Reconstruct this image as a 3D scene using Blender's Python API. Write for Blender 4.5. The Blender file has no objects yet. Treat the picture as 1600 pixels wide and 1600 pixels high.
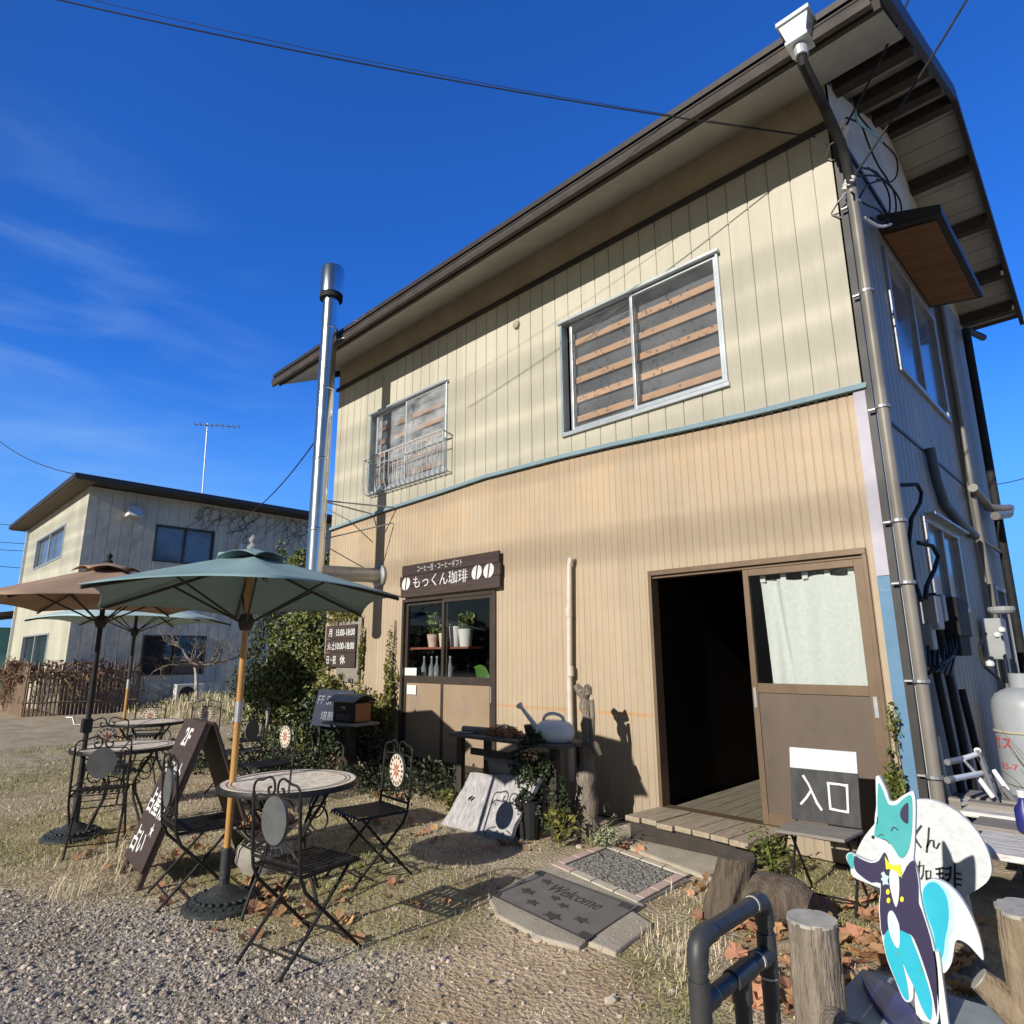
import bpy, math, random
from mathutils import Vector, Matrix, noise
R = math.radians
PI = math.pi
random.seed(7)
rnd = random.uniform
sc = bpy.context.scene
col = sc.collection

# ------------------------------------------------------------------ camera
CAM = Vector((1.3314, -5.3237, 1.5))
FPX = 1005.15                       # focal length in pixels of a 1600 px wide frame
YAW, PIT, ROL = -0.7772, 0.2210, -0.0055
fwd = Vector((math.sin(YAW)*math.cos(PIT), math.cos(YAW)*math.cos(PIT), math.sin(PIT)))
rgt = Vector((math.cos(YAW), -math.sin(YAW), 0))
upv = rgt.cross(fwd)
c_, s_ = math.cos(ROL), math.sin(ROL)
rgt, upv = c_*rgt + s_*upv, -s_*rgt + c_*upv
cam_d = bpy.data.cameras.new('camera')
cam_d.sensor_width = 36.0
cam_d.lens = FPX/1600*36
cam_d.clip_start = 0.05
cam_d.clip_end = 2000
cam = bpy.data.objects.new('camera', cam_d)
col.objects.link(cam)
M3 = Matrix((rgt, upv, -fwd)).transposed()
cam.matrix_world = Matrix.Translation(CAM) @ M3.to_4x4()
sc.camera = cam

# ------------------------------------------------------------------ sky, sun, exposure
SUN_TRAVEL = Vector((-0.035, 1.0, -0.44)).normalized()
SUN_EL = math.asin(-SUN_TRAVEL.z)
w = bpy.data.worlds.new('World')
sc.world = w
w.use_nodes = True
wt = w.node_tree
wt.nodes.clear()
n_out = wt.nodes.new('ShaderNodeOutputWorld')
n_bg = wt.nodes.new('ShaderNodeBackground')
n_sky = wt.nodes.new('ShaderNodeTexSky')
n_sky.sky_type = 'NISHITA'
n_sky.sun_disc = False
n_sky.sun_elevation = SUN_EL
n_sky.sun_rotation = math.atan2(-SUN_TRAVEL.x, -SUN_TRAVEL.y)
n_sky.altitude = 300
n_sky.air_density = 1.0
n_sky.dust_density = 0.0
n_sky.ozone_density = 3.0
n_bg.inputs['Strength'].default_value = 0.069
tc = wt.nodes.new('ShaderNodeTexCoord')
mp = wt.nodes.new('ShaderNodeMapping')
mp.inputs['Rotation'].default_value = (R(35), R(12), R(44))
mp.inputs['Scale'].default_value = (2.2, 2.2, 10.0)
nz = wt.nodes.new('ShaderNodeTexNoise')
nz.inputs['Scale'].default_value = 1.6
nz.inputs['Detail'].default_value = 7
nz.inputs['Roughness'].default_value = 0.55
nz.inputs['Distortion'].default_value = 0.5
rp = wt.nodes.new('ShaderNodeValToRGB')
rp.color_ramp.elements[0].position = 0.43
rp.color_ramp.elements[1].position = 0.78
dotn = wt.nodes.new('ShaderNodeVectorMath'); dotn.operation = 'DOT_PRODUCT'
dotn.inputs[1].default_value = (-0.95, 0.06, 0.22)
rp2 = wt.nodes.new('ShaderNodeValToRGB')
rp2.color_ramp.elements[0].position = 0.88
rp2.color_ramp.elements[1].position = 1.0
mul = wt.nodes.new('ShaderNodeMath'); mul.operation = 'MULTIPLY'
mul2 = wt.nodes.new('ShaderNodeMath'); mul2.operation = 'MULTIPLY'; mul2.inputs[1].default_value = 0.48
hsv = wt.nodes.new('ShaderNodeMixRGB'); hsv.blend_type = 'MULTIPLY'; 
hsv.inputs['Color2'].default_value = (0.36, 1.30, 2.95, 1)
sid = wt.nodes.new('ShaderNodeMapRange'); sid.interpolation_type = 'SMOOTHSTEP'      # deep blue only on the side away from the sun
sid.inputs[1].default_value = -0.45; sid.inputs[2].default_value = 0.15
mixc = wt.nodes.new('ShaderNodeMixRGB')
mixc.inputs['Color2'].default_value = (5.0, 7.8, 12.0, 1)
L = wt.links.new
L(tc.outputs['Generated'], mp.inputs['Vector']); L(mp.outputs[0], nz.inputs['Vector'])
L(nz.outputs['Fac'], rp.inputs[0]); L(tc.outputs['Generated'], dotn.inputs[0]); L(dotn.outputs['Value'], rp2.inputs[0])
L(rp.outputs[0], mul.inputs[0]); L(rp2.outputs[0], mul.inputs[1]); L(mul.outputs[0], mul2.inputs[0])
L(n_sky.outputs[0], hsv.inputs['Color1']); L(mul2.outputs[0], mixc.inputs['Fac'])
sepd = wt.nodes.new('ShaderNodeSeparateXYZ'); L(tc.outputs['Generated'], sepd.inputs[0])
mrz = wt.nodes.new('ShaderNodeMapRange'); mrz.inputs[1].default_value = 0.0; mrz.inputs[2].default_value = 0.42; mrz.inputs[3].default_value = 1.0; mrz.inputs[4].default_value = 0.0
mrz.interpolation_type = 'SMOOTHSTEP'
L(sepd.outputs['Z'], mrz.inputs[0])
mixh = wt.nodes.new('ShaderNodeMixRGB'); mixh.inputs['Color2'].default_value = (2.3, 6.2, 12.2, 1)
mrm = wt.nodes.new('ShaderNodeMath'); mrm.operation = 'MULTIPLY'; mrm.inputs[1].default_value = 0.9; L(sepd.outputs['Y'], sid.inputs[0])
mrs = wt.nodes.new('ShaderNodeMath'); mrs.operation = 'MULTIPLY'; mxs = wt.nodes.new('ShaderNodeMixRGB'); mxs.inputs['Color1'].default_value = (0.55, 0.55, 0.55, 1); mxs.inputs['Color2'].default_value = (0.38, 1.32, 2.95, 1); L(sid.outputs[0], mxs.inputs['Fac']); L(mxs.outputs[0], hsv.inputs['Color2']); hsv.inputs['Fac'].default_value = 1.0
L(mrz.outputs[0], mrm.inputs[0]); L(mrm.outputs[0], mrs.inputs[0]); L(sid.outputs[0], mrs.inputs[1]); L(mrs.outputs[0], mixh.inputs['Fac']); L(hsv.outputs[0], mixh.inputs['Color1']); L(mixh.outputs[0], mixc.inputs['Color1'])
L(mixc.outputs[0], n_bg.inputs['Color']); L(n_bg.outputs[0], n_out.inputs['Surface'])
sun_d = bpy.data.lights.new('sun', 'SUN')
sun_d.energy = 5.0
sun_d.angle = R(0.53)
sun_d.color = (1.0, 0.945, 0.86)
sun = bpy.data.objects.new('sun', sun_d)
col.objects.link(sun)
sun.rotation_euler = SUN_TRAVEL.to_track_quat('-Z', 'Y').to_euler()
sc.view_settings.view_transform = 'Standard'
sc.view_settings.look = 'None'
sc.view_settings.exposure = 0.16
sc.view_settings.gamma = 1.0
sc.view_settings.use_curve_mapping = False

# ------------------------------------------------------------------ measuring helpers (photo pixel -> point on a known plane)
def ray(x, y):
    return (fwd*FPX + rgt*(x-800) + upv*(800-y)).normalized()
def F(x, y, Y=0.0):
    d = ray(x, y); return CAM + d*((Y-CAM.y)/d.y)
def G(x, y, z=0.0):
    d = ray(x, y); return CAM + d*((z-CAM.z)/d.z)
def X(x, y, X0=0.0):
    d = ray(x, y); return CAM + d*((X0-CAM.x)/d.x)

# ------------------------------------------------------------------ materials
def mat(name, c1, c2=None, scale=6.0, rough=0.7, metal=0.0, bump=0.0, bscale=40.0, stretch=(1, 1, 1), c3=None, s3=1.2, f3=(0.5, 0.75),
        island=0.0, spec=0.5, detail=6, trans=0.0):
    m = bpy.data.materials.new(name)
    m.use_nodes = True
    nt = m.node_tree
    b = nt.nodes['Principled BSDF']
    b.inputs['Roughness'].default_value = rough
    b.inputs['Metallic'].default_value = metal
    b.inputs['Specular IOR Level'].default_value = spec
    k = nt.links.new
    t = nt.nodes.new('ShaderNodeTexCoord')
    mpn = nt.nodes.new('ShaderNodeMapping')
    mpn.inputs['Scale'].default_value = stretch
    k(t.outputs['Object'], mpn.inputs['Vector'])
    c = (*c1, 1)
    last = None
    if c2:
        n = nt.nodes.new('ShaderNodeTexNoise')
        n.inputs['Scale'].default_value = scale; n.inputs['Detail'].default_value = detail; n.inputs['Roughness'].default_value = 0.62
        k(mpn.outputs[0], n.inputs['Vector'])
        r = nt.nodes.new('ShaderNodeValToRGB')
        r.color_ramp.elements[0].position = 0.33; r.color_ramp.elements[1].position = 0.68
        r.color_ramp.elements[0].color = (*c1, 1); r.color_ramp.elements[1].color = (*c2, 1)
        k(n.outputs['Fac'], r.inputs[0]); last = r.outputs[0]
    if c3:
        n = nt.nodes.new('ShaderNodeTexNoise')
        n.inputs['Scale'].default_value = s3; n.inputs['Detail'].default_value = 8; n.inputs['Roughness'].default_value = 0.68
        k(mpn.outputs[0], n.inputs['Vector'])
        r = nt.nodes.new('ShaderNodeValToRGB')
        r.color_ramp.elements[0].position = f3[0]; r.color_ramp.elements[1].position = f3[1]
        k(n.outputs['Fac'], r.inputs[0])
        mx = nt.nodes.new('ShaderNodeMixRGB')
        mx.inputs['Color1'].default_value = c; mx.inputs['Color2'].default_value = (*c3, 1)
        if last: k(last, mx.inputs['Color1'])
        k(r.outputs[0], mx.inputs['Fac']); last = mx.outputs[0]
    if island:
        g = nt.nodes.new('ShaderNodeNewGeometry')
        h = nt.nodes.new('ShaderNodeHueSaturation')
        h.inputs['Color'].default_value = c
        if last: k(last, h.inputs['Color'])
        mr = nt.nodes.new('ShaderNodeMapRange')
        mr.inputs[3].default_value = 1-island; mr.inputs[4].default_value = 1+island
        k(g.outputs['Random Per Island'], mr.inputs[0]); k(mr.outputs[0], h.inputs['Value'])
        mr2 = nt.nodes.new('ShaderNodeMapRange')
        mr2.inputs[3].default_value = 0.5-island*0.05; mr2.inputs[4].default_value = 0.5+island*0.04
        mm = nt.nodes.new('ShaderNodeMath'); mm.operation = 'MULTIPLY'; mm.inputs[1].default_value = 7.31
        fr = nt.nodes.new('ShaderNodeMath'); fr.operation = 'FRACT'
        k(g.outputs['Random Per Island'], mm.inputs[0]); k(mm.outputs[0], fr.inputs[0]); k(fr.outputs[0], mr2.inputs[0])
        k(mr2.outputs[0], h.inputs['Hue']); last = h.outputs[0]
    if last: k(last, b.inputs['Base Color'])
    else: b.inputs['Base Color'].default_value = c
    if bump:
        n = nt.nodes.new('ShaderNodeTexNoise')
        n.inputs['Scale'].default_value = bscale; n.inputs['Detail'].default_value = 5
        k(mpn.outputs[0], n.inputs['Vector'])
        bp = nt.nodes.new('ShaderNodeBump')
        bp.inputs['Strength'].default_value = min(1.0, bump); bp.inputs['Distance'].default_value = 0.02
        k(n.outputs['Fac'], bp.inputs['Height']); k(bp.outputs[0], b.inputs['Normal'])
    if trans:
        b.inputs['Alpha'].default_value = 1
        tr = nt.nodes.new('ShaderNodeBsdfTranslucent'); ms = nt.nodes.new('ShaderNodeMixShader')
        ms.inputs[0].default_value = trans
        if last: k(last, tr.inputs['Color'])
        else: tr.inputs['Color'].default_value = c
        k(b.outputs[0], ms.inputs[1]); k(tr.outputs[0], ms.inputs[2]); k(ms.outputs[0], nt.nodes['Material Output'].inputs['Surface'])
    return m

def glass(name, tint=(0.9, 0.92, 0.92), refl=0.14, rough=0.03, bump=0.0, bscale=120):
    m = bpy.data.materials.new(name); m.use_nodes = True
    nt = m.node_tree; nt.nodes.clear(); k = nt.links.new
    o = nt.nodes.new('ShaderNodeOutputMaterial'); ms = nt.nodes.new('ShaderNodeMixShader')
    t = nt.nodes.new('ShaderNodeBsdfTransparent'); t.inputs[0].default_value = (*tint, 1)
    g = nt.nodes.new('ShaderNodeBsdfGlossy'); g.inputs['Roughness'].default_value = rough
    fr = nt.nodes.new('ShaderNodeLayerWeight'); fr.inputs[0].default_value = 0.5
    pw = nt.nodes.new('ShaderNodeMath'); pw.operation = 'POWER'; pw.inputs[1].default_value = 4.0
    ad = nt.nodes.new('ShaderNodeMath'); ad.operation = 'ADD'; ad.inputs[1].default_value = refl; ad.use_clamp = True
    k(fr.outputs['Facing'], pw.inputs[0]); k(pw.outputs[0], ad.inputs[0]); k(ad.outputs[0], ms.inputs[0])
    if bump:
        tcn = nt.nodes.new('ShaderNodeTexCoord'); n = nt.nodes.new('ShaderNodeTexNoise'); n.inputs['Scale'].default_value = bscale
        bp = nt.nodes.new('ShaderNodeBump'); bp.inputs['Strength'].default_value = bump; bp.inputs['Distance'].default_value = 0.01
        k(tcn.outputs['Object'], n.inputs['Vector']); k(n.outputs['Fac'], bp.inputs['Height']); k(bp.outputs[0], g.inputs['Normal'])
    k(t.outputs[0], ms.inputs[1]); k(g.outputs[0], ms.inputs[2]); k(ms.outputs[0], o.inputs['Surface'])
    return m

def siding_mat(name, base, dirt, rust, rust_z=None, streak=0.5, bottom=None, soft=None, panel=0.604):
    m = bpy.data.materials.new(name); m.use_nodes = True
    nt = m.node_tree; k = nt.links.new; b = nt.nodes['Principled BSDF']
    b.inputs['Roughness'].default_value = 0.55
    t = nt.nodes.new('ShaderNodeTexCoord')
    def nse(scale, st, lo, hi, det=7):
        mpn = nt.nodes.new('ShaderNodeMapping'); mpn.inputs['Scale'].default_value = st
        n = nt.nodes.new('ShaderNodeTexNoise'); n.inputs['Scale'].default_value = scale; n.inputs['Detail'].default_value = det
        n.inputs['Roughness'].default_value = 0.65
        r = nt.nodes.new('ShaderNodeValToRGB'); r.color_ramp.elements[0].position = lo; r.color_ramp.elements[1].position = hi
        k(t.outputs['Object'], mpn.inputs['Vector']); k(mpn.outputs[0], n.inputs['Vector']); k(n.outputs['Fac'], r.inputs[0])
        return r.outputs[0]
    def mix(c1, c2, f, amt=1.0):
        mx = nt.nodes.new('ShaderNodeMixRGB')
        if isinstance(c1, tuple): mx.inputs['Color1'].default_value = (*c1, 1)
        else: k(c1, mx.inputs['Color1'])
        mx.inputs['Color2'].default_value = (*c2, 1)
        mu = nt.nodes.new('ShaderNodeMath'); mu.operation = 'MULTIPLY'; mu.inputs[1].default_value = amt
        k(f, mu.inputs[0]); k(mu.outputs[0], mx.inputs['Fac'])
        return mx.outputs[0]
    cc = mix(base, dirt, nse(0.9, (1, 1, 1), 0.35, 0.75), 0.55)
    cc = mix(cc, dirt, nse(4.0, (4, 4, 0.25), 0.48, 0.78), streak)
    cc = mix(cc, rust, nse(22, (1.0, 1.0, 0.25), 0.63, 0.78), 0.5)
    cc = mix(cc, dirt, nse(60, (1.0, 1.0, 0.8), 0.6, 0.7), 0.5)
    sep = nt.nodes.new('ShaderNodeSeparateXYZ'); k(t.outputs['Object'], sep.inputs[0])
    if rust_z:
        s = nt.nodes.new('ShaderNodeMath'); s.operation = 'SUBTRACT'; s.inputs[1].default_value = rust_z; k(sep.outputs['Z'], s.inputs[0])
        a = nt.nodes.new('ShaderNodeMath'); a.operation = 'ABSOLUTE'; k(s.outputs[0], a.inputs[0])
        r = nt.nodes.new('ShaderNodeMapRange'); r.inputs[1].default_value = 0.003; r.inputs[2].default_value = 0.022; r.inputs[3].default_value = 1; r.inputs[4].default_value = 0
        k(a.outputs[0], r.inputs[0])
        mu = nt.nodes.new('ShaderNodeMath'); mu.operation = 'MULTIPLY'; k(r.outputs[0], mu.inputs[0]); k(nse(9, (1, 1, 1), 0.3, 0.65), mu.inputs[1])
        cc = mix(cc, rust, mu.outputs[0], 0.97)
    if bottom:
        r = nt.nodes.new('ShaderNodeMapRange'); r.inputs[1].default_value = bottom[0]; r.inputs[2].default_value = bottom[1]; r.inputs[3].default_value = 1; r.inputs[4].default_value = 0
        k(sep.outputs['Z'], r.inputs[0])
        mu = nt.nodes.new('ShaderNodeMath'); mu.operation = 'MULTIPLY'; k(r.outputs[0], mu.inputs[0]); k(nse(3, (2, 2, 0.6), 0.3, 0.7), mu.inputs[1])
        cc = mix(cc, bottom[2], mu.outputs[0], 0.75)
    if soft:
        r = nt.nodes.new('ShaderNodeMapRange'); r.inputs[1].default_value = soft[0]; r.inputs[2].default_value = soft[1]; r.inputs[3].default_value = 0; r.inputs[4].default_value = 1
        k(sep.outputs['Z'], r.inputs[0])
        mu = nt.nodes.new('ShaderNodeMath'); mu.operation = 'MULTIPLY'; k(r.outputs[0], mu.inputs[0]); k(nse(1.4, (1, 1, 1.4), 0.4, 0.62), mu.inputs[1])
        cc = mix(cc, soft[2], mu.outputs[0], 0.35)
    ad = nt.nodes.new('ShaderNodeMath'); ad.operation = 'ADD'; k(sep.outputs['X'], ad.inputs[0]); k(sep.outputs['Y'], ad.inputs[1])
    dv = nt.nodes.new('ShaderNodeMath'); dv.operation = 'DIVIDE'; dv.inputs[1].default_value = panel; k(ad.outputs[0], dv.inputs[0])
    fl_ = nt.nodes.new('ShaderNodeMath'); fl_.operation = 'FLOOR'; k(dv.outputs[0], fl_.inputs[0])
    wn = nt.nodes.new('ShaderNodeTexWhiteNoise'); wn.noise_dimensions = '1D'; k(fl_.outputs[0], wn.inputs['W'])
    mr = nt.nodes.new('ShaderNodeMapRange'); mr.inputs[3].default_value = 0.90; mr.inputs[4].default_value = 1.06; k(wn.outputs['Value'], mr.inputs[0])
    hs_ = nt.nodes.new('ShaderNodeHueSaturation'); k(cc, hs_.inputs['Color']); k(mr.outputs[0], hs_.inputs['Value']); cc = hs_.outputs[0]
    k(cc, b.inputs['Base Color'])
    n = nt.nodes.new('ShaderNodeTexNoise'); n.inputs['Scale'].default_value = 2.2; k(t.outputs['Object'], n.inputs['Vector'])
    bp = nt.nodes.new('ShaderNodeBump'); bp.inputs['Strength'].default_value = 0.55; bp.inputs['Distance'].default_value = 0.035
    k(n.outputs['Fac'], bp.inputs['Height']); k(bp.outputs[0], b.inputs['Normal'])
    return m

m_upper = siding_mat('cream_siding', (0.515, 0.485, 0.385), (0.385, 0.35, 0.265), (0.36, 0.22, 0.10), streak=0.5)
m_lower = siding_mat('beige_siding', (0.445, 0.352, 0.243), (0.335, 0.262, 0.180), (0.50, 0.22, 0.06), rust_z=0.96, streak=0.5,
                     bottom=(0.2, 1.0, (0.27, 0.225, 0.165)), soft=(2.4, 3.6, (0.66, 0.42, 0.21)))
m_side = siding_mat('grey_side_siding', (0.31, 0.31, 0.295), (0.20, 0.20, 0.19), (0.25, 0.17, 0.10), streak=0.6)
m_nb = siding_mat('pale_siding', (0.56, 0.54, 0.43), (0.343, 0.328, 0.265), (0.30, 0.22, 0.12), streak=0.3)
m_frieze = mat('cream_board', (0.391, 0.34, 0.238), (0.306, 0.255, 0.17), 2.0, 0.8)
m_soffit = mat('soffit_board', (0.391, 0.383, 0.348), (0.306, 0.297, 0.264), 3.0, 0.8)
m_roof = mat('dark_roof_metal', (0.022, 0.02, 0.019), (0.035, 0.03, 0.028), 8, 0.5)
m_gutter = mat('brown_gutter', (0.055, 0.046, 0.042), (0.085, 0.072, 0.064), 5, 0.35)
m_darkwood = mat('dark_timber', (0.03, 0.024, 0.02), (0.05, 0.04, 0.03), 6, 0.8)
m_alu = mat('aluminium', (0.62, 0.66, 0.68), (0.5, 0.54, 0.57), 5, 0.35, 0.5)
m_bronze = mat('bronze_frame', (0.20, 0.14, 0.09), (0.16, 0.11, 0.07), 6, 0.4, 0.3)
m_bronze_dk = mat('dark_bronze_frame', (0.055, 0.042, 0.033), (0.075, 0.06, 0.048), 6, 0.4, 0.3)
m_panel = mat('brown_panel', (0.128, 0.095, 0.071), (0.1, 0.074, 0.054), 2.5, 0.5, c3=(0.08, 0.066, 0.056), s3=5, f3=(0.55, 0.72), stretch=(1, 1, 0.5))
m_panel_tan = mat('tan_panel', (0.32, 0.232, 0.152), (0.272, 0.2, 0.132), 2.0, 0.5, c3=(0.21, 0.18, 0.15), s3=2.2, f3=(0.52, 0.75))
m_blue = mat('blue_paint', (0.111, 0.23, 0.357), (0.076, 0.178, 0.297), 5, 0.6, c3=(0.30, 0.36, 0.42), s3=8, f3=(0.62, 0.75))
m_bluetrim = mat('blue_grey_trim', (0.25, 0.36, 0.41), (0.20, 0.30, 0.35), 4, 0.5)
m_lav = mat('lavender_paint', (0.464, 0.44, 0.504), (0.384, 0.368, 0.432), 4, 0.6)
m_pvc = mat('cream_pvc', (0.62, 0.56, 0.47), (0.52, 0.46, 0.38), 8, 0.5)
m_pipe = mat('grey_brown_pipe', (0.22, 0.20, 0.175), (0.17, 0.155, 0.135), 4, 0.45)
m_steel = mat('chimney_steel', (0.72, 0.75, 0.78), (0.62, 0.66, 0.70), 3, 0.22, 1.0)
m_steel_dull = mat('dull_steel', (0.45, 0.46, 0.47), (0.32, 0.33, 0.34), 6, 0.5, 0.8)
m_black = mat('black_plastic', (0.018, 0.018, 0.018), (0.03, 0.03, 0.03), 10, 0.7, spec=0.2)
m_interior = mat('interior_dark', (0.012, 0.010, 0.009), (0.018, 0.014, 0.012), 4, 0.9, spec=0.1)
m_floorwood = mat('worn_floorboards', (0.30, 0.26, 0.19), (0.14, 0.12, 0.085), 5, 0.8, stretch=(10, 0.5, 1), bump=0.3)
m_curtain = mat('white_curtain', (0.592, 0.616, 0.576), (0.512, 0.544, 0.504), 30, 0.9, bump=0.2, bscale=90)
m_glass = glass('window_glass', (0.95, 0.96, 0.96), 0.04)
m_frost = glass('frosted_glass', (0.95, 0.96, 0.96), 0.02, 0.15, 0.25, 160)
def blotch_glass(name, lo=0.05, hi=0.42):
    m = glass(name, (0.95, 0.96, 0.96), 0.02, 0.12, 0.2, 160); nt = m.node_tree; k = nt.links.new
    o = [n for n in nt.nodes if n.type == 'OUTPUT_MATERIAL'][0]; src = o.inputs['Surface'].links[0].from_socket
    d = nt.nodes.new('ShaderNodeBsdfDiffuse'); d.inputs[0].default_value = (0.62, 0.64, 0.66, 1)
    t = nt.nodes.new('ShaderNodeTexCoord'); mpn = nt.nodes.new('ShaderNodeMapping'); mpn.inputs['Scale'].default_value = (1, 1, 1.6)
    n = nt.nodes.new('ShaderNodeTexNoise'); n.inputs['Scale'].default_value = 2.6; n.inputs['Detail'].default_value = 3
    r = nt.nodes.new('ShaderNodeValToRGB'); r.color_ramp.elements[0].position = 0.38; r.color_ramp.elements[1].position = 0.68; r.color_ramp.elements[0].color = (lo, lo, lo, 1); r.color_ramp.elements[1].color = (hi, hi, hi, 1)
    ms = nt.nodes.new('ShaderNodeMixShader'); k(t.outputs['Object'], mpn.inputs['Vector']); k(mpn.outputs[0], n.inputs['Vector']); k(n.outputs['Fac'], r.inputs[0]); k(r.outputs[0], ms.inputs[0]); k(src, ms.inputs[1]); k(d.outputs[0], ms.inputs[2]); k(ms.outputs[0], o.inputs['Surface'])
    return m
m_blotch_glass = blotch_glass('cloud_reflection_glass')  # white blotches painted in for cloudy reflections on the left window
m_frost2 = blotch_glass('patterned_frosted_glass', 0.03, 0.07)
m_darkglass = mat('dark_glass', (0.02, 0.024, 0.03), None, rough=0.06, spec=0.8)
m_bluegrey_glass = mat('blue_grey_glass', (0.10, 0.13, 0.17), (0.16, 0.19, 0.24), 3, 0.12, spec=0.8)  # mottled blue-grey set directly as the pane colour
m_board_grey = mat('grey_screen', (0.065, 0.066, 0.074), (0.092, 0.092, 0.10), 60, 0.5)
m_slat = mat('orange_slat', (0.62, 0.355, 0.20), (0.54, 0.31, 0.175), 6, 0.6)
m_blotch_screen = mat('reflection_blotch_screen', (0.16, 0.16, 0.17), (0.52, 0.52, 0.53), 3.2, 0.6, detail=3)  # pale blotches repeat the left window's reflections in the screen colour
m_white = mat('white_paint', (0.663, 0.663, 0.646), (0.595, 0.595, 0.578), 8, 0.6)
m_text = mat('white_lettering', (0.68, 0.68, 0.663), (0.578, 0.578, 0.561), 25, 0.7)
m_signwood = mat('dark_brown_sign_board', (0.038, 0.023, 0.020), (0.060, 0.037, 0.031), 4, 0.65, stretch=(1, 1, 9), bump=0.15, c3=(0.12, 0.085, 0.07), s3=7, f3=(0.66, 0.8))
m_iron = mat('black_iron', (0.011, 0.011, 0.011), (0.026, 0.023, 0.021), 30, 0.5, 0.0, spec=0.25)
m_discback = mat('grey_disc_back', (0.075, 0.08, 0.082), (0.10, 0.105, 0.105), 6, 0.6, c3=(0.05, 0.055, 0.05), s3=9)
m_cream_tile = mat('cream_tile', (0.68, 0.62, 0.50), (0.58, 0.52, 0.42), 14, 0.5)
m_red_tile = mat('red_tile', (0.33, 0.10, 0.07), (0.42, 0.15, 0.10), 20, 0.5)
m_dark_tile = mat('dark_tile', (0.09, 0.06, 0.05), (0.13, 0.09, 0.075), 20, 0.5)
m_polewood = mat('varnished_wood', (0.42, 0.21, 0.06), (0.52, 0.29, 0.09), 5, 0.35, stretch=(6, 6, 0.6), c3=(0.20, 0.10, 0.03), s3=3)
m_green_cloth = mat('grey_green_canvas', (0.185, 0.285, 0.295), (0.21, 0.315, 0.32), 3, 0.85, c3=(0.14, 0.21, 0.21), s3=1.6, f3=(0.55, 0.8), bump=0.25, bscale=5)
m_pale_cloth = mat('pale_green_canvas', (0.36, 0.49, 0.49), (0.40, 0.53, 0.53), 3, 0.85)
m_brown_cloth = mat('brown_canvas', (0.30, 0.20, 0.13), (0.35, 0.235, 0.155), 2.5, 0.9, c3=(0.20, 0.11, 0.075), s3=2, f3=(0.5, 0.7))
m_castiron = mat('cast_base', (0.022, 0.026, 0.028), (0.045, 0.05, 0.05), 30, 0.5, bump=0.3, bscale=60)
m_oldwood = mat('weathered_wood', (0.30, 0.275, 0.24), (0.17, 0.15, 0.125), 5, 0.85, stretch=(0.7, 9, 9), bump=0.4, bscale=20)
m_deckwood = mat('brown_deck_wood', (0.42, 0.34, 0.25), (0.26, 0.205, 0.145), 5, 0.85, stretch=(9, 0.8, 9), bump=0.3, bscale=20, c3=(0.07, 0.06, 0.05), s3=9, f3=(0.62, 0.75))
m_peel = mat('peeling_white_wood', (0.36, 0.32, 0.28), (0.80, 0.78, 0.75), 6.5, 0.85, stretch=(0.9, 7, 7), bump=0.4, bscale=18)
m_bark = mat('bark', (0.065, 0.047, 0.034), (0.15, 0.115, 0.085), 9, 0.95, stretch=(3.5, 3.5, 0.5), bump=1.0, bscale=22)
m_bark_grey = mat('grey_bark', (0.13, 0.105, 0.08), (0.30, 0.25, 0.195), 8, 0.95, stretch=(3.5, 3.5, 0.45), bump=1.0, bscale=26)
m_tan_log = mat('tan_log', (0.30, 0.23, 0.155), (0.19, 0.145, 0.095), 8, 0.95, stretch=(3.5, 3.5, 0.45), bump=0.9, bscale=22)
m_cutwood = mat('grey_cut_end', (0.462, 0.44, 0.396), (0.286, 0.264, 0.231), 18, 0.9)
m_conc = mat('concrete', (0.432, 0.384, 0.3), (0.324, 0.282, 0.216), 5, 0.95, bump=0.4, bscale=70)
m_rubber = mat('rubber_mat', (0.137, 0.13, 0.12), (0.182, 0.169, 0.15), 7, 0.85, bump=0.2, bscale=150, c3=(0.2, 0.18, 0.14), s3=3, f3=(0.6, 0.8))
m_rubber_dk = mat('dark_rubber', (0.04, 0.04, 0.04), (0.065, 0.06, 0.055), 20, 0.7)
m_pink = mat('pink_paver', (0.55, 0.40, 0.34), (0.46, 0.35, 0.30), 9, 0.9)
m_paver = mat('pale_paver', (0.572, 0.506, 0.407), (0.462, 0.407, 0.319), 9, 0.9)
m_pebble = mat('pebble', (0.19, 0.18, 0.16), None, rough=0.8, island=0.35)
m_mortar = mat('dark_mortar', (0.14, 0.135, 0.12), (0.20, 0.19, 0.165), 20, 0.95)
m_railpvc = mat('dark_grey_pipe', (0.030, 0.032, 0.035), (0.05, 0.05, 0.05), 14, 0.5, c3=(0.10, 0.095, 0.085), s3=9, f3=(0.64, 0.8))
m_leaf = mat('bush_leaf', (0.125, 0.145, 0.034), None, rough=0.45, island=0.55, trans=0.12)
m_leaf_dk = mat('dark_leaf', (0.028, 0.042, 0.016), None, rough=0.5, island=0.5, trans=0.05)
m_leaf_yel = mat('yellow_green_leaf', (0.19, 0.19, 0.045), None, rough=0.5, island=0.5, trans=0.2)
m_conifer = mat('conifer_leaf', (0.05, 0.065, 0.03), None, rough=0.7, island=0.4)
m_dryvine = mat('dry_vine', (0.15, 0.095, 0.055), None, rough=0.9, island=0.5)
m_deadleaf = mat('dead_leaf', (0.42, 0.235, 0.115), None, rough=0.75, island=0.45, trans=0.15)
m_straw = mat('straw', (0.60, 0.51, 0.34), None, rough=0.85, island=0.4)
m_grass = mat('green_grass', (0.24, 0.252, 0.072), None, rough=0.7, island=0.45, trans=0.1)
m_stone = mat('gravel_stone', (0.37, 0.315, 0.25), None, rough=0.85, island=0.62)
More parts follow.
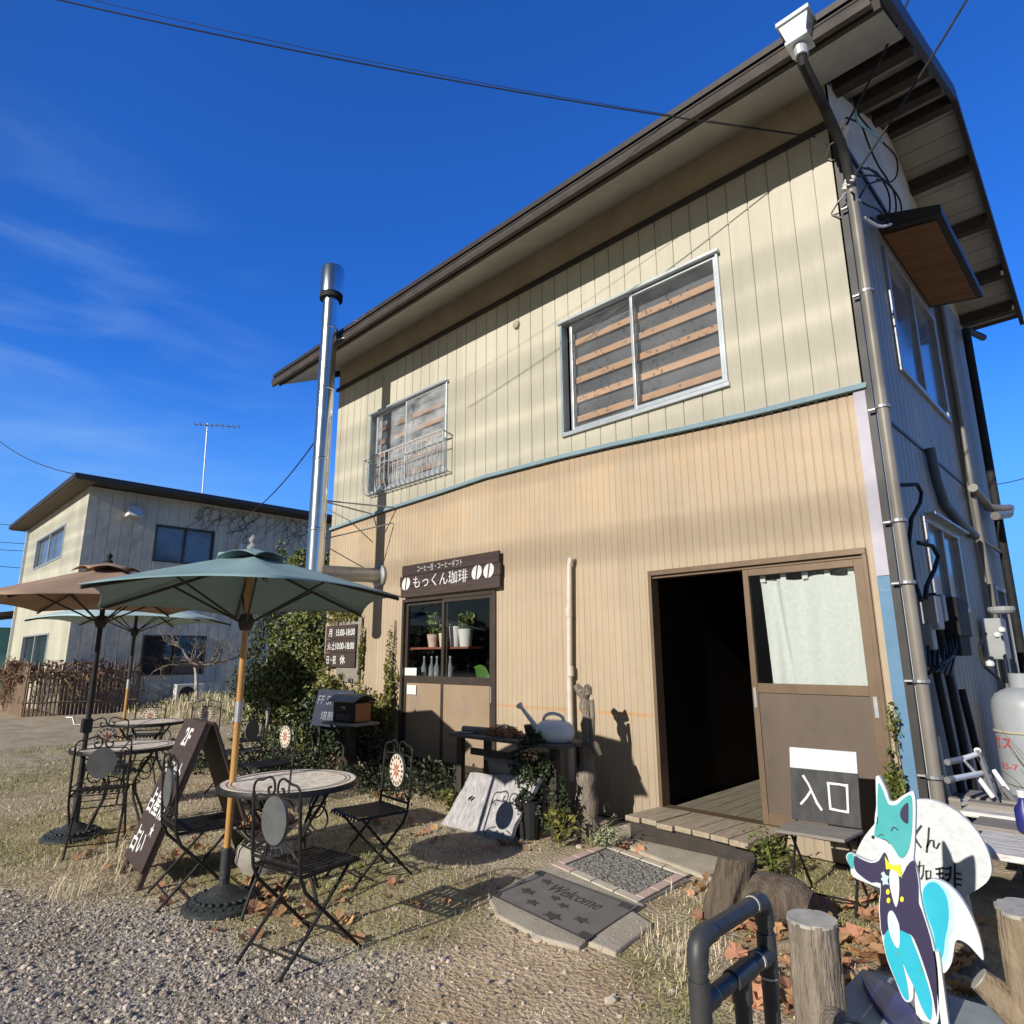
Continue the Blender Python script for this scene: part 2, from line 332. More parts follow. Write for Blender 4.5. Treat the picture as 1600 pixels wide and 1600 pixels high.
m_teal = mat('fox_teal', (0.038, 0.323, 0.34), (0.075, 0.39, 0.40), 7, 0.45)
m_cyan = mat('fox_cyan', (0.012, 0.37, 0.52), (0.03, 0.43, 0.55), 7, 0.45)
m_navy = mat('fox_navy', (0.035, 0.028, 0.075), (0.03, 0.024, 0.065), 4, 0.45)
m_yellow = mat('fox_yellow', (0.75, 0.66, 0.03), None, rough=0.5)
m_foxwhite = mat('fox_white', (0.623, 0.656, 0.672), (0.574, 0.623, 0.656), 4, 0.5)
m_ply = mat('plywood_edge', (0.55, 0.53, 0.50), None, rough=0.8)
m_greypaint = mat('grey_painted_wood', (0.28, 0.31, 0.31), (0.22, 0.24, 0.24), 5, 0.7)
m_deepblue = mat('deep_blue_paint', (0.02, 0.03, 0.22), (0.012, 0.012, 0.06), 4, 0.4)
m_tank = mat('gas_cylinder_grey', (0.33, 0.35, 0.37), (0.28, 0.30, 0.315), 3, 0.45)
m_redtxt = mat('red_lettering', (0.55, 0.05, 0.06), None, rough=0.6)
m_meter = mat('meter_grey', (0.30, 0.31, 0.31), (0.24, 0.25, 0.25), 5, 0.5)
m_plywood = mat('brown_plywood', (0.26, 0.125, 0.05), (0.17, 0.08, 0.032), 3, 0.8, stretch=(1, 6, 1))
m_chalk = mat('black_chalkboard', (0.035, 0.035, 0.036), (0.07, 0.07, 0.07), 5, 0.85, stretch=(3, 1, 1))
m_teal_wall = mat('mint_wall', (0.20, 0.52, 0.46), (0.25, 0.58, 0.51), 3, 0.6)
m_fence = mat('rusty_bamboo', (0.12, 0.075, 0.05), (0.21, 0.15, 0.105), 5, 0.9, stretch=(3, 3, 0.6))
m_acwhite = mat('ac_case', (0.62, 0.60, 0.55), (0.52, 0.50, 0.46), 4, 0.6)
m_terracotta = mat('painted_pot', (0.50, 0.27, 0.24), (0.66, 0.55, 0.48), 16, 0.5)
m_cream_pot = mat('cream_pot', (0.66, 0.60, 0.42), (0.58, 0.53, 0.38), 8, 0.5)
m_whitewash = mat('whitewashed_board', (0.623, 0.64, 0.64), (0.508, 0.533, 0.541), 26, 0.75, bump=0.3, bscale=40)
m_slab = mat('grey_timber_slab', (0.483, 0.46, 0.454), (0.253, 0.241, 0.241), 4.2, 0.85, stretch=(7, 7, 1.0), bump=0.5, bscale=14, c3=(0.10, 0.09, 0.085), s3=2.2, f3=(0.66, 0.72))
m_bluegrey_hose = mat('blue_hose', (0.05, 0.09, 0.14), (0.04, 0.07, 0.11), 6, 0.5)
m_bush_black = m_leaf_dk

# ------------------------------------------------------------------ mesh helpers
SPLIT = {'hubs': 'hub', 'pipe_clamps': 'pipe_clamp', 'flue_bands': 'flue_band', 'flue_bracket': 'flue_brace', 'wall_pipes': 'wall_pipe', 'meter_cables': 'meter_cable', 'meter_wires': 'meter_wire',
         'downpipes': 'downpipe', 'stretcher': 'foot_stretcher', 'fence_rails': 'fence_rail', 'drooping_wires': 'drooping_wire', 'insulators': 'insulator', 'wire_hooks': 'wire_hook', 'stickers': 'sticker', 'door_pulls': 'door_pull',
         'stub_conduits': 'stub_conduit', 'legs_pair': 'board_leg', 'easel_legs': 'easel_leg', 'support_sticks': 'support_stick', 'step_frames': 'step_beam', 'far_walls': 'far_wall', 'room_walls': 'room_wall', 'shells': 'shell', 'side_seams': 'side_seam'}
class MB:
    def islands(s):
        par = list(range(len(s.v)))
        def fd(i):
            while par[i] != i: par[i] = par[par[i]]; i = par[i]
            return i
        for q in s.f:
            for i in q[1:]: par[fd(i)] = fd(q[0])
        grp = {}
        for q, mi in zip(s.f, s.m): grp.setdefault(fd(q[0]), []).append((q, mi))
        res = []
        for fs in grp.values():
            mp_ = {}; b = MB()
            for q, mi in fs:
                for i in q:
                    if i not in mp_: mp_[i] = len(b.v); b.v.append(s.v[i])
                b.f.append(tuple(mp_[i] for i in q)); b.m.append(mi)
            res.append(b)
        return res
    def __init__(s): s.v, s.f, s.m = [], [], []
    def add(s, v, f, mi=0):
        o = len(s.v); s.v += [Vector(p) for p in v]; s.f += [tuple(i+o for i in q) for q in f]; s.m += [mi]*len(f); return s
    def box(s, a, b, mi=0, mx=None):
        x0, y0, z0 = a; x1, y1, z1 = b
        v = [Vector(p) for p in ((x0,y0,z0),(x1,y0,z0),(x1,y1,z0),(x0,y1,z0),(x0,y0,z1),(x1,y0,z1),(x1,y1,z1),(x0,y1,z1))]
        if mx: v = [mx @ p for p in v]
        return s.add(v, [(0,3,2,1),(4,5,6,7),(0,1,5,4),(1,2,6,5),(2,3,7,6),(3,0,4,7)], mi)
    def hexa(s, bot, top, mi=0):
        n = len(bot); f = [tuple(reversed(range(n))), tuple(range(n, 2*n))]
        f += [(i, (i+1) % n, n+(i+1) % n, n+i) for i in range(n)]
        return s.add(list(bot)+list(top), f, mi)
    def tube(s, pts, r, n=8, closed=False, mi=0, cap=True):
        pts = [Vector(p) for p in pts]; N = len(pts)
        rr = r if isinstance(r, (list, tuple)) else [r]*N
        def tg(i):
            if closed: return (pts[(i+1) % N]-pts[i-1]).normalized()
            a = pts[max(i-1, 0)]; b = pts[min(i+1, N-1)]; d = b-a
            return d.normalized() if d.length > 1e-9 else Vector((0, 0, 1))
        t = tg(0); u = t.orthogonal().normalized()
        v = []
        for i in range(N):
            t2 = tg(i); q = t.rotation_difference(t2); u = q @ u; t = t2
            u = (u - t*u.dot(t)).normalized(); wv = t.cross(u)
            for j in range(n):
                a = 2*PI*j/n; v.append(pts[i] + (u*math.cos(a)+wv*math.sin(a))*rr[i])
        f = []
        for i in range(N if closed else N-1):
            i2 = (i+1) % N
            for j in range(n):
                j2 = (j+1) % n; f.append((i*n+j, i*n+j2, i2*n+j2, i2*n+j))
        if cap and not closed:
            f.append(tuple(reversed(range(n)))); f.append(tuple((N-1)*n+j for j in range(n)))
        return s.add(v, f, mi)
    def lathe(s, prof, n=24, c=(0, 0, 0), mi=0, mx=None, cap=True):
        c = Vector(c); v = []
        for r, z in prof:
            for j in range(n):
                a = 2*PI*j/n; v.append(Vector((r*math.cos(a), r*math.sin(a), z)))
        v = [(mx @ p if mx else p)+c for p in v]
        f = []
        for i in range(len(prof)-1):
            for j in range(n):
                j2 = (j+1) % n; f.append((i*n+j, i*n+j2, (i+1)*n+j2, (i+1)*n+j))
        if cap:
            f.append(tuple(reversed(range(n)))); f.append(tuple((len(prof)-1)*n+j for j in range(n)))
        return s.add(v, f, mi)
    def prism(s, poly, nrm, th, mi=0):
        nrm = Vector(nrm).normalized()*th; p = [Vector(q) for q in poly]
        return s.hexa(p, [q+nrm for q in p], mi)
    def build(s, name, material, parent=None, smooth=False, bevel=0.0, world=False):
        if name in SPLIT:
            out = None; nm = SPLIT[name]
            for isl in s.islands():
                o = isl.build(nm, material, parent, smooth, bevel); out = out or o
            return out
        me = bpy.data.meshes.new(name)
        me.from_pydata([tuple(p) for p in s.v], [], s.f)
        ms = material if isinstance(material, (list, tuple)) else [material]
        for m in ms: me.materials.append(m)
        if len(ms) > 1: me.polygons.foreach_set('material_index', s.m)
        if smooth:
            me.polygons.foreach_set('use_smooth', [True]*len(me.polygons))
            try: me.set_sharp_from_angle(angle=R(42))
            except Exception: pass
        me.update()
        o = bpy.data.objects.new(name, me); col.objects.link(o)
        if bevel:
            b = o.modifiers.new('bevel', 'BEVEL'); b.width = bevel; b.segments = 2; b.limit_method = 'ANGLE'; b.angle_limit = R(40)
        if parent: attach(o, parent)
        return o
LOCAL = set()
def attach(o, parent):
    o.parent = parent
    if parent.parent is None and parent.name not in LOCAL:
        o.matrix_parent_inverse = parent.matrix_basis.inverted()

def thing(name, label, cat, loc=(0, 0, 0), rz=0.0, group=None, local=True):
    o = bpy.data.objects.new(name, None); col.objects.link(o)
    o.empty_display_size = 0.1
    o.location = loc; o.rotation_euler = (0, 0, rz)
    o['label'] = label; o['category'] = cat
    if group: o['group'] = group
    if local: LOCAL.add(o.name)
    return o
def tag(o, label=None, cat=None, group=None, kind=None):
    if label: o['label'] = label
    if cat: o['category'] = cat
    if group: o['group'] = group
    if kind: o['kind'] = kind
    return o
def dup(o, parent=None):
    c = o.copy(); col.objects.link(c)
    if parent: c.parent = parent
    for ch in list(o.children): dup(ch, c)
    return c
def place(o, loc, rz, label, group=None):
    o.location = loc; o.rotation_euler = (0, 0, rz); o['label'] = label
    if group: o['group'] = group
    return o

def text(body, parent, name, material, origin, ux, uy, w, h, th=0.003, bold=0.0, shear=0.0):
    """lettering stretched to w x h on the plane spanned by ux, uy from origin (lower left)"""
    cu = bpy.data.curves.new('t', 'FONT'); cu.body = body; cu.resolution_u = 3; cu.offset = bold; cu.shear = shear
    o = bpy.data.objects.new('t', cu); col.objects.link(o)
    dg = bpy.context.evaluated_depsgraph_get(); dg.update()
    me = bpy.data.meshes.new_from_object(o.evaluated_get(dg))
    vs = [v.co.copy() for v in me.vertices]; fs = [tuple(p.vertices) for p in me.polygons]
    bpy.data.objects.remove(o); bpy.data.curves.remove(cu); bpy.data.meshes.remove(me)
    x0 = min(v.x for v in vs); x1 = max(v.x for v in vs); y0 = min(v.y for v in vs); y1 = max(v.y for v in vs)
    ux = Vector(ux).normalized(); uy = Vector(uy).normalized(); nn = ux.cross(uy); o0 = Vector(origin)
    b = MB(); n = len(vs)
    P = [o0 + ux*((v.x-x0)/(x1-x0)*w) + uy*((v.y-y0)/(y1-y0)*h) + nn*th for v in vs]
    b.add(P, fs)
    from collections import Counter
    ed = Counter()
    for q in fs:
        for i in range(len(q)): ed[(q[i], q[(i+1) % len(q)])] += 1
    side = [(a, c2) for (a, c2) in ed if (c2, a) not in ed]
    b.add([p - nn*th*0.9 for p in P], [])
    b.f += [(a, a+n, c2+n, c2) for a, c2 in side]; b.m += [0]*len(side)
    return b.build(name, material, parent)

def strokes(lines, parent, name, material, P, width, nn, th=0.003):
    """brush strokes: polylines of 2D points mapped by P(x,y) to 3D, flattened round tubes"""
    b = MB()
    nn = Vector(nn).normalized()
    for ln in lines:
        pts = [Vector(P(*q)) + nn*(th*0.4) for q in ln]
        N = len(pts); Lf, Rt = [], []
        for i in range(N):
            d = (pts[min(i+1, N-1)] - pts[max(i-1, 0)]).normalized(); s = d.cross(nn)*width*0.5*(0.85+0.3*random.random())
            e = d*width*0.4 if i == N-1 else (-d*width*0.4 if i == 0 else Vector())
            Lf.append(pts[i]+s+e); Rt.append(pts[i]-s+e)
        v = []
        for a, c in zip(Lf, Rt): v += [a, c, a+nn*th, c+nn*th]
        f = []
        for i in range(N-1):
            o = 4*i; f += [(o+2, o+3, o+7, o+6), (o, o+2, o+6, o+4), (o+1, o+5, o+7, o+3)]
        f += [(0, 1, 3, 2), (4*N-4, 4*N-2, 4*N-1, 4*N-3)]
        b.add(v, f)
    return b.build(name, material, parent)

def leaves(b, center, rad, n, size, flat=0.0, shell=0.55, zmin=-9, clump=0, seedpts=None):
    """scatter small folded leaf faces through an ellipsoid"""
    cx, cy, cz = center
    cl = []
    if clump:
        for _ in range(clump):
            d = Vector((random.gauss(0, 1), random.gauss(0, 1), random.gauss(0, 1))).normalized()*rnd(shell, 1)
            cl.append((d, rnd(0.12, 0.30)))
    for _ in range(n):
        if cl:
            d0, rr = random.choice(cl)
            d = d0 + Vector((random.gauss(0, 1), random.gauss(0, 1), random.gauss(0, 1)))*rr*0.55
        else:
            d = Vector((random.gauss(0, 1), random.gauss(0, 1), random.gauss(0, 1))).normalized()*(rnd(shell**3, 1)**(1/3))
        p = Vector((cx+d.x*rad[0], cy+d.y*rad[1], cz+d.z*rad[2]))
        if p.z < zmin: continue
        leaf(b, p, size*rnd(0.6, 1.3), Vector((rnd(-1, 1), rnd(-1, 1)-0.4*flat, rnd(-0.4, 1))))
def leaf(b, p, s, nrm):
    nrm = nrm.normalized() if nrm.length > 1e-3 else Vector((0, 0, 1))
    u = nrm.orthogonal().normalized(); u = Matrix.Rotation(rnd(0, 2*PI), 3, nrm) @ u; v = nrm.cross(u)
    b.add([p-u*s*0.5, p+v*s*0.30+nrm*s*0.10, p+u*s*0.5-nrm*s*0.06, p-v*s*0.30+nrm*s*0.10], [(0, 1, 2), (0, 2, 3)])

def catenary(a, b, sag, n=24):
    a, b = Vector(a), Vector(b)
    return [a.lerp(b, t/n) - Vector((0, 0, 4*sag*(t/n)*(1-t/n))) for t in range(n+1)]

def sdpoly(poly, x, y):
    """signed distance to a polygon, positive inside"""
    d = 1e9; ins = False; n = len(poly)
    for i in range(n):
        x1, y1 = poly[i]; x2, y2 = poly[(i+1) % n]
        ex, ey = x2-x1, y2-y1; wx, wy = x-x1, y-y1
        t = max(0, min(1, (wx*ex+wy*ey)/(ex*ex+ey*ey+1e-12)))
        dx, dy = wx-ex*t, wy-ey*t; d = min(d, dx*dx+dy*dy)
        if (y1 > y) != (y2 > y) and x < (x2-x1)*(y-y1)/(y2-y1)+x1: ins = not ins
    d = math.sqrt(d); return d if ins else -d

# ------------------------------------------------------------------ ground
def gpoly(px): return [(G(*q).x, G(*q).y) for q in px]
P_GRAVEL = gpoly([(-500, 1390), (0, 1400), (250, 1418), (400, 1470), (590, 1495), (650, 1520), (560, 1600), (480, 1800), (-600, 1800)])
P_DIRT = gpoly([(600, 1560), (700, 1490), (800, 1425), (960, 1475), (985, 1560), (930, 1700), (520, 1800)])
P_DIRT2 = gpoly([(1000, 1340), (1090, 1310), (1170, 1345), (1110, 1400), (1040, 1390)])
P_ROAD = gpoly([(-300, 1105), (60, 1112), (150, 1130), (0, 1175), (-400, 1230)])
P_GREEN = [gpoly([(900, 1470), (1000, 1440), (1090, 1500), (1100, 1600), (1010, 1600)]), gpoly([(280, 1330), (390, 1350), (470, 1400), (350, 1420)]),
           gpoly([(1240, 1330), (1330, 1360), (1330, 1460), (1220, 1450)]), gpoly([(400, 1370), (560, 1290), (640, 1330), (520, 1420)])]
def nz2(x, y, s, o=0): return noise.noise(Vector((x*s, y*s, o)))
def regions(x, y):
    wob = 0.20*nz2(x, y, 1.7) + 0.16*nz2(x, y, 5.3, 3) + 0.09*nz2(x, y, 14.0, 5)
    ss = lambda d, a: max(0.0, min(1.0, 0.5+d/(2*a)))
    gv = ss(sdpoly(P_GRAVEL, x, y)+wob, 0.22)
    dt = max(ss(sdpoly(P_DIRT, x, y)+wob, 0.16), ss(sdpoly(P_DIRT2, x, y)+wob*0.5, 0.1))
    gn = max(ss(sdpoly(p, x, y)+wob, 0.2) for p in P_GREEN)
    gn = max(gn, 0.55*ss(nz2(x, y, 0.6, 9)-0.12, 0.12))
    rd = ss(sdpoly(P_ROAD, x, y)+wob*3, 0.8) if x < -6 else 0.0
    return gv, dt, gn*(1-gv)*(1-dt), rd
def gz(x, y):
    z = 0.012*nz2(x, y, 1.3) + 0.006*nz2(x, y, 5.0, 2)
    d = math.hypot((x+17.5)/5.5, (y-2.3)/2.2)
    if d < 1: z += 0.42*(1-d*d)**2
    return z
def axis(a, b, step, lo, hi):
    xs = [a+i*step for i in range(int((b-a)/step)+1)]; s = step; x = xs[-1]
    while x < hi: s *= 1.35; x += s; xs.append(x)
    s = step; x = xs[0]; pre = []
    while x > lo: s *= 1.35; x -= s; pre.append(x)
    return pre[::-1]+xs
gx = axis(-6.2, 1.5, 0.045, -420, 320); gy = axis(-4.6, 0.2, 0.045, -160, 500)
gv_, gf_, ga_ = [], [], []
for y in gy:
    for x in gx:
        near = -14 < x < 4 and -7 < y < 6
        gv_.append((x, y, gz(x, y) if -26 < x < 6 and -8 < y < 8 else 0.0))
        r4 = regions(x, y) if (-40 < x < 6 and -9 < y < 12) else (0, 0, 0.2, 0.6)
        ga_ += [r4[0], r4[1], r4[2], r4[3]]
nx = len(gx)
for j in range(len(gy)-1):
    for i in range(nx-1): gf_.append((j*nx+i, j*nx+i+1, (j+1)*nx+i+1, (j+1)*nx+i))
gme = bpy.data.meshes.new('ground'); gme.from_pydata(gv_, [], gf_)
at = gme.attributes.new('cover', 'FLOAT_COLOR', 'POINT'); at.data.foreach_set('color', ga_)
gme.polygons.foreach_set('use_smooth', [True]*len(gme.polygons))
ground = bpy.data.objects.new('ground', gme); col.objects.link(ground); tag(ground, kind='structure')
m = bpy.data.materials.new('ground_soil_and_gravel'); m.use_nodes = True
nt = m.node_tree; k = nt.links.new; bs = nt.nodes['Principled BSDF']; bs.inputs['Roughness'].default_value = 0.95; bs.inputs['Specular IOR Level'].default_value = 0.15
tcn = nt.nodes.new('ShaderNodeTexCoord'); an = nt.nodes.new('ShaderNodeAttribute'); an.attribute_name = 'cover'
sp = nt.nodes.new('ShaderNodeSeparateColor'); k(an.outputs['Color'], sp.inputs[0])
def gn_(scale, lo, hi, c0, c1, det=9):
    n = nt.nodes.new('ShaderNodeTexNoise'); n.inputs['Scale'].default_value = scale; n.inputs['Detail'].default_value = det; n.inputs['Roughness'].default_value = 0.7
    r = nt.nodes.new('ShaderNodeValToRGB'); r.color_ramp.elements[0].position = lo; r.color_ramp.elements[1].position = hi
    r.color_ramp.elements[0].color = (*c0, 1); r.color_ramp.elements[1].color = (*c1, 1)
    k(tcn.outputs['Object'], n.inputs['Vector']); k(n.outputs['Fac'], r.inputs[0]); return r.outputs[0]
def gm_(a, b, f):
    mx = nt.nodes.new('ShaderNodeMixRGB'); k(a, mx.inputs['Color1']); k(b, mx.inputs['Color2']); k(f, mx.inputs['Fac']); return mx.outputs[0]
c_dry = gn_(5, 0.34, 0.68, (0.37, 0.305, 0.205), (0.62, 0.525, 0.375))
c_gr = gn_(11, 0.35, 0.66, (0.24, 0.23, 0.10), (0.50, 0.42, 0.23))
c_dirt = gn_(7, 0.3, 0.7, (0.50, 0.385, 0.25), (0.66, 0.53, 0.365))
c_road = gn_(3, 0.3, 0.7, (0.44, 0.36, 0.25), (0.56, 0.47, 0.34))
vo = nt.nodes.new('ShaderNodeTexVoronoi'); vo.inputs['Scale'].default_value = 46; k(tcn.outputs['Object'], vo.inputs['Vector'])
hs = nt.nodes.new('ShaderNodeHueSaturation'); hs.inputs['Saturation'].default_value = 0.06; hs.inputs['Value'].default_value = 0.5; k(vo.outputs['Color'], hs.inputs['Color'])
c_gvl = gm_(gn_(4, 0.3, 0.7, (0.36, 0.30, 0.225), (0.52, 0.445, 0.345)), hs.outputs[0], gn_(9, 0.3, 0.62, (0.15, 0.15, 0.15), (0.7, 0.7, 0.7)))
cc = gm_(c_dry, c_gr, sp.outputs[2]); cc = gm_(cc, c_road, an.outputs['Alpha']); cc = gm_(cc, c_gvl, sp.outputs[0]); cc = gm_(cc, c_dirt, sp.outputs[1])
mxp = nt.nodes.new('ShaderNodeMixRGB'); mxp.blend_type = 'MULTIPLY'; mxp.inputs['Fac'].default_value = 1.0
k(cc, mxp.inputs['Color1']); k(gn_(1.7, 0.38, 0.62, (0.70, 0.65, 0.58), (1.03, 1.03, 1.03), 12), mxp.inputs['Color2'])
k(mxp.outputs[0], bs.inputs['Base Color'])
n = nt.nodes.new('ShaderNodeTexNoise'); n.inputs['Scale'].default_value = 38; n.inputs['Detail'].default_value = 7; k(tcn.outputs['Object'], n.inputs['Vector'])
bp = nt.nodes.new('ShaderNodeBump'); bp.inputs['Strength'].default_value = 0.9; bp.inputs['Distance'].default_value = 0.03; k(n.outputs['Fac'], bp.inputs['Height']); k(bp.outputs[0], bs.inputs['Normal'])
gme.materials.append(m)

# ------------------------------------------------------------------ siding walls with real profile and openings
def siding(b, P, u0, u1, zf, period, prof, holes=(), phase=0.0):
    """P(u, depth, z); zf(u)->(z0, z1); prof: list of (offset, depth) over one period"""
    us = []
    kk = math.floor((u0-phase)/period)-1
    while phase+kk*period <= u1+period:
        for o, d in prof: us.append((phase+kk*period+o, d))
        kk += 1
    us = sorted(us)
    def dep(u):
        for (a, da), (c, dc) in zip(us, us[1:]):
            if a <= u <= c: return da+(dc-da)*((u-a)/(c-a) if c > a else 0)
        return 0.0
    cuts = sorted({round(q, 5) for q in [u0, u1]+[h for H in holes for h in H[:2]]+[a for a, _ in us] if u0 <= q <= u1})
    for a, c in zip(cuts, cuts[1:]):
        if c-a < 1e-5: continue
        da, dc = dep(a+1e-6), dep(c-1e-6); mid = (a+c)/2
        hs_ = sorted((H[2], H[3]) for H in holes if H[0]-1e-6 <= mid <= H[1]+1e-6)
        za0, za1 = zf(a); zc0, zc1 = zf(c)
        lo = (za0, zc0)
        for h0, h1 in hs_:
            if h0 > max(lo): b.add([P(a, da, lo[0]), P(c, dc, lo[1]), P(c, dc, h0), P(a, da, h0)], [(0, 1, 2, 3)])
            lo = (h1, h1)
        b.add([P(a, da, lo[0]), P(c, dc, lo[1]), P(c, dc, zc1), P(a, da, za1)], [(0, 1, 2, 3)])
PROF_U = [(0, 0), (0.1845, 0), (0.1885, -0.012), (0.1955, -0.012), (0.1995, 0)]
PROF_L = [(0, 0), (0.060, 0), (0.0650, -0.006), (0.0710, -0.006), (0.0755, 0)]
PF = lambda u, d, z: Vector((u, -d, z))
PS = lambda u, d, z: Vector((d, u, z))

# ------------------------------------------------------------------ the cafe building
BW = -8.08; BD = 5.56
cafe = thing('cafe_building', 'two-storey cream and beige metal-clad cafe with overhanging gable roof', 'building', (-4, 2.5, 0), local=False)
TRIM = [(-8.08, 3.54), (-6.58, 3.61), (-5.23, 3.645), (-4.35, 3.68), (-3.14, 3.66), (-2.4, 3.635), (-1.65, 3.595), (-0.89, 3.56), (0.02, 3.54)]
def trimz(u):
    for (a, za), (c, zc) in zip(TRIM, TRIM[1:]):
        if a <= u <= c: return za+(zc-za)*(u-a)/(c-a)
    return 3.54
W2 = (-3.08, -1.10, 3.92, 5.28); W1 = (-7.01, -5.13, 3.95, 5.24)
LD = (-6.0, -4.18, 0.16, 2.26); RD = (-2.05, -0.15, 0.19, 2.28)
b = MB(); siding(b, PF, BW, -0.02, lambda u: (trimz(u)-0.02, 6.02), 0.1995, PROF_U, [W1, W2], 0.03); b.build('upper_wall', m_upper, cafe)
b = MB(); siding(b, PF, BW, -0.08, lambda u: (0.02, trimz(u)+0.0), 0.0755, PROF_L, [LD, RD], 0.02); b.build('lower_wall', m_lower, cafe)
b = MB(); b.box((BW, -0.004, 6.02), (0.0, 0.08, 6.52)); b.build('frieze_board', m_frieze, cafe)
b = MB(); b.box((BW-0.03, -0.045, 5.975), (0.03, -0.006, 6.03)); b.build('frieze_trim', m_roof, cafe)
b = MB()
for (a, za), (c, zc) in zip(TRIM, TRIM[1:]):
    b.hexa([(a, -0.05, za-0.005), (c, -0.05, zc-0.005), (c, 0.01, zc-0.005), (a, 0.01, za-0.005)], [(a, -0.03, za+0.045), (c, -0.03, zc+0.045), (c, 0.01, zc+0.06), (a, 0.01, za+0.06)])
b.build('blue_band', m_bluetrim, cafe)
SW2 = (1.22, 3.2, 4.12, 5.38); SWL = (1.24, 2.56, 1.93, 2.67); SWR = (3.95, 5.3, 1.0, 2.25)
def sidez(u):
    return (0.02, 6.02)
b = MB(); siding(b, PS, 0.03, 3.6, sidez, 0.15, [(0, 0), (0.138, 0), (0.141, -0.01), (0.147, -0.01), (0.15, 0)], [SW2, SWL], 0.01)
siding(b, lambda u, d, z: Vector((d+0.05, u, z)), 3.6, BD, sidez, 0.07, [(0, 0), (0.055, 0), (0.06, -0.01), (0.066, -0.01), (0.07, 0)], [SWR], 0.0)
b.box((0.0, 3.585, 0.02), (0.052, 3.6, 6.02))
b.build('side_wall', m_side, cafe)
b = MB(); b.box((-0.004, 0.06, 3.405), (0.014, 3.58, 3.43)); b.box((-0.02, -0.02, 5.98), (0.02, BD, 6.03)); b.build('side_seams', m_roof, cafe)
# ridge gable plaster
b = MB(); b.hexa([(-0.05, 0.0, 6.02), (-0.05, BD, 6.02), (-0.05, BD-0.4, 6.5), (-0.05, 2.43, 7.5), (-0.05, 0, 6.46)], [(0.0, 0.0, 6.02), (0.0, BD, 6.02), (0.0, BD-0.4, 6.5), (0.0, 2.43, 7.5), (0.0, 0, 6.46)])
b.build('gable_plaster', mat('gable_plaster', (0.62, 0.60, 0.55), (0.52, 0.50, 0.45), 3, 0.9), cafe)
b = MB(); b.box((BW, BD-0.06, 0), (0.0, BD, 6.4)); b.box((BW, 0.02, 0), (BW+0.04, BD, 6.45)); b.build('far_walls', m_upper, cafe)
b = MB(); b.box((-0.085, -0.022, 2.07), (0.0, 0.03, 3.53)); b.build('corner_post', m_lav, cafe)
b = MB(); b.box((-0.085, -0.024, 0.02), (0.0, 0.03, 2.066)); b.build('blue_corner_board', m_blue, cafe)
b = MB(); b.box((0.002, -0.03, 0.0), (0.055, 0.055, 5.97)); b.build('corner_flashing', m_roof, cafe)
# roof: two slopes, purlins, boarding, barge boards
ES, ER = -0.88, 5.74; RY, RZ, EZ = 2.43, 7.60, 6.14
XL, XR = -8.78, 0.68
rf = MB()
for (ya, za, yb, zb) in ((ES, EZ, RY, RZ), (RY, RZ, ER, EZ)):
    rf.hexa([(XL, ya, za+0.05), (XR, ya, za+0.05), (XR, yb, zb+0.05), (XL, yb, zb+0.05)], [(XL, ya, za+0.11), (XR, ya, za+0.11), (XR, yb, zb+0.11), (XL, yb, zb+0.11)])
roof = rf.build('roof', m_roof, cafe)
b = MB()
for sgn, y0, y1 in ((1, ES+0.1, RY), (-1, ER-0.1, RY)):
    nb = 16; L_ = abs(y1-y0)
    for i in range(nb):
        ya = y0+(y1-y0)*(i+0.02)/nb; yb = y0+(y1-y0)*(i+0.97)/nb
        zz = lambda y: EZ+(RZ-EZ)*(y-ES)/(RY-ES) if sgn > 0 else EZ+(RZ-EZ)*(ER-y)/(ER-RY)
        b.hexa([(XL+0.05, ya, zz(ya)+0.02), (XR-0.04, ya, zz(ya)+0.02), (XR-0.04, yb, zz(yb)+0.02), (XL+0.05, yb, zz(yb)+0.02)],
               [(XL+0.05, ya, zz(ya)+0.045), (XR-0.04, ya, zz(ya)+0.045), (XR-0.04, yb, zz(yb)+0.045), (XL+0.05, yb, zz(yb)+0.045)])
b.build('soffit_boards', m_soffit, roof)
b = MB()
b.hexa([(XL+0.06, -0.70, 6.10), (XR-0.06, -0.70, 6.10), (XR-0.06, -0.005, 6.42), (XL+0.06, -0.005, 6.42)], [(XL+0.06, -0.70, 6.115), (XR-0.06, -0.70, 6.115), (XR-0.06, -0.005, 6.435), (XL+0.06, -0.005, 6.435)])
b.build('eave_soffit', m_soffit, roof)
for y in (0.30, 1.0, 1.7, 2.43, 3.2, 4.0, 4.8, 5.4):
    z = EZ+(RZ-EZ)*(y-ES)/(RY-ES) if y <= RY else EZ+(RZ-EZ)*(ER-y)/(ER-RY)
    b = MB(); b.box((0.003, y-0.06, z-0.13), (XR-0.05, y+0.06, z+0.02)); b.build('purlin', m_darkwood, roof)
for xx, tx in ((XR-0.045, 0.05), (XL, 0.05)):
    b = MB()
    b.hexa([(xx, ES+0.02, EZ-0.08), (xx+tx, ES+0.02, EZ-0.08), (xx+tx, ES+0.02, EZ+0.06), (xx, ES+0.02, EZ+0.06)][:4],
           [(xx, RY, RZ-0.10), (xx+tx, RY, RZ-0.10), (xx+tx, RY, RZ+0.06), (xx, RY, RZ+0.06)])
    b.hexa([(xx, RY, RZ-0.10), (xx+tx, RY, RZ-0.10), (xx+tx, RY, RZ+0.06), (xx, RY, RZ+0.06)],
           [(xx, ER-0.02, EZ-0.08), (xx+tx, ER-0.02, EZ-0.08), (xx+tx, ER-0.02, EZ+0.06), (xx, ER-0.02, EZ+0.06)])
    b.build('barge_board', m_roof, roof)
b = MB(); b.box((XL+0.06, -0.79, 6.05), (XR-0.055, -0.76, 6.19)); b.build('fascia', m_darkwood, roof)
b = MB()   # half-round gutter
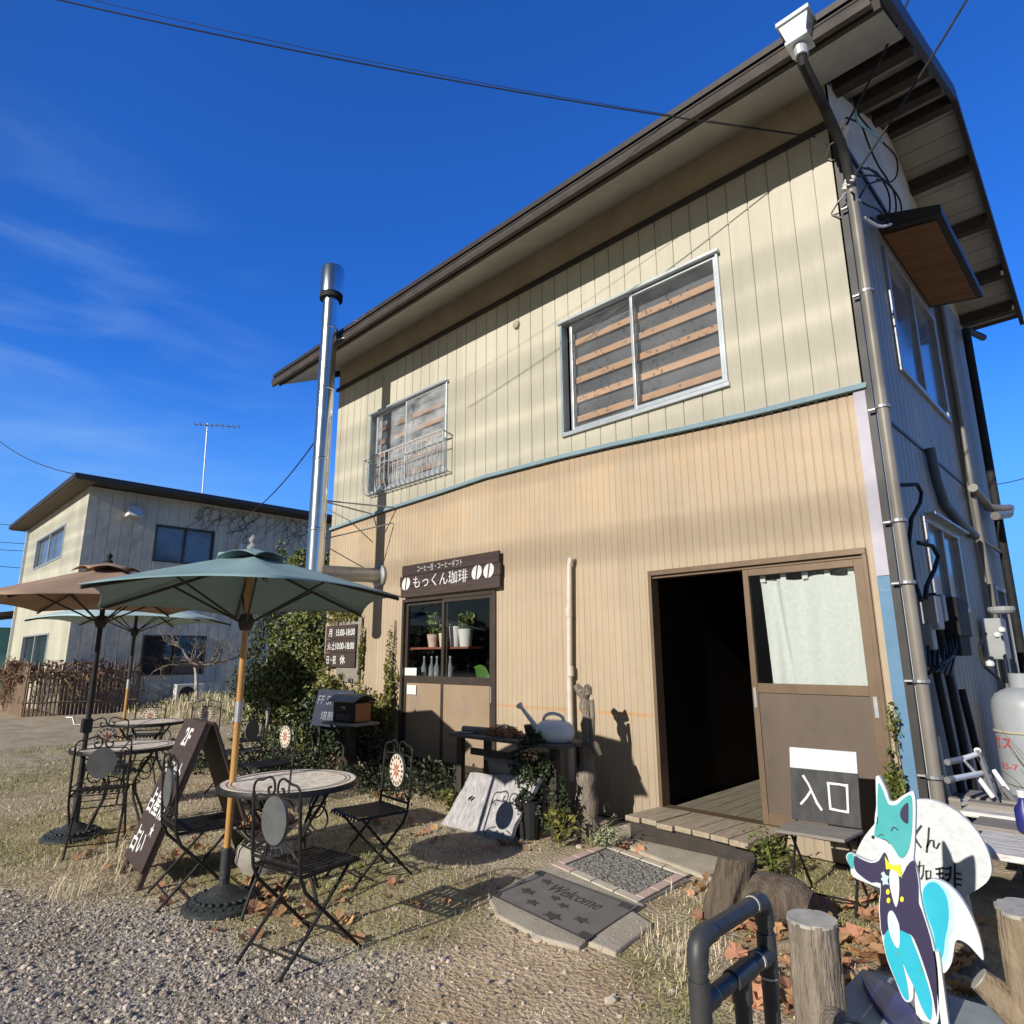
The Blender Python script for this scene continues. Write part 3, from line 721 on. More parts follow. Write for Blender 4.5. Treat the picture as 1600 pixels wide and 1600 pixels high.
prof = [(-0.885, 6.13), (-0.892, 6.085), (-0.875, 6.045), (-0.845, 6.035), (-0.82, 6.05), (-0.812, 6.10)]
v = []; f = []
for x in (XL-0.02, XR-0.1):
    v += [(x, y, z) for y, z in prof] + [(x, y+(0.006 if y < -0.85 else -0.006), z+0.008) for y, z in reversed(prof)]
npf = len(prof)*2
f = [(i, (i+1) % npf, npf+(i+1) % npf, npf+i) for i in range(npf)] + [tuple(range(npf)), tuple(range(2*npf-1, npf-1, -1))]
b.add(v, f); b.tube([(XL-0.02, -0.887, 6.135), (XR-0.1, -0.887, 6.135)], 0.011); gut = b.build('gutter', m_gutter, roof)
b = MB(); hx = 0.10   # rain hopper and downpipe
b.hexa([(hx-0.075, -0.99, 6.06), (hx+0.075, -0.99, 6.06), (hx+0.075, -0.83, 6.06), (hx-0.075, -0.83, 6.06)], [(hx-0.11, -1.02, 6.19), (hx+0.11, -1.02, 6.19), (hx+0.11, -0.82, 6.19), (hx-0.11, -0.82, 6.19)])
b.box((hx-0.125, -1.035, 6.195), (hx+0.125, -0.81, 6.235)); b.box((hx-0.085, -1.0, 6.02), (hx+0.085, -0.83, 6.055)); b.lathe([(0.05, 5.93), (0.055, 6.02)], 14, (hx, -0.91, 0))
b.build('rain_hopper', m_alu, roof, bevel=0.006)
b = MB(); b.tube([(hx, -0.91, 5.98), (hx, -0.90, 5.88), (0.11, -0.55, 5.75), (0.12, -0.22, 5.58), (0.12, -0.13, 5.45), (0.12, -0.10, 5.2)], 0.039, 14)
b.build('upper_downpipe', m_black, cafe, smooth=True)
b = MB(); b.tube([(0.12, -0.10, 5.22), (0.12, -0.09, 5.0), (0.12, -0.07, 2.0), (0.12, -0.06, 0.02)], 0.041, 14)
dpipe = b.build('downpipe', m_pipe, cafe, smooth=True)
b = MB()
for z in (5.1, 4.3, 3.33, 2.45, 2.0, 1.32, 0.7):
    b.lathe([(0.052, z-0.012), (0.055, z-0.01), (0.055, z+0.01), (0.052, z+0.012)], 14, (0.12, -0.075, 0)); b.box((0.02, -0.085, z-0.006), (0.12, -0.06, z+0.006))
b.build('pipe_clamps', m_steel_dull, dpipe)
b = MB(); b.tube([(0.078, -0.045, 0), (0.075, -0.045, 5.6)], 0.009, 6); b.build('conduit', mat('pale_conduit', (0.55, 0.53, 0.48), None, rough=0.5), cafe)
b = MB(); pA, pB = X(1517, 560, 0.16), X(1596, 1020, 0.16); b.tube([Vector((0.16, pB.y, 0)), Vector((0.16, pB.y, 1.6)), Vector((0.16, pA.y, 5.7)), Vector((0.2, 5.68, 6.02))], 0.048, 12); b.build('rear_downpipe', m_black, cafe, smooth=True)

# upstairs sliding windows on the front
def front_window(nm, w, blotchy, dx=0.0):
    x0, x1, z0, z1 = w
    b = MB(); t = 0.034; d0, d1 = -0.035, 0.07
    b.box((x0-0.01, d0, z0-0.018), (x1+0.01, d1, z0+t-0.01)); b.box((x0-0.02, d0-0.03, z1-0.01), (x1+0.02, d1, z1+0.022))
    b.box((x0, d0, z0+t-0.01), (x0+t, d1, z1-0.01)); b.box((x1-t*0.7, d0, z0+t-0.01), (x1, d1, z1-0.01))
    wf = b.build('window', m_alu, cafe, bevel=0.003)
    xm = (x0+x1)/2-0.03; s = 0.032
    for (a, c, y) in ((x0+0.10, xm+0.02, 0.035), (xm, x1-t*0.7-0.002, -0.005)):
        b = MB(); b.box((a, y-0.012, z0+t), (a+s, y+0.012, z1-0.02)); b.box((c-s, y-0.012, z0+t), (c, y+0.012, z1-0.02))
        b.box((a+s, y-0.011, z0+t), (c-s, y+0.011, z0+t+0.04)); b.box((a+s, y-0.011, z1-0.045), (c-s, y+0.011, z1-0.02)); b.build('sash', m_alu, wf, bevel=0.002)
        b = MB(); b.box((a+s, y-0.003, z0+t+0.04), (c-s, y+0.003, z1-0.045)); b.build('pane', m_blotch_glass if blotchy else m_frost2, wf)
        b = MB()
        if not blotchy:
            for i in range(46):
                px, pz = rnd(a+s+0.03, c-s-0.03), rnd(z0+0.13, z1-0.1); q = rnd(0.012, 0.02); an_ = rnd(-0.5, 0.5)
                for sg in (-1, 1):
                    dv = Vector((math.cos(an_+sg*0.9), 0, math.sin(an_+sg*0.9)))*q; nv = Vector((-dv.z, 0, dv.x)).normalized()*0.003; p = Vector((px, y+0.012, pz))
                    b.add([p-dv-nv, p-dv+nv, p+dv+nv, p+dv-nv], [(0, 1, 2, 3)])
            b.build('bird_pattern', m_black, wf)
    b = MB(); b.box((x0+0.05, 0.125, z0), (x1-0.03, 0.135, z1)); b.build('screen', m_blotch_screen if blotchy else m_board_grey, wf)
    nsl = 5
    for i in range(nsl):
        zz = z0+0.19+i*(z1-z0-0.42)/(nsl-1)
        b = MB(); b.box((x0+0.10, 0.095, zz-0.036), (x1-0.06, 0.115, zz+0.036)); b.build('slat', m_slat, wf)
    b = MB(); b.box((x0+0.01, d0-0.004, z0+t), (x0+0.035, d0, z1-0.02)); b.build('blue_jamb', m_bluetrim, wf)
    return wf
front_window('window', W2, False)
wf1 = front_window('window', W1, True)
# small balcony rail in front of the left window
b = MB(); yo = -0.17; xa, xb = F(568, 724, yo).x, F(692, 680, yo).x
b.tube([(xb, -0.01, 4.42), (xb, yo, 4.46), (xa, yo, 4.46), (xa, -0.01, 4.42)], 0.013, 8)
b.tube([(xb, yo, 4.31), (xa, yo, 4.31)], 0.008, 6)
nbr = 18
for i in range(nbr):
    x = xa+(xb-xa)*i/(nbr-1)
    b.tube([(x, yo, 4.46), (x, yo, 4.06), (x, yo+0.015, 3.98), (x, yo+0.05, 3.92), (x, -0.06, 3.90), (x, -0.01, 3.90)], 0.0075, 6)
b.tube([(xb, -0.03, 3.90), (xa, -0.03, 3.90)], 0.008, 6)
b.build('window_rail', mat('pale_rail', (0.55, 0.56, 0.56), (0.38, 0.37, 0.36), 20, 0.5), cafe, smooth=True)

# side windows
def side_window(w, mg, x=0.0):
    y0, y1, z0, z1 = w
    b = MB(); t = 0.05
    b.box((x-0.05, y0-0.02, z0-0.03), (x+0.035, y1+0.02, z0+0.02)); b.box((x-0.05, y0-0.02, z1-0.02), (x+0.035, y1+0.02, z1+0.03))
    b.box((x-0.05, y0-0.02, z0+0.02), (x+0.03, y0+t, z1-0.02)); b.box((x-0.05, y1-t, z0+0.02), (x+0.03, y1+0.02, z1-0.02)); ym = (y0+y1)/2
    b.box((x-0.03, ym-0.03, z0+0.02), (x+0.02, ym+0.03, z1-0.02))
    wf = b.build('window', m_steel_dull, cafe, bevel=0.003)
    for a, c in ((y0+t, ym-0.03), (ym+0.03, y1-t)):
        b = MB(); b.box((x-0.022, a, z0+0.02), (x-0.016, c, z1-0.02)); b.build('pane', mg, wf)
    return wf
side_window(SW2, m_bluegrey_glass); side_window(SWL, m_bluegrey_glass); side_window(SWR, m_bluegrey_glass, 0.05)
b = MB(); b.box((0.036, SWL[0]-0.05, SWL[3]+0.03), (0.12, SWL[1]+0.05, SWL[3]+0.05)); b.build('window_hood', m_steel_dull, cafe)
# canopy over the upstairs side window
b = MB(); b.hexa([(0.004, 1.22, 5.58), (0.52, 1.22, 5.50), (0.52, 3.25, 5.50), (0.004, 3.25, 5.58)], [(0.004, 1.22, 5.76), (0.52, 1.22, 5.60), (0.52, 3.25, 5.60), (0.004, 3.25, 5.76)])
aw = b.build('window_canopy', m_roof, cafe)
b = MB(); b.hexa([(0.02, 1.30, 5.565), (0.46, 1.30, 5.497), (0.46, 3.17, 5.497), (0.02, 3.17, 5.565)], [(0.02, 1.30, 5.57), (0.46, 1.30, 5.502), (0.46, 3.17, 5.502), (0.02, 3.17, 5.57)]); b.build('canopy_underside', m_plywood, aw)

# right entrance: frame, sliding door with curtain, dark interior
x0, x1, z0, z1 = RD
b = MB()
b.box((x0-0.01, -0.03, z1-0.035), (x1+0.01, 0.10, z1+0.012)); b.box((x0-0.012, -0.028, z0), (x0+0.022, 0.10, z1-0.035)); b.box((x1-0.02, -0.028, z0), (x1+0.012, 0.10, z1-0.035))
b.box((x0+0.022, 0.0, z1-0.062), (x1-0.02, 0.095, z1-0.037)); b.box((x0-0.01, -0.03, z0-0.025), (x1+0.01, 0.10, z0+0.004))
ent = b.build('entrance_frame', m_bronze, cafe, bevel=0.003)
da, dc = -1.13, x1-0.021; st = 0.06
b = MB(); b.box((da, 0.0, z0+0.006), (da+st*0.8, 0.04, z1-0.064)); b.box((dc-st*1.2, 0.0, z0+0.006), (dc, 0.04, z1-0.064))
b.box((da+st*0.8, 0.003, z1-0.12), (dc-st*1.2, 0.037, z1-0.064)); b.box((da+st*0.8, 0.003, 1.20), (dc-st*1.2, 0.037, 1.275)); b.box((da+st*0.8, 0.003, z0+0.006), (dc-st*1.2, 0.037, z0+0.09))
dr = b.build('sliding_door', m_bronze, cafe, bevel=0.003)
b = MB(); b.box((da+st*0.8, 0.014, z0+0.09), (dc-st*1.2, 0.026, 1.20)); b.build('kick_panel', m_panel, dr)
b = MB(); b.box((da+st*0.8, 0.016, 1.275), (dc-st*1.2, 0.022, z1-0.12)); b.build('pane', m_frost, dr)
b = MB(); b.box((da+0.012, -0.006, 1.08), (da+0.034, 0.0, 1.24)); b.box((dc-0.05, -0.005, 1.05), (dc-0.02, 0.0, 1.20)); b.build('door_pulls', m_steel_dull, dr, bevel=0.002)
# curtain with real folds and tab tops
b = MB(); ca, cz1, cz0 = da+st*0.8+0.075, z1-0.165, 1.22; cx_ = dc-st*1.2-0.005; nu, nv = 90, 14
vv = []
for j in range(nv+1):
    tz = j/nv; z = cz1+(cz0-cz1)*tz
    for i in range(nu+1):
        tu = i/nu; x = ca+(cx_-ca)*tu + 0.02*tz*(1-tu)
        fold = 0.026*math.sin(tu*15+0.6*tz+1.2*math.sin(3*tu))*(1-0.6*tu) + 0.022*math.exp(-((tu-0.15-0.10*tz)/0.035)**2) + 0.012*math.sin(5*tu+2*tz)
        vv.append((x, 0.075+fold, z + 0.012*math.sin(tu*PI*4)*(1-tz)))
b.add(vv, [(j*(nu+1)+i, j*(nu+1)+i+1, (j+1)*(nu+1)+i+1, (j+1)*(nu+1)+i) for j in range(nv) for i in range(nu)])
for i in range(5):
    x = ca+0.02+(cx_-ca-0.06)*i/4; b.box((x-0.022, 0.07, cz1-0.01), (x+0.022, 0.078, cz1+0.045))
b.build('door_curtain', m_curtain, dr, smooth=True)
# the room behind
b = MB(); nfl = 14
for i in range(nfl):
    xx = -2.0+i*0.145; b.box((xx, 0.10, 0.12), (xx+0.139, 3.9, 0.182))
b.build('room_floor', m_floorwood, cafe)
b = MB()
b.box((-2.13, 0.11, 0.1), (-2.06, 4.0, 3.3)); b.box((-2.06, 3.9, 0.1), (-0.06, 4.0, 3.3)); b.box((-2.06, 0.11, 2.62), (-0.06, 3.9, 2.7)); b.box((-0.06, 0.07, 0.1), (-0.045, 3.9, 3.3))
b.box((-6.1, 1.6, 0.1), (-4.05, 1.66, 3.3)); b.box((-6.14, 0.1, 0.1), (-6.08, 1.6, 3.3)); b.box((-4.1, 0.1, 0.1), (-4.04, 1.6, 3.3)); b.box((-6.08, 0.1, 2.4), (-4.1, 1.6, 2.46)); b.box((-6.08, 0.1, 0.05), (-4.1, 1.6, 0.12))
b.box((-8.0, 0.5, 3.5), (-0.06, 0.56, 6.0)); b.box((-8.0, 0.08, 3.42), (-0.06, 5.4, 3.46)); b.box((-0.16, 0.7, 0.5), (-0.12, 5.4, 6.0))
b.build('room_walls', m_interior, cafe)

# left doors
x0, x1, z0, z1 = LD
b = MB()
b.box((x0-0.01, -0.03, z1-0.03), (x1+0.01, 0.09, z1+0.012)); b.box((x0-0.012, -0.03, z0), (x0+0.03, 0.09, z1-0.03)); b.box((x1-0.035, -0.03, z0), (x1+0.012, 0.09, z1-0.03)); b.box((x0-0.01, -0.03, z0-0.05), (x1+0.01, 0.09, z0+0.012))
b.build('shop_window_frame', m_bronze_dk, cafe, bevel=0.003)
xm = -5.12
for (a, c, y) in ((x0+0.031, xm+0.03, 0.03), (xm-0.03, x1-0.036, -0.012)):
    b = MB(); s = 0.045
    b.box((a, y-0.015, z0+0.02), (a+s, y+0.015, z1-0.035)); b.box((c-s, y-0.015, z0+0.02), (c, y+0.015, z1-0.035))
    b.box((a+s, y-0.014, z1-0.075), (c-s, y+0.014, z1-0.035)); b.box((a+s, y-0.014, 1.17), (c-s, y+0.014, 1.26)); b.box((a+s, y-0.014, z0+0.02), (c-s, y+0.014, z0+0.10))
    sd = b.build('shop_sliding_door', m_bronze_dk, cafe, bevel=0.002)
    b = MB(); b.box((a+s, y-0.004, 1.26), (c-s, y+0.002, z1-0.075)); b.build('pane', m_glass, sd)
    b = MB(); b.box((a+s, y-0.004, z0+0.10), (c-s, y+0.006, 1.17)); b.build('kick_panel', m_panel_tan, sd)
    b = MB(); b.box((c-0.03, y-0.02, 0.98), (c-0.012, y-0.015, 1.16)); b.build('door_pull', m_steel_dull, sd)
b = MB(); b.box((-5.955, 0.011, 1.262), (-5.70, 0.014, 1.36)); b.box((-5.90, 0.011, 1.02), (-5.70, 0.0135, 1.14)); b.build('stickers', m_white, sd)

# stubby pipes on the front wall
b = MB(); b.tube([(-2.97, -0.03, 2.50), (-2.97, -0.075, 2.50), (-2.985, -0.075, 2.44), (-3.0, -0.075, 1.95), (-3.02, -0.075, 1.27), (-3.02, -0.075, 0.3)], 0.029, 14)
for z in (1.35, 1.95): b.lathe([(0.035, z-0.05), (0.035, z+0.05)], 14, (-3.005, -0.075, 0))
b.build('drain_pipe', m_pvc, cafe, smooth=True)
b = MB(); vp = F(808, 508, 0); b.lathe([(0.055, 0), (0.05, 0.03), (0.03, 0.04)], 18, (vp.x, -0.001, vp.z), mx=Matrix.Rotation(R(90), 3, 'X')); b.build('vent_cap', m_frieze, cafe, smooth=True)
# steel flue in front of the facade
cx_, cy_ = -6.61, -1.05
b = MB(); b.lathe([(0.117, 2.27), (0.117, 7.0)], 32, (cx_, cy_, 0), cap=True); ch = b.build('chimney', m_steel, cafe, smooth=True)
b = MB()
for z in (2.3, 3.2, 4.2, 5.25, 6.2): b.lathe([(0.1175, z-0.02), (0.122, z-0.012), (0.122, z+0.012), (0.1175, z+0.02)], 32, (cx_, cy_, 0), cap=False)
b.build('flue_bands', m_steel, ch, smooth=True)
b = MB(); b.lathe([(0.128, 6.74), (0.168, 6.75), (0.168, 7.17), (0.158, 7.19), (0.10, 7.20)], 32, (cx_, cy_, 0));  b.build('flue_cap', m_steel, ch, smooth=True)
b = MB(); b.lathe([(0.119, 6.66), (0.165, 6.67), (0.165, 6.735), (0.13, 6.735)], 32, (cx_, cy_, 0)); b.build('cap_shade_ring', m_black, ch)  # black ring standing for the shaded gap below the flue cap
b = MB(); b.tube([(cx_, cy_, 2.62), (cx_, -0.02, 2.66)], 0.105, 24); b.lathe([(0.17, 0), (0.165, 0.03), (0.11, 0.05)], 24, (cx_, -0.012, 2.66), mx=Matrix.Rotation(R(90), 3, 'X')); b.build('flue_elbow', m_steel_dull, ch, smooth=True)
b = MB()
b.tube([(cx_, cy_, 3.62), (cx_-0.25, -0.02, 3.62)], 0.012, 6); b.tube([(cx_, cy_, 3.62), (cx_+0.35, -0.02, 3.62)], 0.012, 6); b.tube([(cx_-0.2, cy_+0.06, 3.62), (cx_-0.9, -0.02, 3.62)], 0.008, 6)
b.tube([(cx_, cy_, 3.05), (cx_-0.25, -0.02, 2.75)], 0.008, 6); b.tube([(cx_, cy_, 3.05), (cx_+0.3, -0.02, 3.4)], 0.01, 6)
b.tube([(cx_, cy_+0.1, 6.05), (cx_+0.32, -0.80, 6.1)], 0.008, 6); b.tube([(cx_, cy_+0.1, 6.05), (cx_-0.32, -0.80, 6.1)], 0.008, 6)
b.build('flue_bracket', m_steel_dull, ch)

# wall services on the shaded side
b = MB(); hose = [X(1453, 700, 0.05), X(1462, 745, 0.05), X(1475, 785, 0.05), X(1500, 815, 0.05), X(1524, 838, 0.05)]
b.tube(hose, 0.045, 10); b.build('duct_hose', m_bluegrey_hose, cafe, smooth=True)
b = MB(); b.tube([X(1520, 762, 0.1), X(1545, 793, 0.12), X(1560, 795, 0.2), X(1578, 794, 0.25), X(1576, 803, 0.25), X(1555, 806, 0.2)], 0.05, 10)
b.tube([X(1521, 765, 0.08), X(1527, 800, 0.08), X(1536, 845, 0.08), X(1572, 868, 0.15)], 0.022, 8); b.tube([(0.07, 3.56, 5.9), (0.07, 3.56, 2.9), (0.07, 3.66, 2.3), (0.07, 3.63, 0.4)], 0.03, 10)
b.build('wall_pipes', m_pipe, cafe, smooth=True)
b = MB()
b.tube([X(1405, 758, 0.05), X(1433, 757, 0.12), X(1440, 770, 0.12), X(1438, 785, 0.12), X(1424, 810, 0.1), X(1420, 850, 0.08), X(1428, 905, 0.08), X(1440, 940, 0.1)], 0.016, 7)
b.tube([X(1434, 848, 0.05), X(1457, 853, 0.1), X(1466, 870, 0.1), X(1460, 890, 0.1), X(1448, 915, 0.1), X(1446, 935, 0.1)], 0.018, 7)
b.build('meter_cables', m_black, cafe, smooth=True)
def meter(px, py, w, h, d, mm, nm='meter_box'):
    c = X(px, py, 0.06); b = MB(); b.box((0.012, c.y-w/2, c.z-h/2), (0.012+d, c.y+w/2, c.z+h/2)); return b.build(nm, mm, cafe, bevel=0.012)
meter(1450, 958, 0.20, 0.26, 0.13, m_meter); meter(1466, 950, 0.12, 0.22, 0.10, m_meter); meter(1453, 995, 0.14, 0.20, 0.08, m_meter); meter(1492, 965, 0.45, 0.34, 0.12, m_black); meter(1498, 1005, 0.42, 0.22, 0.10, m_black)
b = MB()
for q in range(4): b.tube([X(1450+q*8, 1010, 0.06), X(1452+q*7, 1040, 0.12), X(1462+q*8, 1050+q*2, 0.14), X(1482+q*4, 1035-q*9, 0.1), X(1478+q*4, 1010-q*6, 0.06)], 0.011, 6)
b.tube([X(1450, 1052, 0.1), X(1490, 1025, 0.12)], 0.016, 6); b.build('meter_wires', m_black, cafe, smooth=True)
c0 = X(1548, 985, 0.08); b = MB(); b.box((0.055, c0.y-0.16, c0.z-0.3), (0.2, c0.y+0.16, c0.z+0.12)); b.lathe([(0.10, -0.03), (0.12, 0.0), (0.12, 0.04), (0.02, 0.05)], 16, (0.2, c0.y, c0.z+0.2)); gm = b.build('gas_meter', m_meter, cafe, bevel=0.01)
b = MB(); b.tube([X(1540, 990, 0.15), X(1530, 1010, 0.18), X(1536, 1040, 0.18), X(1560, 1060, 0.2)], 0.015, 7); b.build('gas_hose', m_black, gm, smooth=True)
for px, py in ((1558, 992), (1565, 984), (1547, 1037)):
    c = X(px, py, 0.22); b = MB(); b.lathe([(0.0, -0.035), (0.03, -0.02), (0.036, 0.0), (0.03, 0.02), (0.0, 0.035)], 12, c, cap=False); b.build('valve', m_white, gm, smooth=True)
# cream conduits and dried ivy by the corner
b = MB(); b.tube([(0.06, 0.32, 0.0), (0.04, 0.32, 1.05)], 0.018, 8); b.tube([(0.06, 0.55, 0.0), (0.04, 0.52, 0.9)], 0.013, 8); b.build('stub_conduits', mat('cream_conduit', (0.62, 0.58, 0.46), None, rough=0.5), cafe)

for q, (yy, h_, r2_, mm) in enumerate(((0.24, 1.9, 0.02, m_pipe), (0.72, 1.7, 0.028, m_black), (0.86, 1.3, 0.02, m_pipe), (1.05, 2.0, 0.03, m_black), (1.3, 1.5, 0.022, m_pipe), (1.62, 1.2, 0.03, m_black))):
    b = MB(); b.tube([(0.10+0.03*(q % 2), yy, 0.0), (0.04, yy-0.05, h_)], r2_, 8); b.build('standing_pipe', mm, cafe, smooth=True)
# ------------------------------------------------------------------ the paler building to the left
NX, NY = -20.5, -0.95; NL, NB = -29.4, 8.5; NZ = 6.5
nb = thing('neighbour_building', 'pale two-storey metal-clad building with flat overhanging roof across the yard', 'building', (-25, 4, 0), local=False)
NW = [(-27.4, -23.0, 4.65, 5.75), (-27.2, -23.1, 1.2, 2.3)]
NS = [(0.95, 2.75, 4.45, 5.62), (0.95, 2.8, 1.0, 2.2)]
pr = [(0, 0), (0.29, 0), (0.296, -0.015), (0.31, -0.015), (0.316, 0)]
NF = lambda u, d, z: Vector((u, NY-d, z)); NSd = lambda u, d, z: Vector((NX+d, u, z))
b = MB(); siding(b, NF, NL, NX, lambda u: (0.25, NZ), 0.12, [(0, 0), (0.105, 0), (0.108, -0.006), (0.115, -0.006), (0.12, 0)], NW); b.build('front_wall', m_nb, nb)
b = MB(); siding(b, NSd, NY, NB, lambda u: (0.25, NZ), 0.32, pr, NS); b.build('side_wall', m_nb, nb)
b = MB(); b.box((NL, NY+0.03, 0), (NX-0.02, NB, 0.25)); b.box((NL, NY+0.06, 0.25), (NL+0.05, NB, NZ)); b.box((NL, NB-0.05, 0.25), (NX-0.02, NB, NZ)); b.build('plinth', m_conc, nb)
b = MB(); b.hexa([(NL-1.0, NY-0.55, 6.52), (NX+0.75, NY-0.55, 6.52), (NX+0.75, NB+0.4, 6.52), (NL-1.0, NB+0.4, 6.52)], [(NL-1.0, NY-0.55, 6.66), (NX+0.75, NY-0.55, 6.66), (NX+0.75, NB+0.4, 6.66), (NL-1.0, NB+0.4, 6.66)])
nr = b.build('roof', m_roof, nb)
b = MB()
for i in range(72): x = NL-0.95+i*0.147; b.box((x, NY-0.5, 6.485), (x+0.07, NY+0.0, 6.517))
b.build('roof_underside', mat('corrugated_underside', (0.20, 0.165, 0.12), (0.15, 0.12, 0.09), 3, 0.7), nr)
for (u0, u1, z0, z1) in NW:
    b = MB(); ym = (u0+u1)/2
    b.box((u0, NY-0.03, z0), (u1, NY+0.08, z0+0.05)); b.box((u0, NY-0.03, z1-0.05), (u1, NY+0.08, z1)); b.box((u0, NY-0.03, z0+0.05), (u0+0.06, NY+0.08, z1-0.05)); b.box((u1-0.06, NY-0.03, z0+0.05), (u1, NY+0.08, z1-0.05)); b.box((ym-0.05, NY-0.02, z0+0.05), (ym+0.05, NY+0.04, z1-0.05))
    wf = b.build('window', m_alu, nb); b = MB(); b.box((u0, NY+0.09, z0), (u1, NY+0.10, z1)); b.build('pane', m_bluegrey_glass if z0 > 3 else m_darkglass, wf)
for i, (u0, u1, z0, z1) in enumerate(NS):
    b = MB(); ym = (u0+u1)/2
    b.box((NX-0.08, u0, z0), (NX+0.02, u1, z0+0.05)); b.box((NX-0.08, u0, z1-0.05), (NX+0.02, u1, z1)); b.box((NX-0.08, u0, z0+0.05), (NX+0.02, u0+0.05, z1-0.05)); b.box((NX-0.08, u1-0.05, z0+0.05), (NX+0.02, u1, z1-0.05)); b.box((NX-0.05, ym-0.02, z0+0.05), (NX+0.01, ym+0.02, z1-0.05))
    wf = b.build('window', m_bronze_dk, nb); b = MB(); b.box((NX-0.10, u0, z0), (NX-0.09, u1, z1)); b.build('pane', m_bluegrey_glass if i == 0 else m_darkglass, wf)
b = MB(); b.hexa([(NX+0.01, 0.05, 5.72), (NX+0.42, 0.05, 5.72), (NX+0.42, 0.45, 5.72), (NX+0.01, 0.45, 5.72)], [(NX+0.01, 0.08, 6.05), (NX+0.18, 0.08, 6.05), (NX+0.18, 0.42, 6.05), (NX+0.01, 0.42, 6.05)]); b.build('vent_hood', m_white, nb)
b = MB(); b.box((NX+0.0, 3.55, 3.9), (NX+0.1, 3.68, 5.3)); b.box((NL-0.05, NY-0.09, 0.1), (NL+0.03, NY-0.01, 6.4)); b.build('downpipes', m_white, nb)
b = MB()
for _ in range(38):
    p = Vector((NX+0.03, rnd(2.4, 6.5), 6.4)); pts = [p.copy()]
    for _ in range(7): p = p+Vector((0, rnd(-0.25, 0.2), rnd(-0.26, 0.02))); p.z = max(p.z, 3.6); pts.append(p.copy())
    b.tube(pts, 0.008, 3)
tag(b.build('climbing_vine', m_dryvine), 'bare creeper stems spreading under the roof of the far pale building', 'vine')

# mint shed at the far left edge
c = Vector((-33.0, -2.2, 0))
sh = thing('mint_shed', 'small mint green shed with brown tiled roof at the left edge', 'shed', c, local=False)
b = MB(); b.box((-36.5, -2.6, 0.2), (-31.6, 2, 2.75)); b.build('wall', m_teal_wall, sh)
b = MB(); b.hexa([(-37, -3.4, 2.78), (-31.0, -3.4, 2.78), (-31.0, 2, 3.7), (-37, 2, 3.7)], [(-37, -3.4, 2.95), (-31.0, -3.4, 2.95), (-31.0, 2, 3.87), (-37, 2, 3.87)]); b.build('roof', mat('brown_tin', (0.13, 0.075, 0.05), (0.20, 0.12, 0.08), 2, 0.7, stretch=(6, 1, 1)), sh)
b = MB(); b.box((-34.6, -2.66, 1.2), (-32.1, -2.61, 2.4)); wf = b.build('window', m_teal_wall, sh); b = MB(); b.box((-34.5, -2.69, 1.3), (-32.2, -2.665, 2.3)); b.build('pane', m_bluegrey_glass, wf)
# house far behind on the right
hr = thing('far_house', 'grey-roofed house far behind the right edge of the cafe', 'house', (-2.0, 40, 0), local=False)
b = MB(); b.box((-0.7, 36, 0), (12, 46, 3.3)); b.build('wall', m_nb, hr)
b = MB(); b.hexa([(-1.4, 35.2, 3.32), (12.6, 35.2, 3.32), (12.6, 46.8, 3.32), (-1.4, 46.8, 3.32)], [(-1.0, 40.8, 6.2), (12.3, 40.8, 6.2), (12.3, 41.2, 6.2), (-1.0, 41.2, 6.2)]); b.build('roof', mat('grey_tiles', (0.13, 0.13, 0.135), (0.19, 0.19, 0.2), 4, 0.7), hr)
b = MB(); b.box((0.6, 35.93, 1.0), (2.4, 35.995, 2.2)); b.build('window', m_bluegrey_glass, hr)
# fence with dead creeper, small trees, air conditioner
fx0, fy0 = -22.2, -1.9; fx1, fy1 = -19.6, 0.9
fn = thing('bamboo_fence', 'rusty brown slatted fence tangled with dead creeper below the pale building', 'fence', (fx0, fy0, 0), local=False)
b = MB()
n_ = 64
for i in range(n_):
    t = i/(n_-1); x = -23.6+(3.1)*min(1, t/0.55) if t < 0.55 else -20.5+0.5*(t-0.55)/0.45; y = -1.75 if t < 0.55 else -1.75+2.6*(t-0.55)/0.45
    h = 1.35+rnd(-0.1, 0.12); b.tube([(x, y, 0), (x+rnd(-.02, .02), y, h)], 0.028, 5)
b.build('bamboo_slats', m_fence, fn)
b = MB(); b.tube([(-23.6, -1.79, 0.35), (-20.5, -1.79, 0.35), (-19.96, 0.85, 0.35)], 0.02, 5); b.tube([(-23.6, -1.79, 1.15), (-20.5, -1.79, 1.15), (-19.96, 0.85, 1.15)], 0.02, 5); b.build('fence_rails', m_fence, fn)
b = MB()
for q in range(2): leaves(b, (-21.8+q*1.6, -1.7+q*1.0, 1.15), (1.6-q*.4, 0.4+q*0.6, 0.34), 520, 0.12, clump=40)
for _ in range(160):
    t = random.random(); x = -23.7+3.3*t if t < .6 else rnd(-20.6, -19.8); y = -1.85 if t < .6 else rnd(-1.8, 0.9)
    p = Vector((x, y, rnd(0.7, 1.5))); pts = [p.copy()]
    for _ in range(5): p = p+Vector((rnd(-.2, .2), rnd(-.12, .12), rnd(-.28, .14))); pts.append(p.copy())
    b.tube(pts, 0.012, 3)
tag(b.build('dead_creeper', m_dryvine), 'brown tangle of dead creeper over the rusty slatted fence', 'creeper')
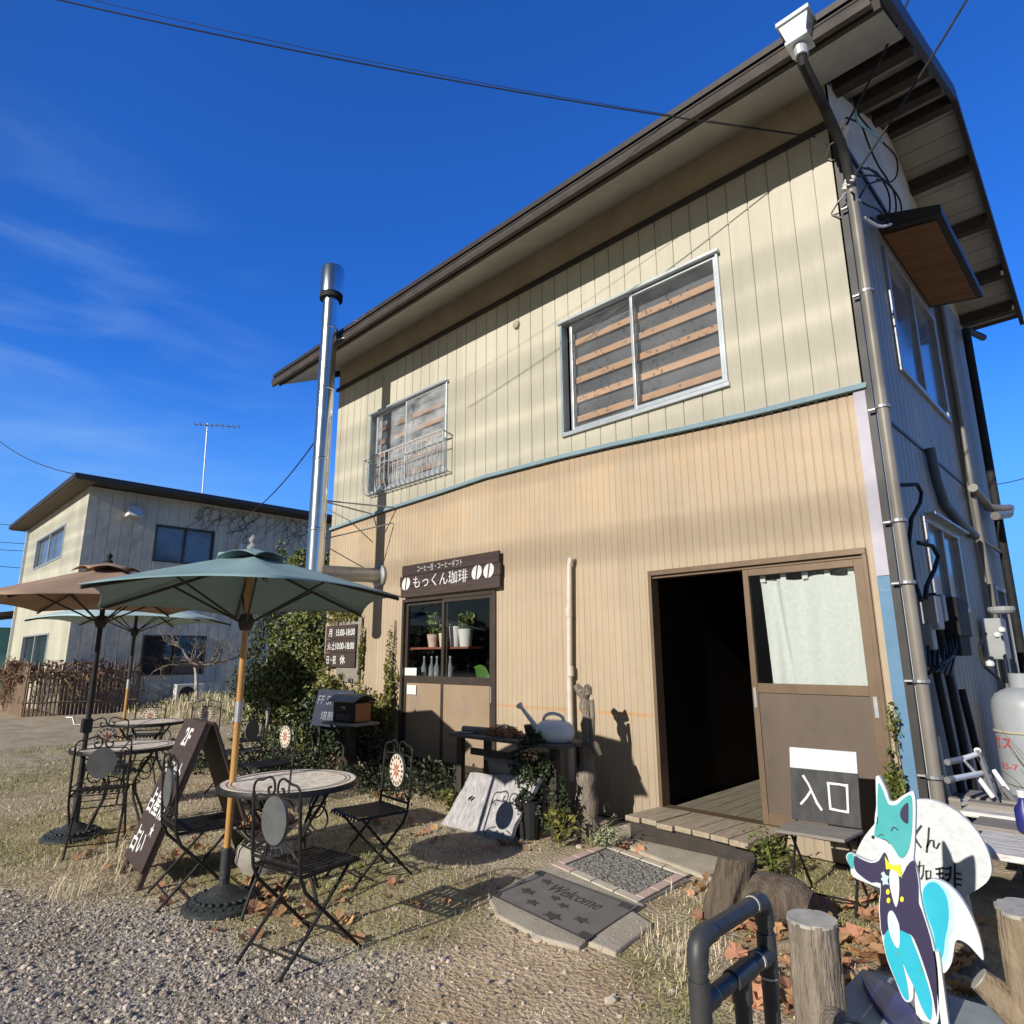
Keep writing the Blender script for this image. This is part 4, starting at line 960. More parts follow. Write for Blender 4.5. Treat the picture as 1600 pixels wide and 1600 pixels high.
def branch(b, p, d, l, r, depth, gnarl=0.35):
    pts = [p.copy()]; rr = [r]; q = p.copy(); dd = d.normalized()
    for i in range(4):
        dd = (dd + Vector((rnd(-1, 1), rnd(-1, 1), rnd(-0.6, 0.9)))*gnarl).normalized(); q = q+dd*l/4; pts.append(q.copy()); rr.append(r*(1-0.13*(i+1)))
    b.tube(pts, rr, 6 if r > 0.02 else 4)
    if depth > 0:
        for _ in range(3):
            t = random.choice(pts[2:]); branch(b, t, dd+Vector((rnd(-1, 1), rnd(-1, 1), rnd(-0.5, 0.8)))*0.9, l*rnd(0.5, 0.75), r*0.55, depth-1, gnarl)
tr = thing('bare_tree', 'small bare pruned tree with pale trunk before the dark window', 'tree', (-19.2, 2.2, 0.3), local=True)
b = MB(); branch(b, Vector((0, 0, 0)), Vector((0, 0, 1)), 1.0, 0.085, 0, 0.12); b.build('trunk', mat('pale_bark', (0.50, 0.47, 0.42), (0.3, 0.28, 0.24), 6, 0.9), tr, smooth=True)
b = MB()
for q in range(6): a = q*1.05; branch(b, Vector((0, 0, 0.95)), Vector((math.cos(a), math.sin(a), 0.35)), 0.8, 0.05, 3, 0.4)
b.build('branches', m_bark_grey, tr)
tr = thing('conifer_tree', 'grey-green conifer standing behind the leafy bush', 'tree', (-15.5, 2.6, 0), local=True)
b = MB(); b.tube([(0, 0, 0), (0.05, 0, 1.5), (0, 0, 3.0)], [0.1, 0.08, 0.03], 7); b.build('trunk', m_bark, tr)
b = MB()
for q in range(46):
    z = 0.5+2.5*q/46; r = 0.95*(1-(q/46)**1.5)+0.12
    for _ in range(3): a = rnd(0, 2*PI); leaves(b, (r*0.7*math.cos(a), r*0.7*math.sin(a), z), (0.3, 0.3, 0.14), 22, 0.10)
b.build('crown', m_conifer, tr)
ac = thing('air_conditioner', 'cream outdoor air conditioner unit on the far building wall', 'air conditioner', (-19.9, 2.2, 0.12), R(90), local=True)
b = MB(); b.box((-0.4, -0.15, 0.05), (0.4, 0.15, 0.62)); b.box((-0.33, -0.14, 0), (-0.25, 0.14, 0.045)); b.box((0.25, -0.14, 0), (0.33, 0.14, 0.045)); b.build('case', m_acwhite, ac, bevel=0.015)
b = MB(); b.lathe([(0.22, 0), (0.225, 0.012), (0.05, 0.02)], 24, (-0.1, -0.155, 0.33), mx=Matrix.Rotation(R(90), 3, 'X')); b.build('fan_grille', m_black, ac)
# TV aerial
an = thing('tv_aerial', 'thin television aerial on a mast above the pale building roof', 'aerial', (-23.0, 3.1, 6.66), local=True)
b = MB(); b.tube([(0, 0, 0), (0.02, -0.1, 3.5)], 0.025, 6); b.build('mast', m_steel_dull, an)
b = MB(); b.tube([(-0.1, -0.5, 3.4), (0.5, 0.9, 3.5)], 0.02, 5)
for i in range(9): q = Vector((-0.1, -0.5, 3.4)).lerp(Vector((0.5, 0.9, 3.5)), i/8); b.tube([q+Vector((0.2, -0.1, 0)), q-Vector((0.2, -0.1, 0))], 0.012, 4)
b.build('antenna', m_steel_dull, an)

# ------------------------------------------------------------------ overhead cables
def cable(a, c, sag, r, label, group='overhead cables'):
    b = MB(); b.tube(catenary(a, c, sag), r, 5); return tag(b.build('overhead_cable', m_black), label, 'cable', group)
e1 = F(1275, 214, -0.12)
cable(e1, CAM+ray(58, -8)*8, 0.10, 0.0065, 'long black cable rising leftwards across the blue sky from the roof corner')
cable(F(1240, 208, -0.12), CAM+ray(125, -5)*8.3, 0.10, 0.003, 'thinnest cable running just above the long black cable')
cable(F(1318, 203, -0.12), CAM+ray(1428, -20)*7.5, 0.03, 0.010, 'upper left of two cables dropping steeply onto the roof corner')
cable(F(1324, 290, -0.12), CAM+ray(1522, -20)*7.5, 0.03, 0.010, 'cable dropping from the top right past the barge board')
cable(F(500, 679, -0.3), Vector((-20.3, 3.0, 6.15)), 0.5, 0.012, 'sagging cable between the steel flue and the pale building')
cable(CAM+ray(-12, 680)*34, Vector((NX+0.3, -1.1, 6.72)), 0.3, 0.014, 'cable falling from the left edge onto the pale building roof')
for q, (ya, yb) in enumerate(((818, 822), (846, 850), (858, 861), (884, 888))):
    cable(CAM+ray(-10, ya)*60, CAM+ray(70, yb)*62, 0.05, 0.022, 'far parallel power line left of the pale building')
cable(CAM+ray(1556, 757)*22, CAM+ray(1612, 744)*22, 0.02, 0.012, 'short cable at the right edge behind the cafe')
for q, (zz, yy) in enumerate(((5.45, -37), (5.05, -38), (4.55, -37.5), (4.12, -38.5), (3.1, -38))):
    z0 = zz+0.44*(-yy); b = MB(); b.tube(catenary((-30, yy, z0+0.5-0.2), (20, yy, z0-0.55), 0.3, 10), 0.04, 6)
    tag(b.build('power_line', m_black), 'power line strung behind the viewer', 'cable', 'power lines behind the viewer')
# insulators and drooping service wires at the corner
iw = thing('service_drop', 'tangle of insulators and drooping service wires at the upper wall corner', 'wires', (0.1, -0.1, 5.6), local=False)
b = MB()
for (px, py) in ((1306, 203), (1314, 199), (1320, 206), (1322, 290), (1330, 284)):
    c = F(px, py, -0.12); b.lathe([(0.0, -0.05), (0.028, -0.04), (0.02, -0.015), (0.03, 0.0), (0.02, 0.015), (0.028, 0.04), (0.0, 0.05)], 10, c, cap=False, mx=Matrix.Rotation(R(25), 3, 'Y'))
b.build('insulators', m_white, iw, smooth=True)
b = MB()
b.tube([F(1290, 245, -0.02), F(1297, 225, -0.1), F(1318, 214, -0.12)], 0.007, 5); b.tube([F(1299, 333, -0.02), F(1310, 315, -0.1), F(1330, 290, -0.12)], 0.007, 5); b.tube([F(1290, 248, -0.01), F(1305, 250, -0.03)], 0.006, 5); b.tube([F(1299, 335, -0.01), F(1316, 340, -0.03)], 0.006, 5)
b.tube([e1, F(1293, 232, -0.02)], 0.008, 5)
b.build('wire_hooks', m_steel_dull, iw)
def XP(pts, x0): return [X(px, py, x0) for px, py in pts]
b = MB()
def smooth_pts(p, n=4):
    out = []
    for i in range(len(p)-1):
        a, b_, c, d = p[max(i-1, 0)], p[i], p[i+1], p[min(i+2, len(p)-1)]
        for k_ in range(n):
            t = k_/n; out.append(0.5*((2*b_)+(c-a)*t+(2*a-5*b_+4*c-d)*t*t+(3*b_-a-3*c+d)*t**3))
    return out+[p[-1]]
for pl in ([(1322, 184), (1345, 195), (1357, 225), (1372, 258), (1388, 283), (1376, 282), (1355, 290), (1342, 310)], [(1340, 178), (1362, 205), (1382, 225), (1400, 245), (1402, 270), (1392, 284), (1370, 280)],
           [(1345, 262), (1370, 270), (1388, 300), (1390, 330), (1380, 348), (1360, 340)], [(1356, 262), (1385, 285), (1405, 310), (1408, 335), (1395, 352), (1375, 352), (1352, 340)], [(1330, 300), (1350, 318), (1375, 330), (1385, 350)], [(1340, 275), (1372, 276), (1395, 295), (1400, 330), (1386, 346)]):
    b.tube(smooth_pts(XP(pl, 0.14)), 0.009, 5)
b.build('drooping_wires', m_black, iw, smooth=True)
b = MB(); b.tube(smooth_pts(XP([(1336, 168), (1340, 190), (1360, 205), (1378, 222)], 0.16)), 0.010, 5); b.build('green_wire', mat('green_wire', (0.25, 0.48, 0.42), None, rough=0.5), iw, smooth=True)
b = MB(); b.tube(smooth_pts(XP([(1350, 340), (1365, 350), (1378, 354), (1392, 350)], 0.15)), 0.014, 6); b.build('white_sleeve', m_white, iw, smooth=True)

# ------------------------------------------------------------------ signs on the wall
sg = thing('shop_sign', 'dark brown plank sign with white lettering and coffee beans above the shop window', 'sign', (-5.1, -0.05, 2.28), local=False)
q = [F(628, 937, -0.075), F(783, 920, -0.075), F(783, 857, -0.075), F(628, 886, -0.075)]
b = MB()
zb, zt = 2.29, 2.73; xa, xb = -5.98, -4.05
for i in range(3):
    z0 = zb+(zt-zb)*i/3; z1_ = zb+(zt-zb)*(i+1)/3-0.004; e = (0.0, -0.03, 0.015)[i]; e2 = (0.01, 0.02, 0.0)[i]
    b.hexa([(xa+e, -0.08, z0), (xb+e2, -0.08, z0), (xb+e2, -0.05, z0), (xa+e, -0.05, z0)], [(xa+e, -0.08, z1_), (xb+e2, -0.08, z1_), (xb+e2, -0.05, z1_), (xa+e, -0.05, z1_)])
b.build('board', m_signwood, sg, bevel=0.004)
ux, uz = (1, 0, 0), (0, 0, 1)
text('コーヒー豆・コーヒーギフト', sg, 'lettering', m_text, (-5.62, -0.081, 2.615), ux, uz, 0.92, 0.085)
text('もっくん珈琲', sg, 'lettering', m_text, (-5.70, -0.081, 2.40), ux, uz, 1.10, 0.165)
for bx, bz in ((-5.86, 2.475), (-4.43, 2.50), (-4.22, 2.50)):
    for sgn in (-1, 1):
        b = MB(); pl = []
        for i in range(13):
            a = PI/2+sgn*PI*i/12; xx = 0.078*math.cos(a); zz = 0.085*math.sin(a); pl.append(Vector((bx+xx*1.0+zz*0.16+sgn*-0.012, -0.0815, bz+zz)))
        b.hexa(pl, [p+Vector((0, -0.003, 0)) for p in pl]); b.build('coffee_bean', m_text, sg)
hs = thing('hours_sign', 'dark opening-hours board on a grey plank, half hidden by ivy', 'sign', (-7.4, -0.05, 1.4), local=False)
b = MB(); b.hexa([(-7.62, -0.045, 1.16), (-7.0, -0.045, 1.14), (-7.0, -0.02, 1.14), (-7.62, -0.02, 1.16)], [(-7.6, -0.045, 2.08), (-6.98, -0.045, 2.08), (-6.98, -0.02, 2.08), (-7.6, -0.02, 2.08)]); b.build('backing_plank', m_oldwood, hs)
b = MB()
for z0, z1_ in ((1.36, 1.57), (1.575, 1.77), (1.775, 1.98)): b.box((-7.92, -0.075, z0), (-7.07, -0.047, z1_))
b.build('board', m_signwood, hs)
text('月', hs, 'lettering', m_text, (-7.84, -0.076, 1.81), ux, uz, 0.10, 0.12, bold=0.015); text('15:00-18:00', hs, 'lettering', m_text, (-7.62, -0.076, 1.82), ux, uz, 0.52, 0.10, bold=0.015)
text('火-土', hs, 'lettering', m_text, (-7.86, -0.076, 1.61), ux, uz, 0.22, 0.12, bold=0.015); text('10:00-18:00', hs, 'lettering', m_text, (-7.62, -0.076, 1.62), ux, uz, 0.52, 0.10, bold=0.015)
text('日・祝', hs, 'lettering', m_text, (-7.86, -0.076, 1.40), ux, uz, 0.27, 0.13, bold=0.015); text('休', hs, 'lettering', m_text, (-7.48, -0.076, 1.40), ux, uz, 0.15, 0.13, bold=0.015)

# behind the shop window: shelf, pots, bottles, leaves
b = MB(); b.box((-5.93, 0.07, 1.60), (-4.75, 0.33, 1.625)); b.box((-5.93, 0.07, 1.16), (-4.2, 0.4, 1.185)); tag(b.build('window_shelf', mat('red_brown_shelf', (0.28, 0.09, 0.05), (0.2, 0.07, 0.04), 5, 0.5)), 'red-brown shelf across the shop window', 'shelf')
def pot(name, lab, x, y, z, r, h, mm, plant=0, pm=m_leaf, grp='pots on the shelf'):
    t = thing(name, lab, 'pot', (x, y, z), group=grp)
    b = MB(); b.lathe([(r*0.72, 0), (r*0.8, h*0.3), (r, h), (r*0.9, h), (r*0.8, h*0.85), (0.01, h*0.85)], 20); b.build('pot_body', mm, t, smooth=True)
    if plant:
        b = MB(); leaves(b, (0, 0, h+plant*0.5), (r*1.3, r*0.9, plant*0.55), 46, 0.07)
        for q in range(7): b.tube([(0, 0, h*0.85), (rnd(-r, r)*0.5, rnd(-r, r)*.3, h+plant*0.4), (rnd(-r, r)*1.2, rnd(-r, r)*.5, h+plant*rnd(.6, 1))], 0.004, 4)
        b.build('foliage', pm, t)
    return t
pot('flower_pot', 'pink patterned flower pot with drooping leaves on the window shelf', -5.56, 0.17, 1.625, 0.085, 0.17, m_terracotta, 0.3)
pot('cream_jug', 'cream pot beside the pink patterned pot on the window shelf', -5.34, 0.17, 1.625, 0.07, 0.18, m_cream_pot, 0.12)
pot('white_planter', 'white tapered planter left of the middle window post', -5.13, 0.19, 1.625, 0.085, 0.26, m_white)
pot('white_planter', 'white tapered planter with stems right of the middle window post', -4.93, 0.19, 1.625, 0.10, 0.22, m_white, 0.22)
bt = thing('glass_bottle', 'clear glass bottle in the row below the window shelf', 'bottle', (-5.74, 0.17, 1.185), group='glass bottles in a row')
b = MB(); b.lathe([(0.036, 0), (0.04, 0.01), (0.04, 0.18), (0.016, 0.24), (0.016, 0.30)], 14); b.build('bottle_body', mat('bottle_glass', (0.30, 0.33, 0.33), (0.10, 0.11, 0.11), 12, 0.06, spec=1.0), bt, smooth=True)
b = MB(); b.lathe([(0.019, 0.30), (0.019, 0.325)], 10); b.build('bottle_cap', m_steel_dull, bt)
for i in range(1, 5): c = dup(bt); c.location = (-5.74+0.135*i, 0.17+0.02*(i % 2), 1.185)
t = thing('leafy_plant', 'big glossy green leaves at the bottom right of the shop window', 'plant', (-4.5, 0.2, 1.185))
for a, s in ((R(28), 0.36), (R(150), 0.34)):
    b = MB(); n = 9; d = Vector((math.cos(a), 0.1, math.sin(a))); up_ = Vector((-math.sin(a), 0, math.cos(a)))
    v = [];
    for i in range(n): tt = i/(n-1); wd = 0.10*math.sin(PI*min(1, tt*0.95+0.03))**0.7; c = d*s*tt + Vector((0, 0, 0.02)); v += [c-up_*wd, c+Vector((0, -0.03, 0)), c+up_*wd]
    f = []
    for i in range(n-1): f += [(3*i, 3*i+1, 3*i+4, 3*i+3), (3*i+1, 3*i+2, 3*i+5, 3*i+4)]
    b.add(v, f); b.build('leaf', mat('glossy_leaf', (0.05, 0.12, 0.02), (0.08, 0.17, 0.03), 6, 0.3), t, smooth=True)

# ------------------------------------------------------------------ parasols
def hexcanopy(name, cloth, root, cen, apex, rim_z, Rr, phi, tilt=(0, 0), nseg=6, vent=True):
    """six-panel canopy with sagging rim between rib tips; coordinates local to root"""
    rim = []
    for k_ in range(6):
        a0 = phi+k_*PI/3; a1 = a0+PI/3
        p0 = Vector((math.cos(a0), math.sin(a0), 0))*Rr; p1 = Vector((math.cos(a1), math.sin(a1), 0))*Rr
        for s in range(nseg):
            t = s/nseg; sag = 4*t*(1-t); p = p0.lerp(p1, t)*(1-0.055*sag); p.z = rim_z+0.035*sag+tilt[0]*p.x+tilt[1]*p.y; rim.append(p)
    n = len(rim); NR = 7; v = []; f = []
    for j in range(NR+1):
        t = 0.06+0.94*j/NR
        for i, p in enumerate(rim):
            s = (i % nseg)/nseg; sag = 4*s*(1-s)
            q = Vector((p.x*t, p.y*t, apex+(p.z-apex)*(t**1.06) - 0.025*sag*math.sin(PI*t))); v.append(q)
    for j in range(NR):
        for i in range(n): f.append((j*n+i, j*n+(i+1) % n, (j+1)*n+(i+1) % n, (j+1)*n+i))
    b = MB(); b.add(v, f); cn = b.build('canopy', cloth, root, smooth=False)
    m_ = cn.modifiers.new('thick', 'SOLIDIFY'); m_.thickness = 0.004; m_.offset = -1
    cn.data.polygons.foreach_set('use_smooth', [True]*len(cn.data.polygons))
    eds = [(j*n+i) for j in range(NR+1) for i in range(0, n, nseg)]
    if vent:
        v = []; f = []
        for j in range(4):
            t = (0.02, 0.09, 0.17, 0.24)[j]
            for i, p in enumerate(rim):
                s = (i % nseg)/nseg; sag = 4*s*(1-s)
                v.append(Vector((p.x*t, p.y*t, apex+0.045-(0.42*Rr)*t*0.72 + (0.03*sag*(t/0.24)**2) + (0.0 if j < 3 else -0.008*(1-sag)))))
        for j in range(3):
            for i in range(n): f.append((j*n+i, j*n+(i+1) % n, (j+1)*n+(i+1) % n, (j+1)*n+i))
        b = MB(); b.add(v, f); vc = b.build('vent_flap', cloth, cn); m_ = vc.modifiers.new('thick', 'SOLIDIFY'); m_.thickness = 0.004
        vc.data.polygons.foreach_set('use_smooth', [True]*len(vc.data.polygons))
    for k_ in range(6):
        p = rim[k_*nseg]; a = Vector((0, 0, apex-0.045)); e = Vector((p.x*0.985, p.y*0.985, p.z-0.014)); b = MB()
        b.tube([a, a.lerp(e, 0.5)+Vector((0, 0, -0.004)), e], 0.011, 6); rb = b.build('rib', m_darkwood, root)
        mid = a.lerp(e, 0.52); b = MB(); b.tube([Vector((0, 0, rim_z-0.13))+Vector((p.x, p.y, 0)).normalized()*0.05, mid], 0.008, 5); b.build('strut', m_darkwood, rb)
    return cn
def parasol(name, label, loc, cloth, apex, rim_z, Rr, phi, lowm, upm, tilt=(0, 0), crank=False, lean=(0, 0), off=(0, 0)):
    t = thing(name, label, 'parasol', loc, group='parasols over the cafe tables')
    b = MB(); r_ = 0.021; b.tube([(0, 0, 0.30), (lean[0]*.5, lean[1]*.5, 1.15)], r_, 12); b.build('lower_pole', lowm, t, smooth=True)
    b = MB(); b.tube([(lean[0]*.5, lean[1]*.5, 1.14), (lean[0], lean[1], apex+0.02)], r_, 12); up = b.build('upper_pole', upm, t, smooth=True)
    b = MB(); b.lathe([(0.0245, 1.09), (0.0245, 1.22)], 12, (lean[0]*.5, lean[1]*.5, 0)); b.build('ferrule', m_black if crank else m_steel_dull, up)
    b = MB(); b.lathe([(0.235, 0.0), (0.235, 0.02), (0.215, 0.035), (0.19, 0.04), (0.15, 0.065), (0.105, 0.075), (0.085, 0.10), (0.05, 0.115), (0.032, 0.13), (0.032, 0.33), (0.027, 0.335)], 36)
    bs_ = b.build('cast_base', m_castiron, t, smooth=True)
    b = MB()
    for k_ in range(24):
        a = k_*PI/12; b.lathe([(0.0, -0.014), (0.013, -0.008), (0.016, 0.0), (0.013, 0.008), (0, 0.014)], 6, (0.168*math.cos(a), 0.168*math.sin(a), 0.058), cap=False); b.lathe([(0.0, -0.01), (0.011, 0.0), (0, 0.01)], 6, (0.205*math.cos(a+.1), 0.205*math.sin(a+.1), 0.04), cap=False)
    b.build('relief_ring', m_castiron, bs_)
    hd = bpy.data.objects.new('canopy_frame', None)
    bpy.data.objects.remove(hd)
    cn = hexcanopy(name, cloth, t, (0, 0), apex, rim_z, Rr, phi, tilt)
    b = MB(); b.lathe([(0.032, apex-0.10), (0.034, apex-0.02), (0.03, apex+0.0)], 14); b.lathe([(0.035, rim_z-0.19), (0.05, rim_z-0.15), (0.05, rim_z-0.11), (0.035, rim_z-0.08)], 14); b.build('hubs', m_darkwood, t, smooth=True)
    b = MB(); b.lathe([(0.03, apex+0.03), (0.036, apex+0.055), (0.02, apex+0.07), (0.012, apex+0.08), (0.024, apex+0.095), (0.026, apex+0.11), (0.012, apex+0.127), (0.004, apex+0.14)], 16); b.build('finial', m_meter if not crank else upm, t, smooth=True)
    if crank:
        b = MB(); b.box((-0.035, -0.045, 0.86), (0.035, 0.035, 0.98)); cb = b.build('crank_box', m_black, t, bevel=0.008)
        b = MB(); b.tube([(0, -0.05, 0.93), (-0.03, -0.09, 0.93), (-0.09, -0.10, 0.99), (-0.13, -0.14, 0.99)], 0.009, 6); b.build('crank_handle', m_steel_dull, cb)
    return t
parasol('garden_parasol', 'grey-green parasol on a yellow wooden pole nearest the camera', (-3.06, -3.44, 0), m_green_cloth, 2.20, 1.872, 1.06, -6.609, m_polewood, m_polewood, (0.045, -0.017))
parasol('garden_parasol', 'brown parasol on a black crank pole at the left edge', (-5.60, -3.70, 0), m_brown_cloth, 2.34, 1.97, 1.2, R(15), m_black, m_black, crank=True)
parasol('garden_parasol', 'pale green parasol farthest back on a thin wooden pole', (-8.9, -2.5, 0), m_pale_cloth, 2.36, 2.0, 1.28, R(20), m_polewood, m_darkwood)

# ------------------------------------------------------------------ bistro tables
def table_proto():
    t = thing('mosaic_table', 'round mosaic bistro table', 'table', group='mosaic bistro tables'); Rr = 0.43; zt = 0.72
    b = MB(); b.lathe([(Rr-0.012, zt-0.012), (Rr-0.012, zt+0.001)], 56); top = b.build('tabletop', m_tabletop, t)
    b = MB(); b.lathe([(Rr-0.014, zt-0.03), (Rr+0.004, zt-0.03), (Rr+0.006, zt-0.01), (Rr-0.002, zt+0.004), (Rr-0.012, zt+0.002), (Rr-0.014, zt-0.03)], 56, cap=False); b.build('rim', m_iron, t, smooth=True)
    b = MB(); b.box((-0.004, -Rr+0.012, zt+0.0015), (0.004, Rr-0.012, zt+0.0035))
    b.build('fold_seam', m_iron, top)
    for rr_ in (Rr-0.05, Rr-0.075):
        b = MB(); b.lathe([(rr_-0.003, zt+0.0012), (rr_-0.003, zt+0.003), (rr_+0.003, zt+0.003), (rr_+0.003, zt+0.0012)], 56, cap=False); b.build('inlay_ring', m_dark_tile, top)
    for k_ in range(4):
        a = PI/4+k_*PI/2; c, s = math.cos(a), math.sin(a); P = lambda r, z: (r*c, r*s, z); b = MB()
        b.tube([P(0.34, zt-0.03), P(0.30, 0.62), P(0.20, 0.50), P(0.145, 0.40), P(0.17, 0.28), P(0.25, 0.14), P(0.31, 0.0)], 0.011, 7); lg = b.build('leg', m_iron, t, smooth=True)
        b = MB(); cen = Vector(P(0.265, 0.52)); e1 = Vector((c, s, 0)); b.tube([cen+e1*0.075*math.cos(q*PI/8)+Vector((0, 0, 0.075*math.sin(q*PI/8))) for q in range(16)], 0.006, 5, closed=True); b.build('hoop', m_iron, lg, smooth=True)
    b = MB(); b.tube([(0.15*math.cos(q*PI/12), 0.15*math.sin(q*PI/12), 0.40) for q in range(24)], 0.007, 5, closed=True); b.tube([(0.33*math.cos(q*PI/16), 0.33*math.sin(q*PI/16), zt-0.034) for q in range(32)], 0.008, 5, closed=True); b.build('ring_brace', m_iron, t, smooth=True)
    return t
m = bpy.data.materials.new('stone_mosaic'); m.use_nodes = True; nt = m.node_tree; k = nt.links.new; bs = nt.nodes['Principled BSDF']; bs.inputs['Roughness'].default_value = 0.38
tcn = nt.nodes.new('ShaderNodeTexCoord'); vo = nt.nodes.new('ShaderNodeTexVoronoi'); vo.feature = 'DISTANCE_TO_EDGE'; vo.inputs['Scale'].default_value = 15; k(tcn.outputs['Object'], vo.inputs['Vector'])
v2 = nt.nodes.new('ShaderNodeTexVoronoi'); v2.inputs['Scale'].default_value = 15; k(tcn.outputs['Object'], v2.inputs['Vector'])
r1 = nt.nodes.new('ShaderNodeValToRGB'); r1.color_ramp.elements[0].position = 0.03; r1.color_ramp.elements[1].position = 0.07; r1.color_ramp.elements[0].color = (0.62, 0.56, 0.45, 1); r1.color_ramp.elements[1].color = (0, 0, 0, 1); k(vo.outputs['Distance'], r1.inputs[0])
sp2 = nt.nodes.new('ShaderNodeSeparateColor'); k(v2.outputs['Color'], sp2.inputs[0])
r2 = nt.nodes.new('ShaderNodeValToRGB'); r2.color_ramp.elements[0].color = (0.62, 0.52, 0.42, 1); r2.color_ramp.elements[1].color = (0.84, 0.75, 0.62, 1); k(sp2.outputs[0], r2.inputs[0])
r3 = nt.nodes.new('ShaderNodeValToRGB'); r3.color_ramp.elements[0].position = 0.03; r3.color_ramp.elements[1].position = 0.07; k(vo.outputs['Distance'], r3.inputs[0])
mx = nt.nodes.new('ShaderNodeMixRGB'); mx.inputs['Color1'].default_value = (0.88, 0.83, 0.73, 1); k(r3.outputs[0], mx.inputs['Fac']); k(r2.outputs[0], mx.inputs['Color2']); k(mx.outputs[0], bs.inputs['Base Color'])
m_tabletop = m
tb = table_proto()
place(tb, (-2.84, -3.16, 0), R(62), 'round mosaic-topped bistro table under the grey-green parasol nearest the camera')
t2 = dup(tb); place(t2, (-5.58, -3.38, 0), R(70), 'round mosaic bistro table left of the 2F sign board, beside the black pole')
t3 = dup(tb); place(t3, (-7.95, -2.50, 0), R(60), 'farthest mosaic bistro table, partly behind the second tabletop')

# ------------------------------------------------------------------ folding bistro chairs (seat centre at origin, facing +Y)
def chair_proto():
    t = thing('bistro_chair', 'folding iron bistro chair', 'chair', group='folding iron bistro chairs')
    for sx in (-1, 1):
        b = MB(); x = 0.195*sx
        up = [(x, -0.215, 0.80), (x, -0.195, 0.50), (x, -0.185, 0.43), (x, -0.15, 0.36), (x, 0.02, 0.20), (x, 0.23, 0.0)]
        b.tube(up, 0.0095, 8); b.build('leg', m_iron, t, smooth=True)
        b = MB(); x2 = 0.172*sx; b.tube([(x2, 0.16, 0.435), (x2, 0.10, 0.37), (x2, -0.06, 0.20), (x2, -0.26, 0.0)], 0.0095, 8); b.build('leg', m_iron, t, smooth=True)
    b = MB(); b.tube([(-0.172, -0.19, 0.075), (0.172, -0.19, 0.075)], 0.006, 6); b.tube([(-0.195, 0.155, 0.07), (0.195, 0.155, 0.07)], 0.006, 6); b.build('stretcher', m_iron, t)
    # scrolled top rail
    for sx in (-1, 1):
        b = MB()
        pts = [Vector((0.195*sx, -0.215, 0.79)), Vector((0.192*sx, -0.216, 0.835)), Vector((0.165*sx, -0.216, 0.862)), Vector((0.12*sx, -0.217, 0.868)), Vector((0.06*sx, -0.218, 0.888)), Vector((0.022*sx, -0.218, 0.872)), Vector((0.012*sx, -0.218, 0.835))]
        for q in range(9): a = PI*1.0-q*0.62; r_ = 0.034*(1-q/11); pts.append(Vector((sx*(0.048-(-math.cos(a))*-r_*-1), -0.218, 0.825-math.sin(a)*r_*1.0)) if False else Vector((sx*(0.046+math.cos(a)*r_), -0.218, 0.828-math.sin(a)*r_)))
        b.tube(smooth_pts(pts, 3), 0.0065, 6)
        # small side scrolls under the rail
        pts = [Vector((0.19*sx, -0.214, 0.755)), Vector((0.16*sx, -0.214, 0.79)), Vector((0.09*sx, -0.216, 0.795)), Vector((0.0, -0.217, 0.80))]
        b.tube(smooth_pts(pts, 3), 0.0055, 6)
        pts = [Vector((sx*(0.155+0.022*math.cos(-0.5+q*0.6)*(1-q/14)), -0.214, 0.752+0.022*math.sin(-0.5+q*0.6)*(1-q/14))) for q in range(10)]
        b.tube(pts, 0.005, 5)
        # lower scrolls
        b.tube(smooth_pts([Vector((0.19*sx, -0.193, 0.50)), Vector((0.13*sx, -0.197, 0.555)), Vector((0.06*sx, -0.20, 0.575))], 3), 0.005, 5)
        pts = [Vector((sx*(0.12+0.035*math.cos(q*0.6)*(1-q/16)), -0.195, 0.515+0.03*math.sin(q*0.6)*(1-q/16))) for q in range(11)]; b.tube(pts, 0.0045, 5)
        pts = [Vector((sx*(0.035+0.024*math.cos(q*0.6)*(1-q/16)), -0.196, 0.525+0.03*math.sin(q*0.6)*(1-q/16))) for q in range(11)]; b.tube(pts, 0.0045, 5)
        b.build('scrollwork', m_iron, t, smooth=True)
    b = MB(); b.tube([(-0.192, -0.193, 0.485), (0.192, -0.193, 0.485)], 0.0085, 6); b.build('cross_bar', m_iron, t, smooth=True)
    # medallion: plain back, mosaic front
    MXd = Matrix.Rotation(R(-90), 3, 'X')
    b = MB(); v = []; n = 36
    for yy in (-0.222, -0.206):
        for q in range(n): a = q*2*PI/n; v.append((0.102*math.cos(a), yy, 0.683+0.118*math.sin(a)))
    b.add(v, [tuple(range(n)), tuple(range(2*n-1, n-1, -1))]+[(q, (q+1) % n, n+(q+1) % n, n+q) for q in range(n)]); md = b.build('medallion', m_discback, t)
    def ell(rx, rz, yy, n=36): return [Vector((rx*math.cos(q*2*PI/n), yy, 0.683+rz*math.sin(q*2*PI/n))) for q in range(n)]
    b = MB(); b.hexa(ell(0.096, 0.111, -0.2058), ell(0.096, 0.111, -0.203)); b.build('cream_inlay', m_cream_tile, md)
    b = MB()
    for q in range(16):
        a = q*PI/8; P = lambda r, da: Vector((0.96*r*math.cos(a+da), -0.2028, 0.683+1.11*r*math.sin(a+da))); pl = [P(0.072, -0.11), P(0.094, -0.09), P(0.094, 0.09), P(0.072, 0.11)]
        b.hexa(pl, [p+Vector((0, 0.002, 0)) for p in pl])
    b.build('tile_ring', m_dark_tile, md)
    b = MB()
    for q in range(8):
        a = q*PI/4; P = lambda r, da: Vector((r*math.cos(a+da), -0.2028, 0.683+1.1*r*math.sin(a+da))); pl = [P(0.006, 0), P(0.030, -0.30), P(0.062, 0), P(0.030, 0.30)]
        b.hexa(pl, [p+Vector((0, 0.002, 0)) for p in pl])
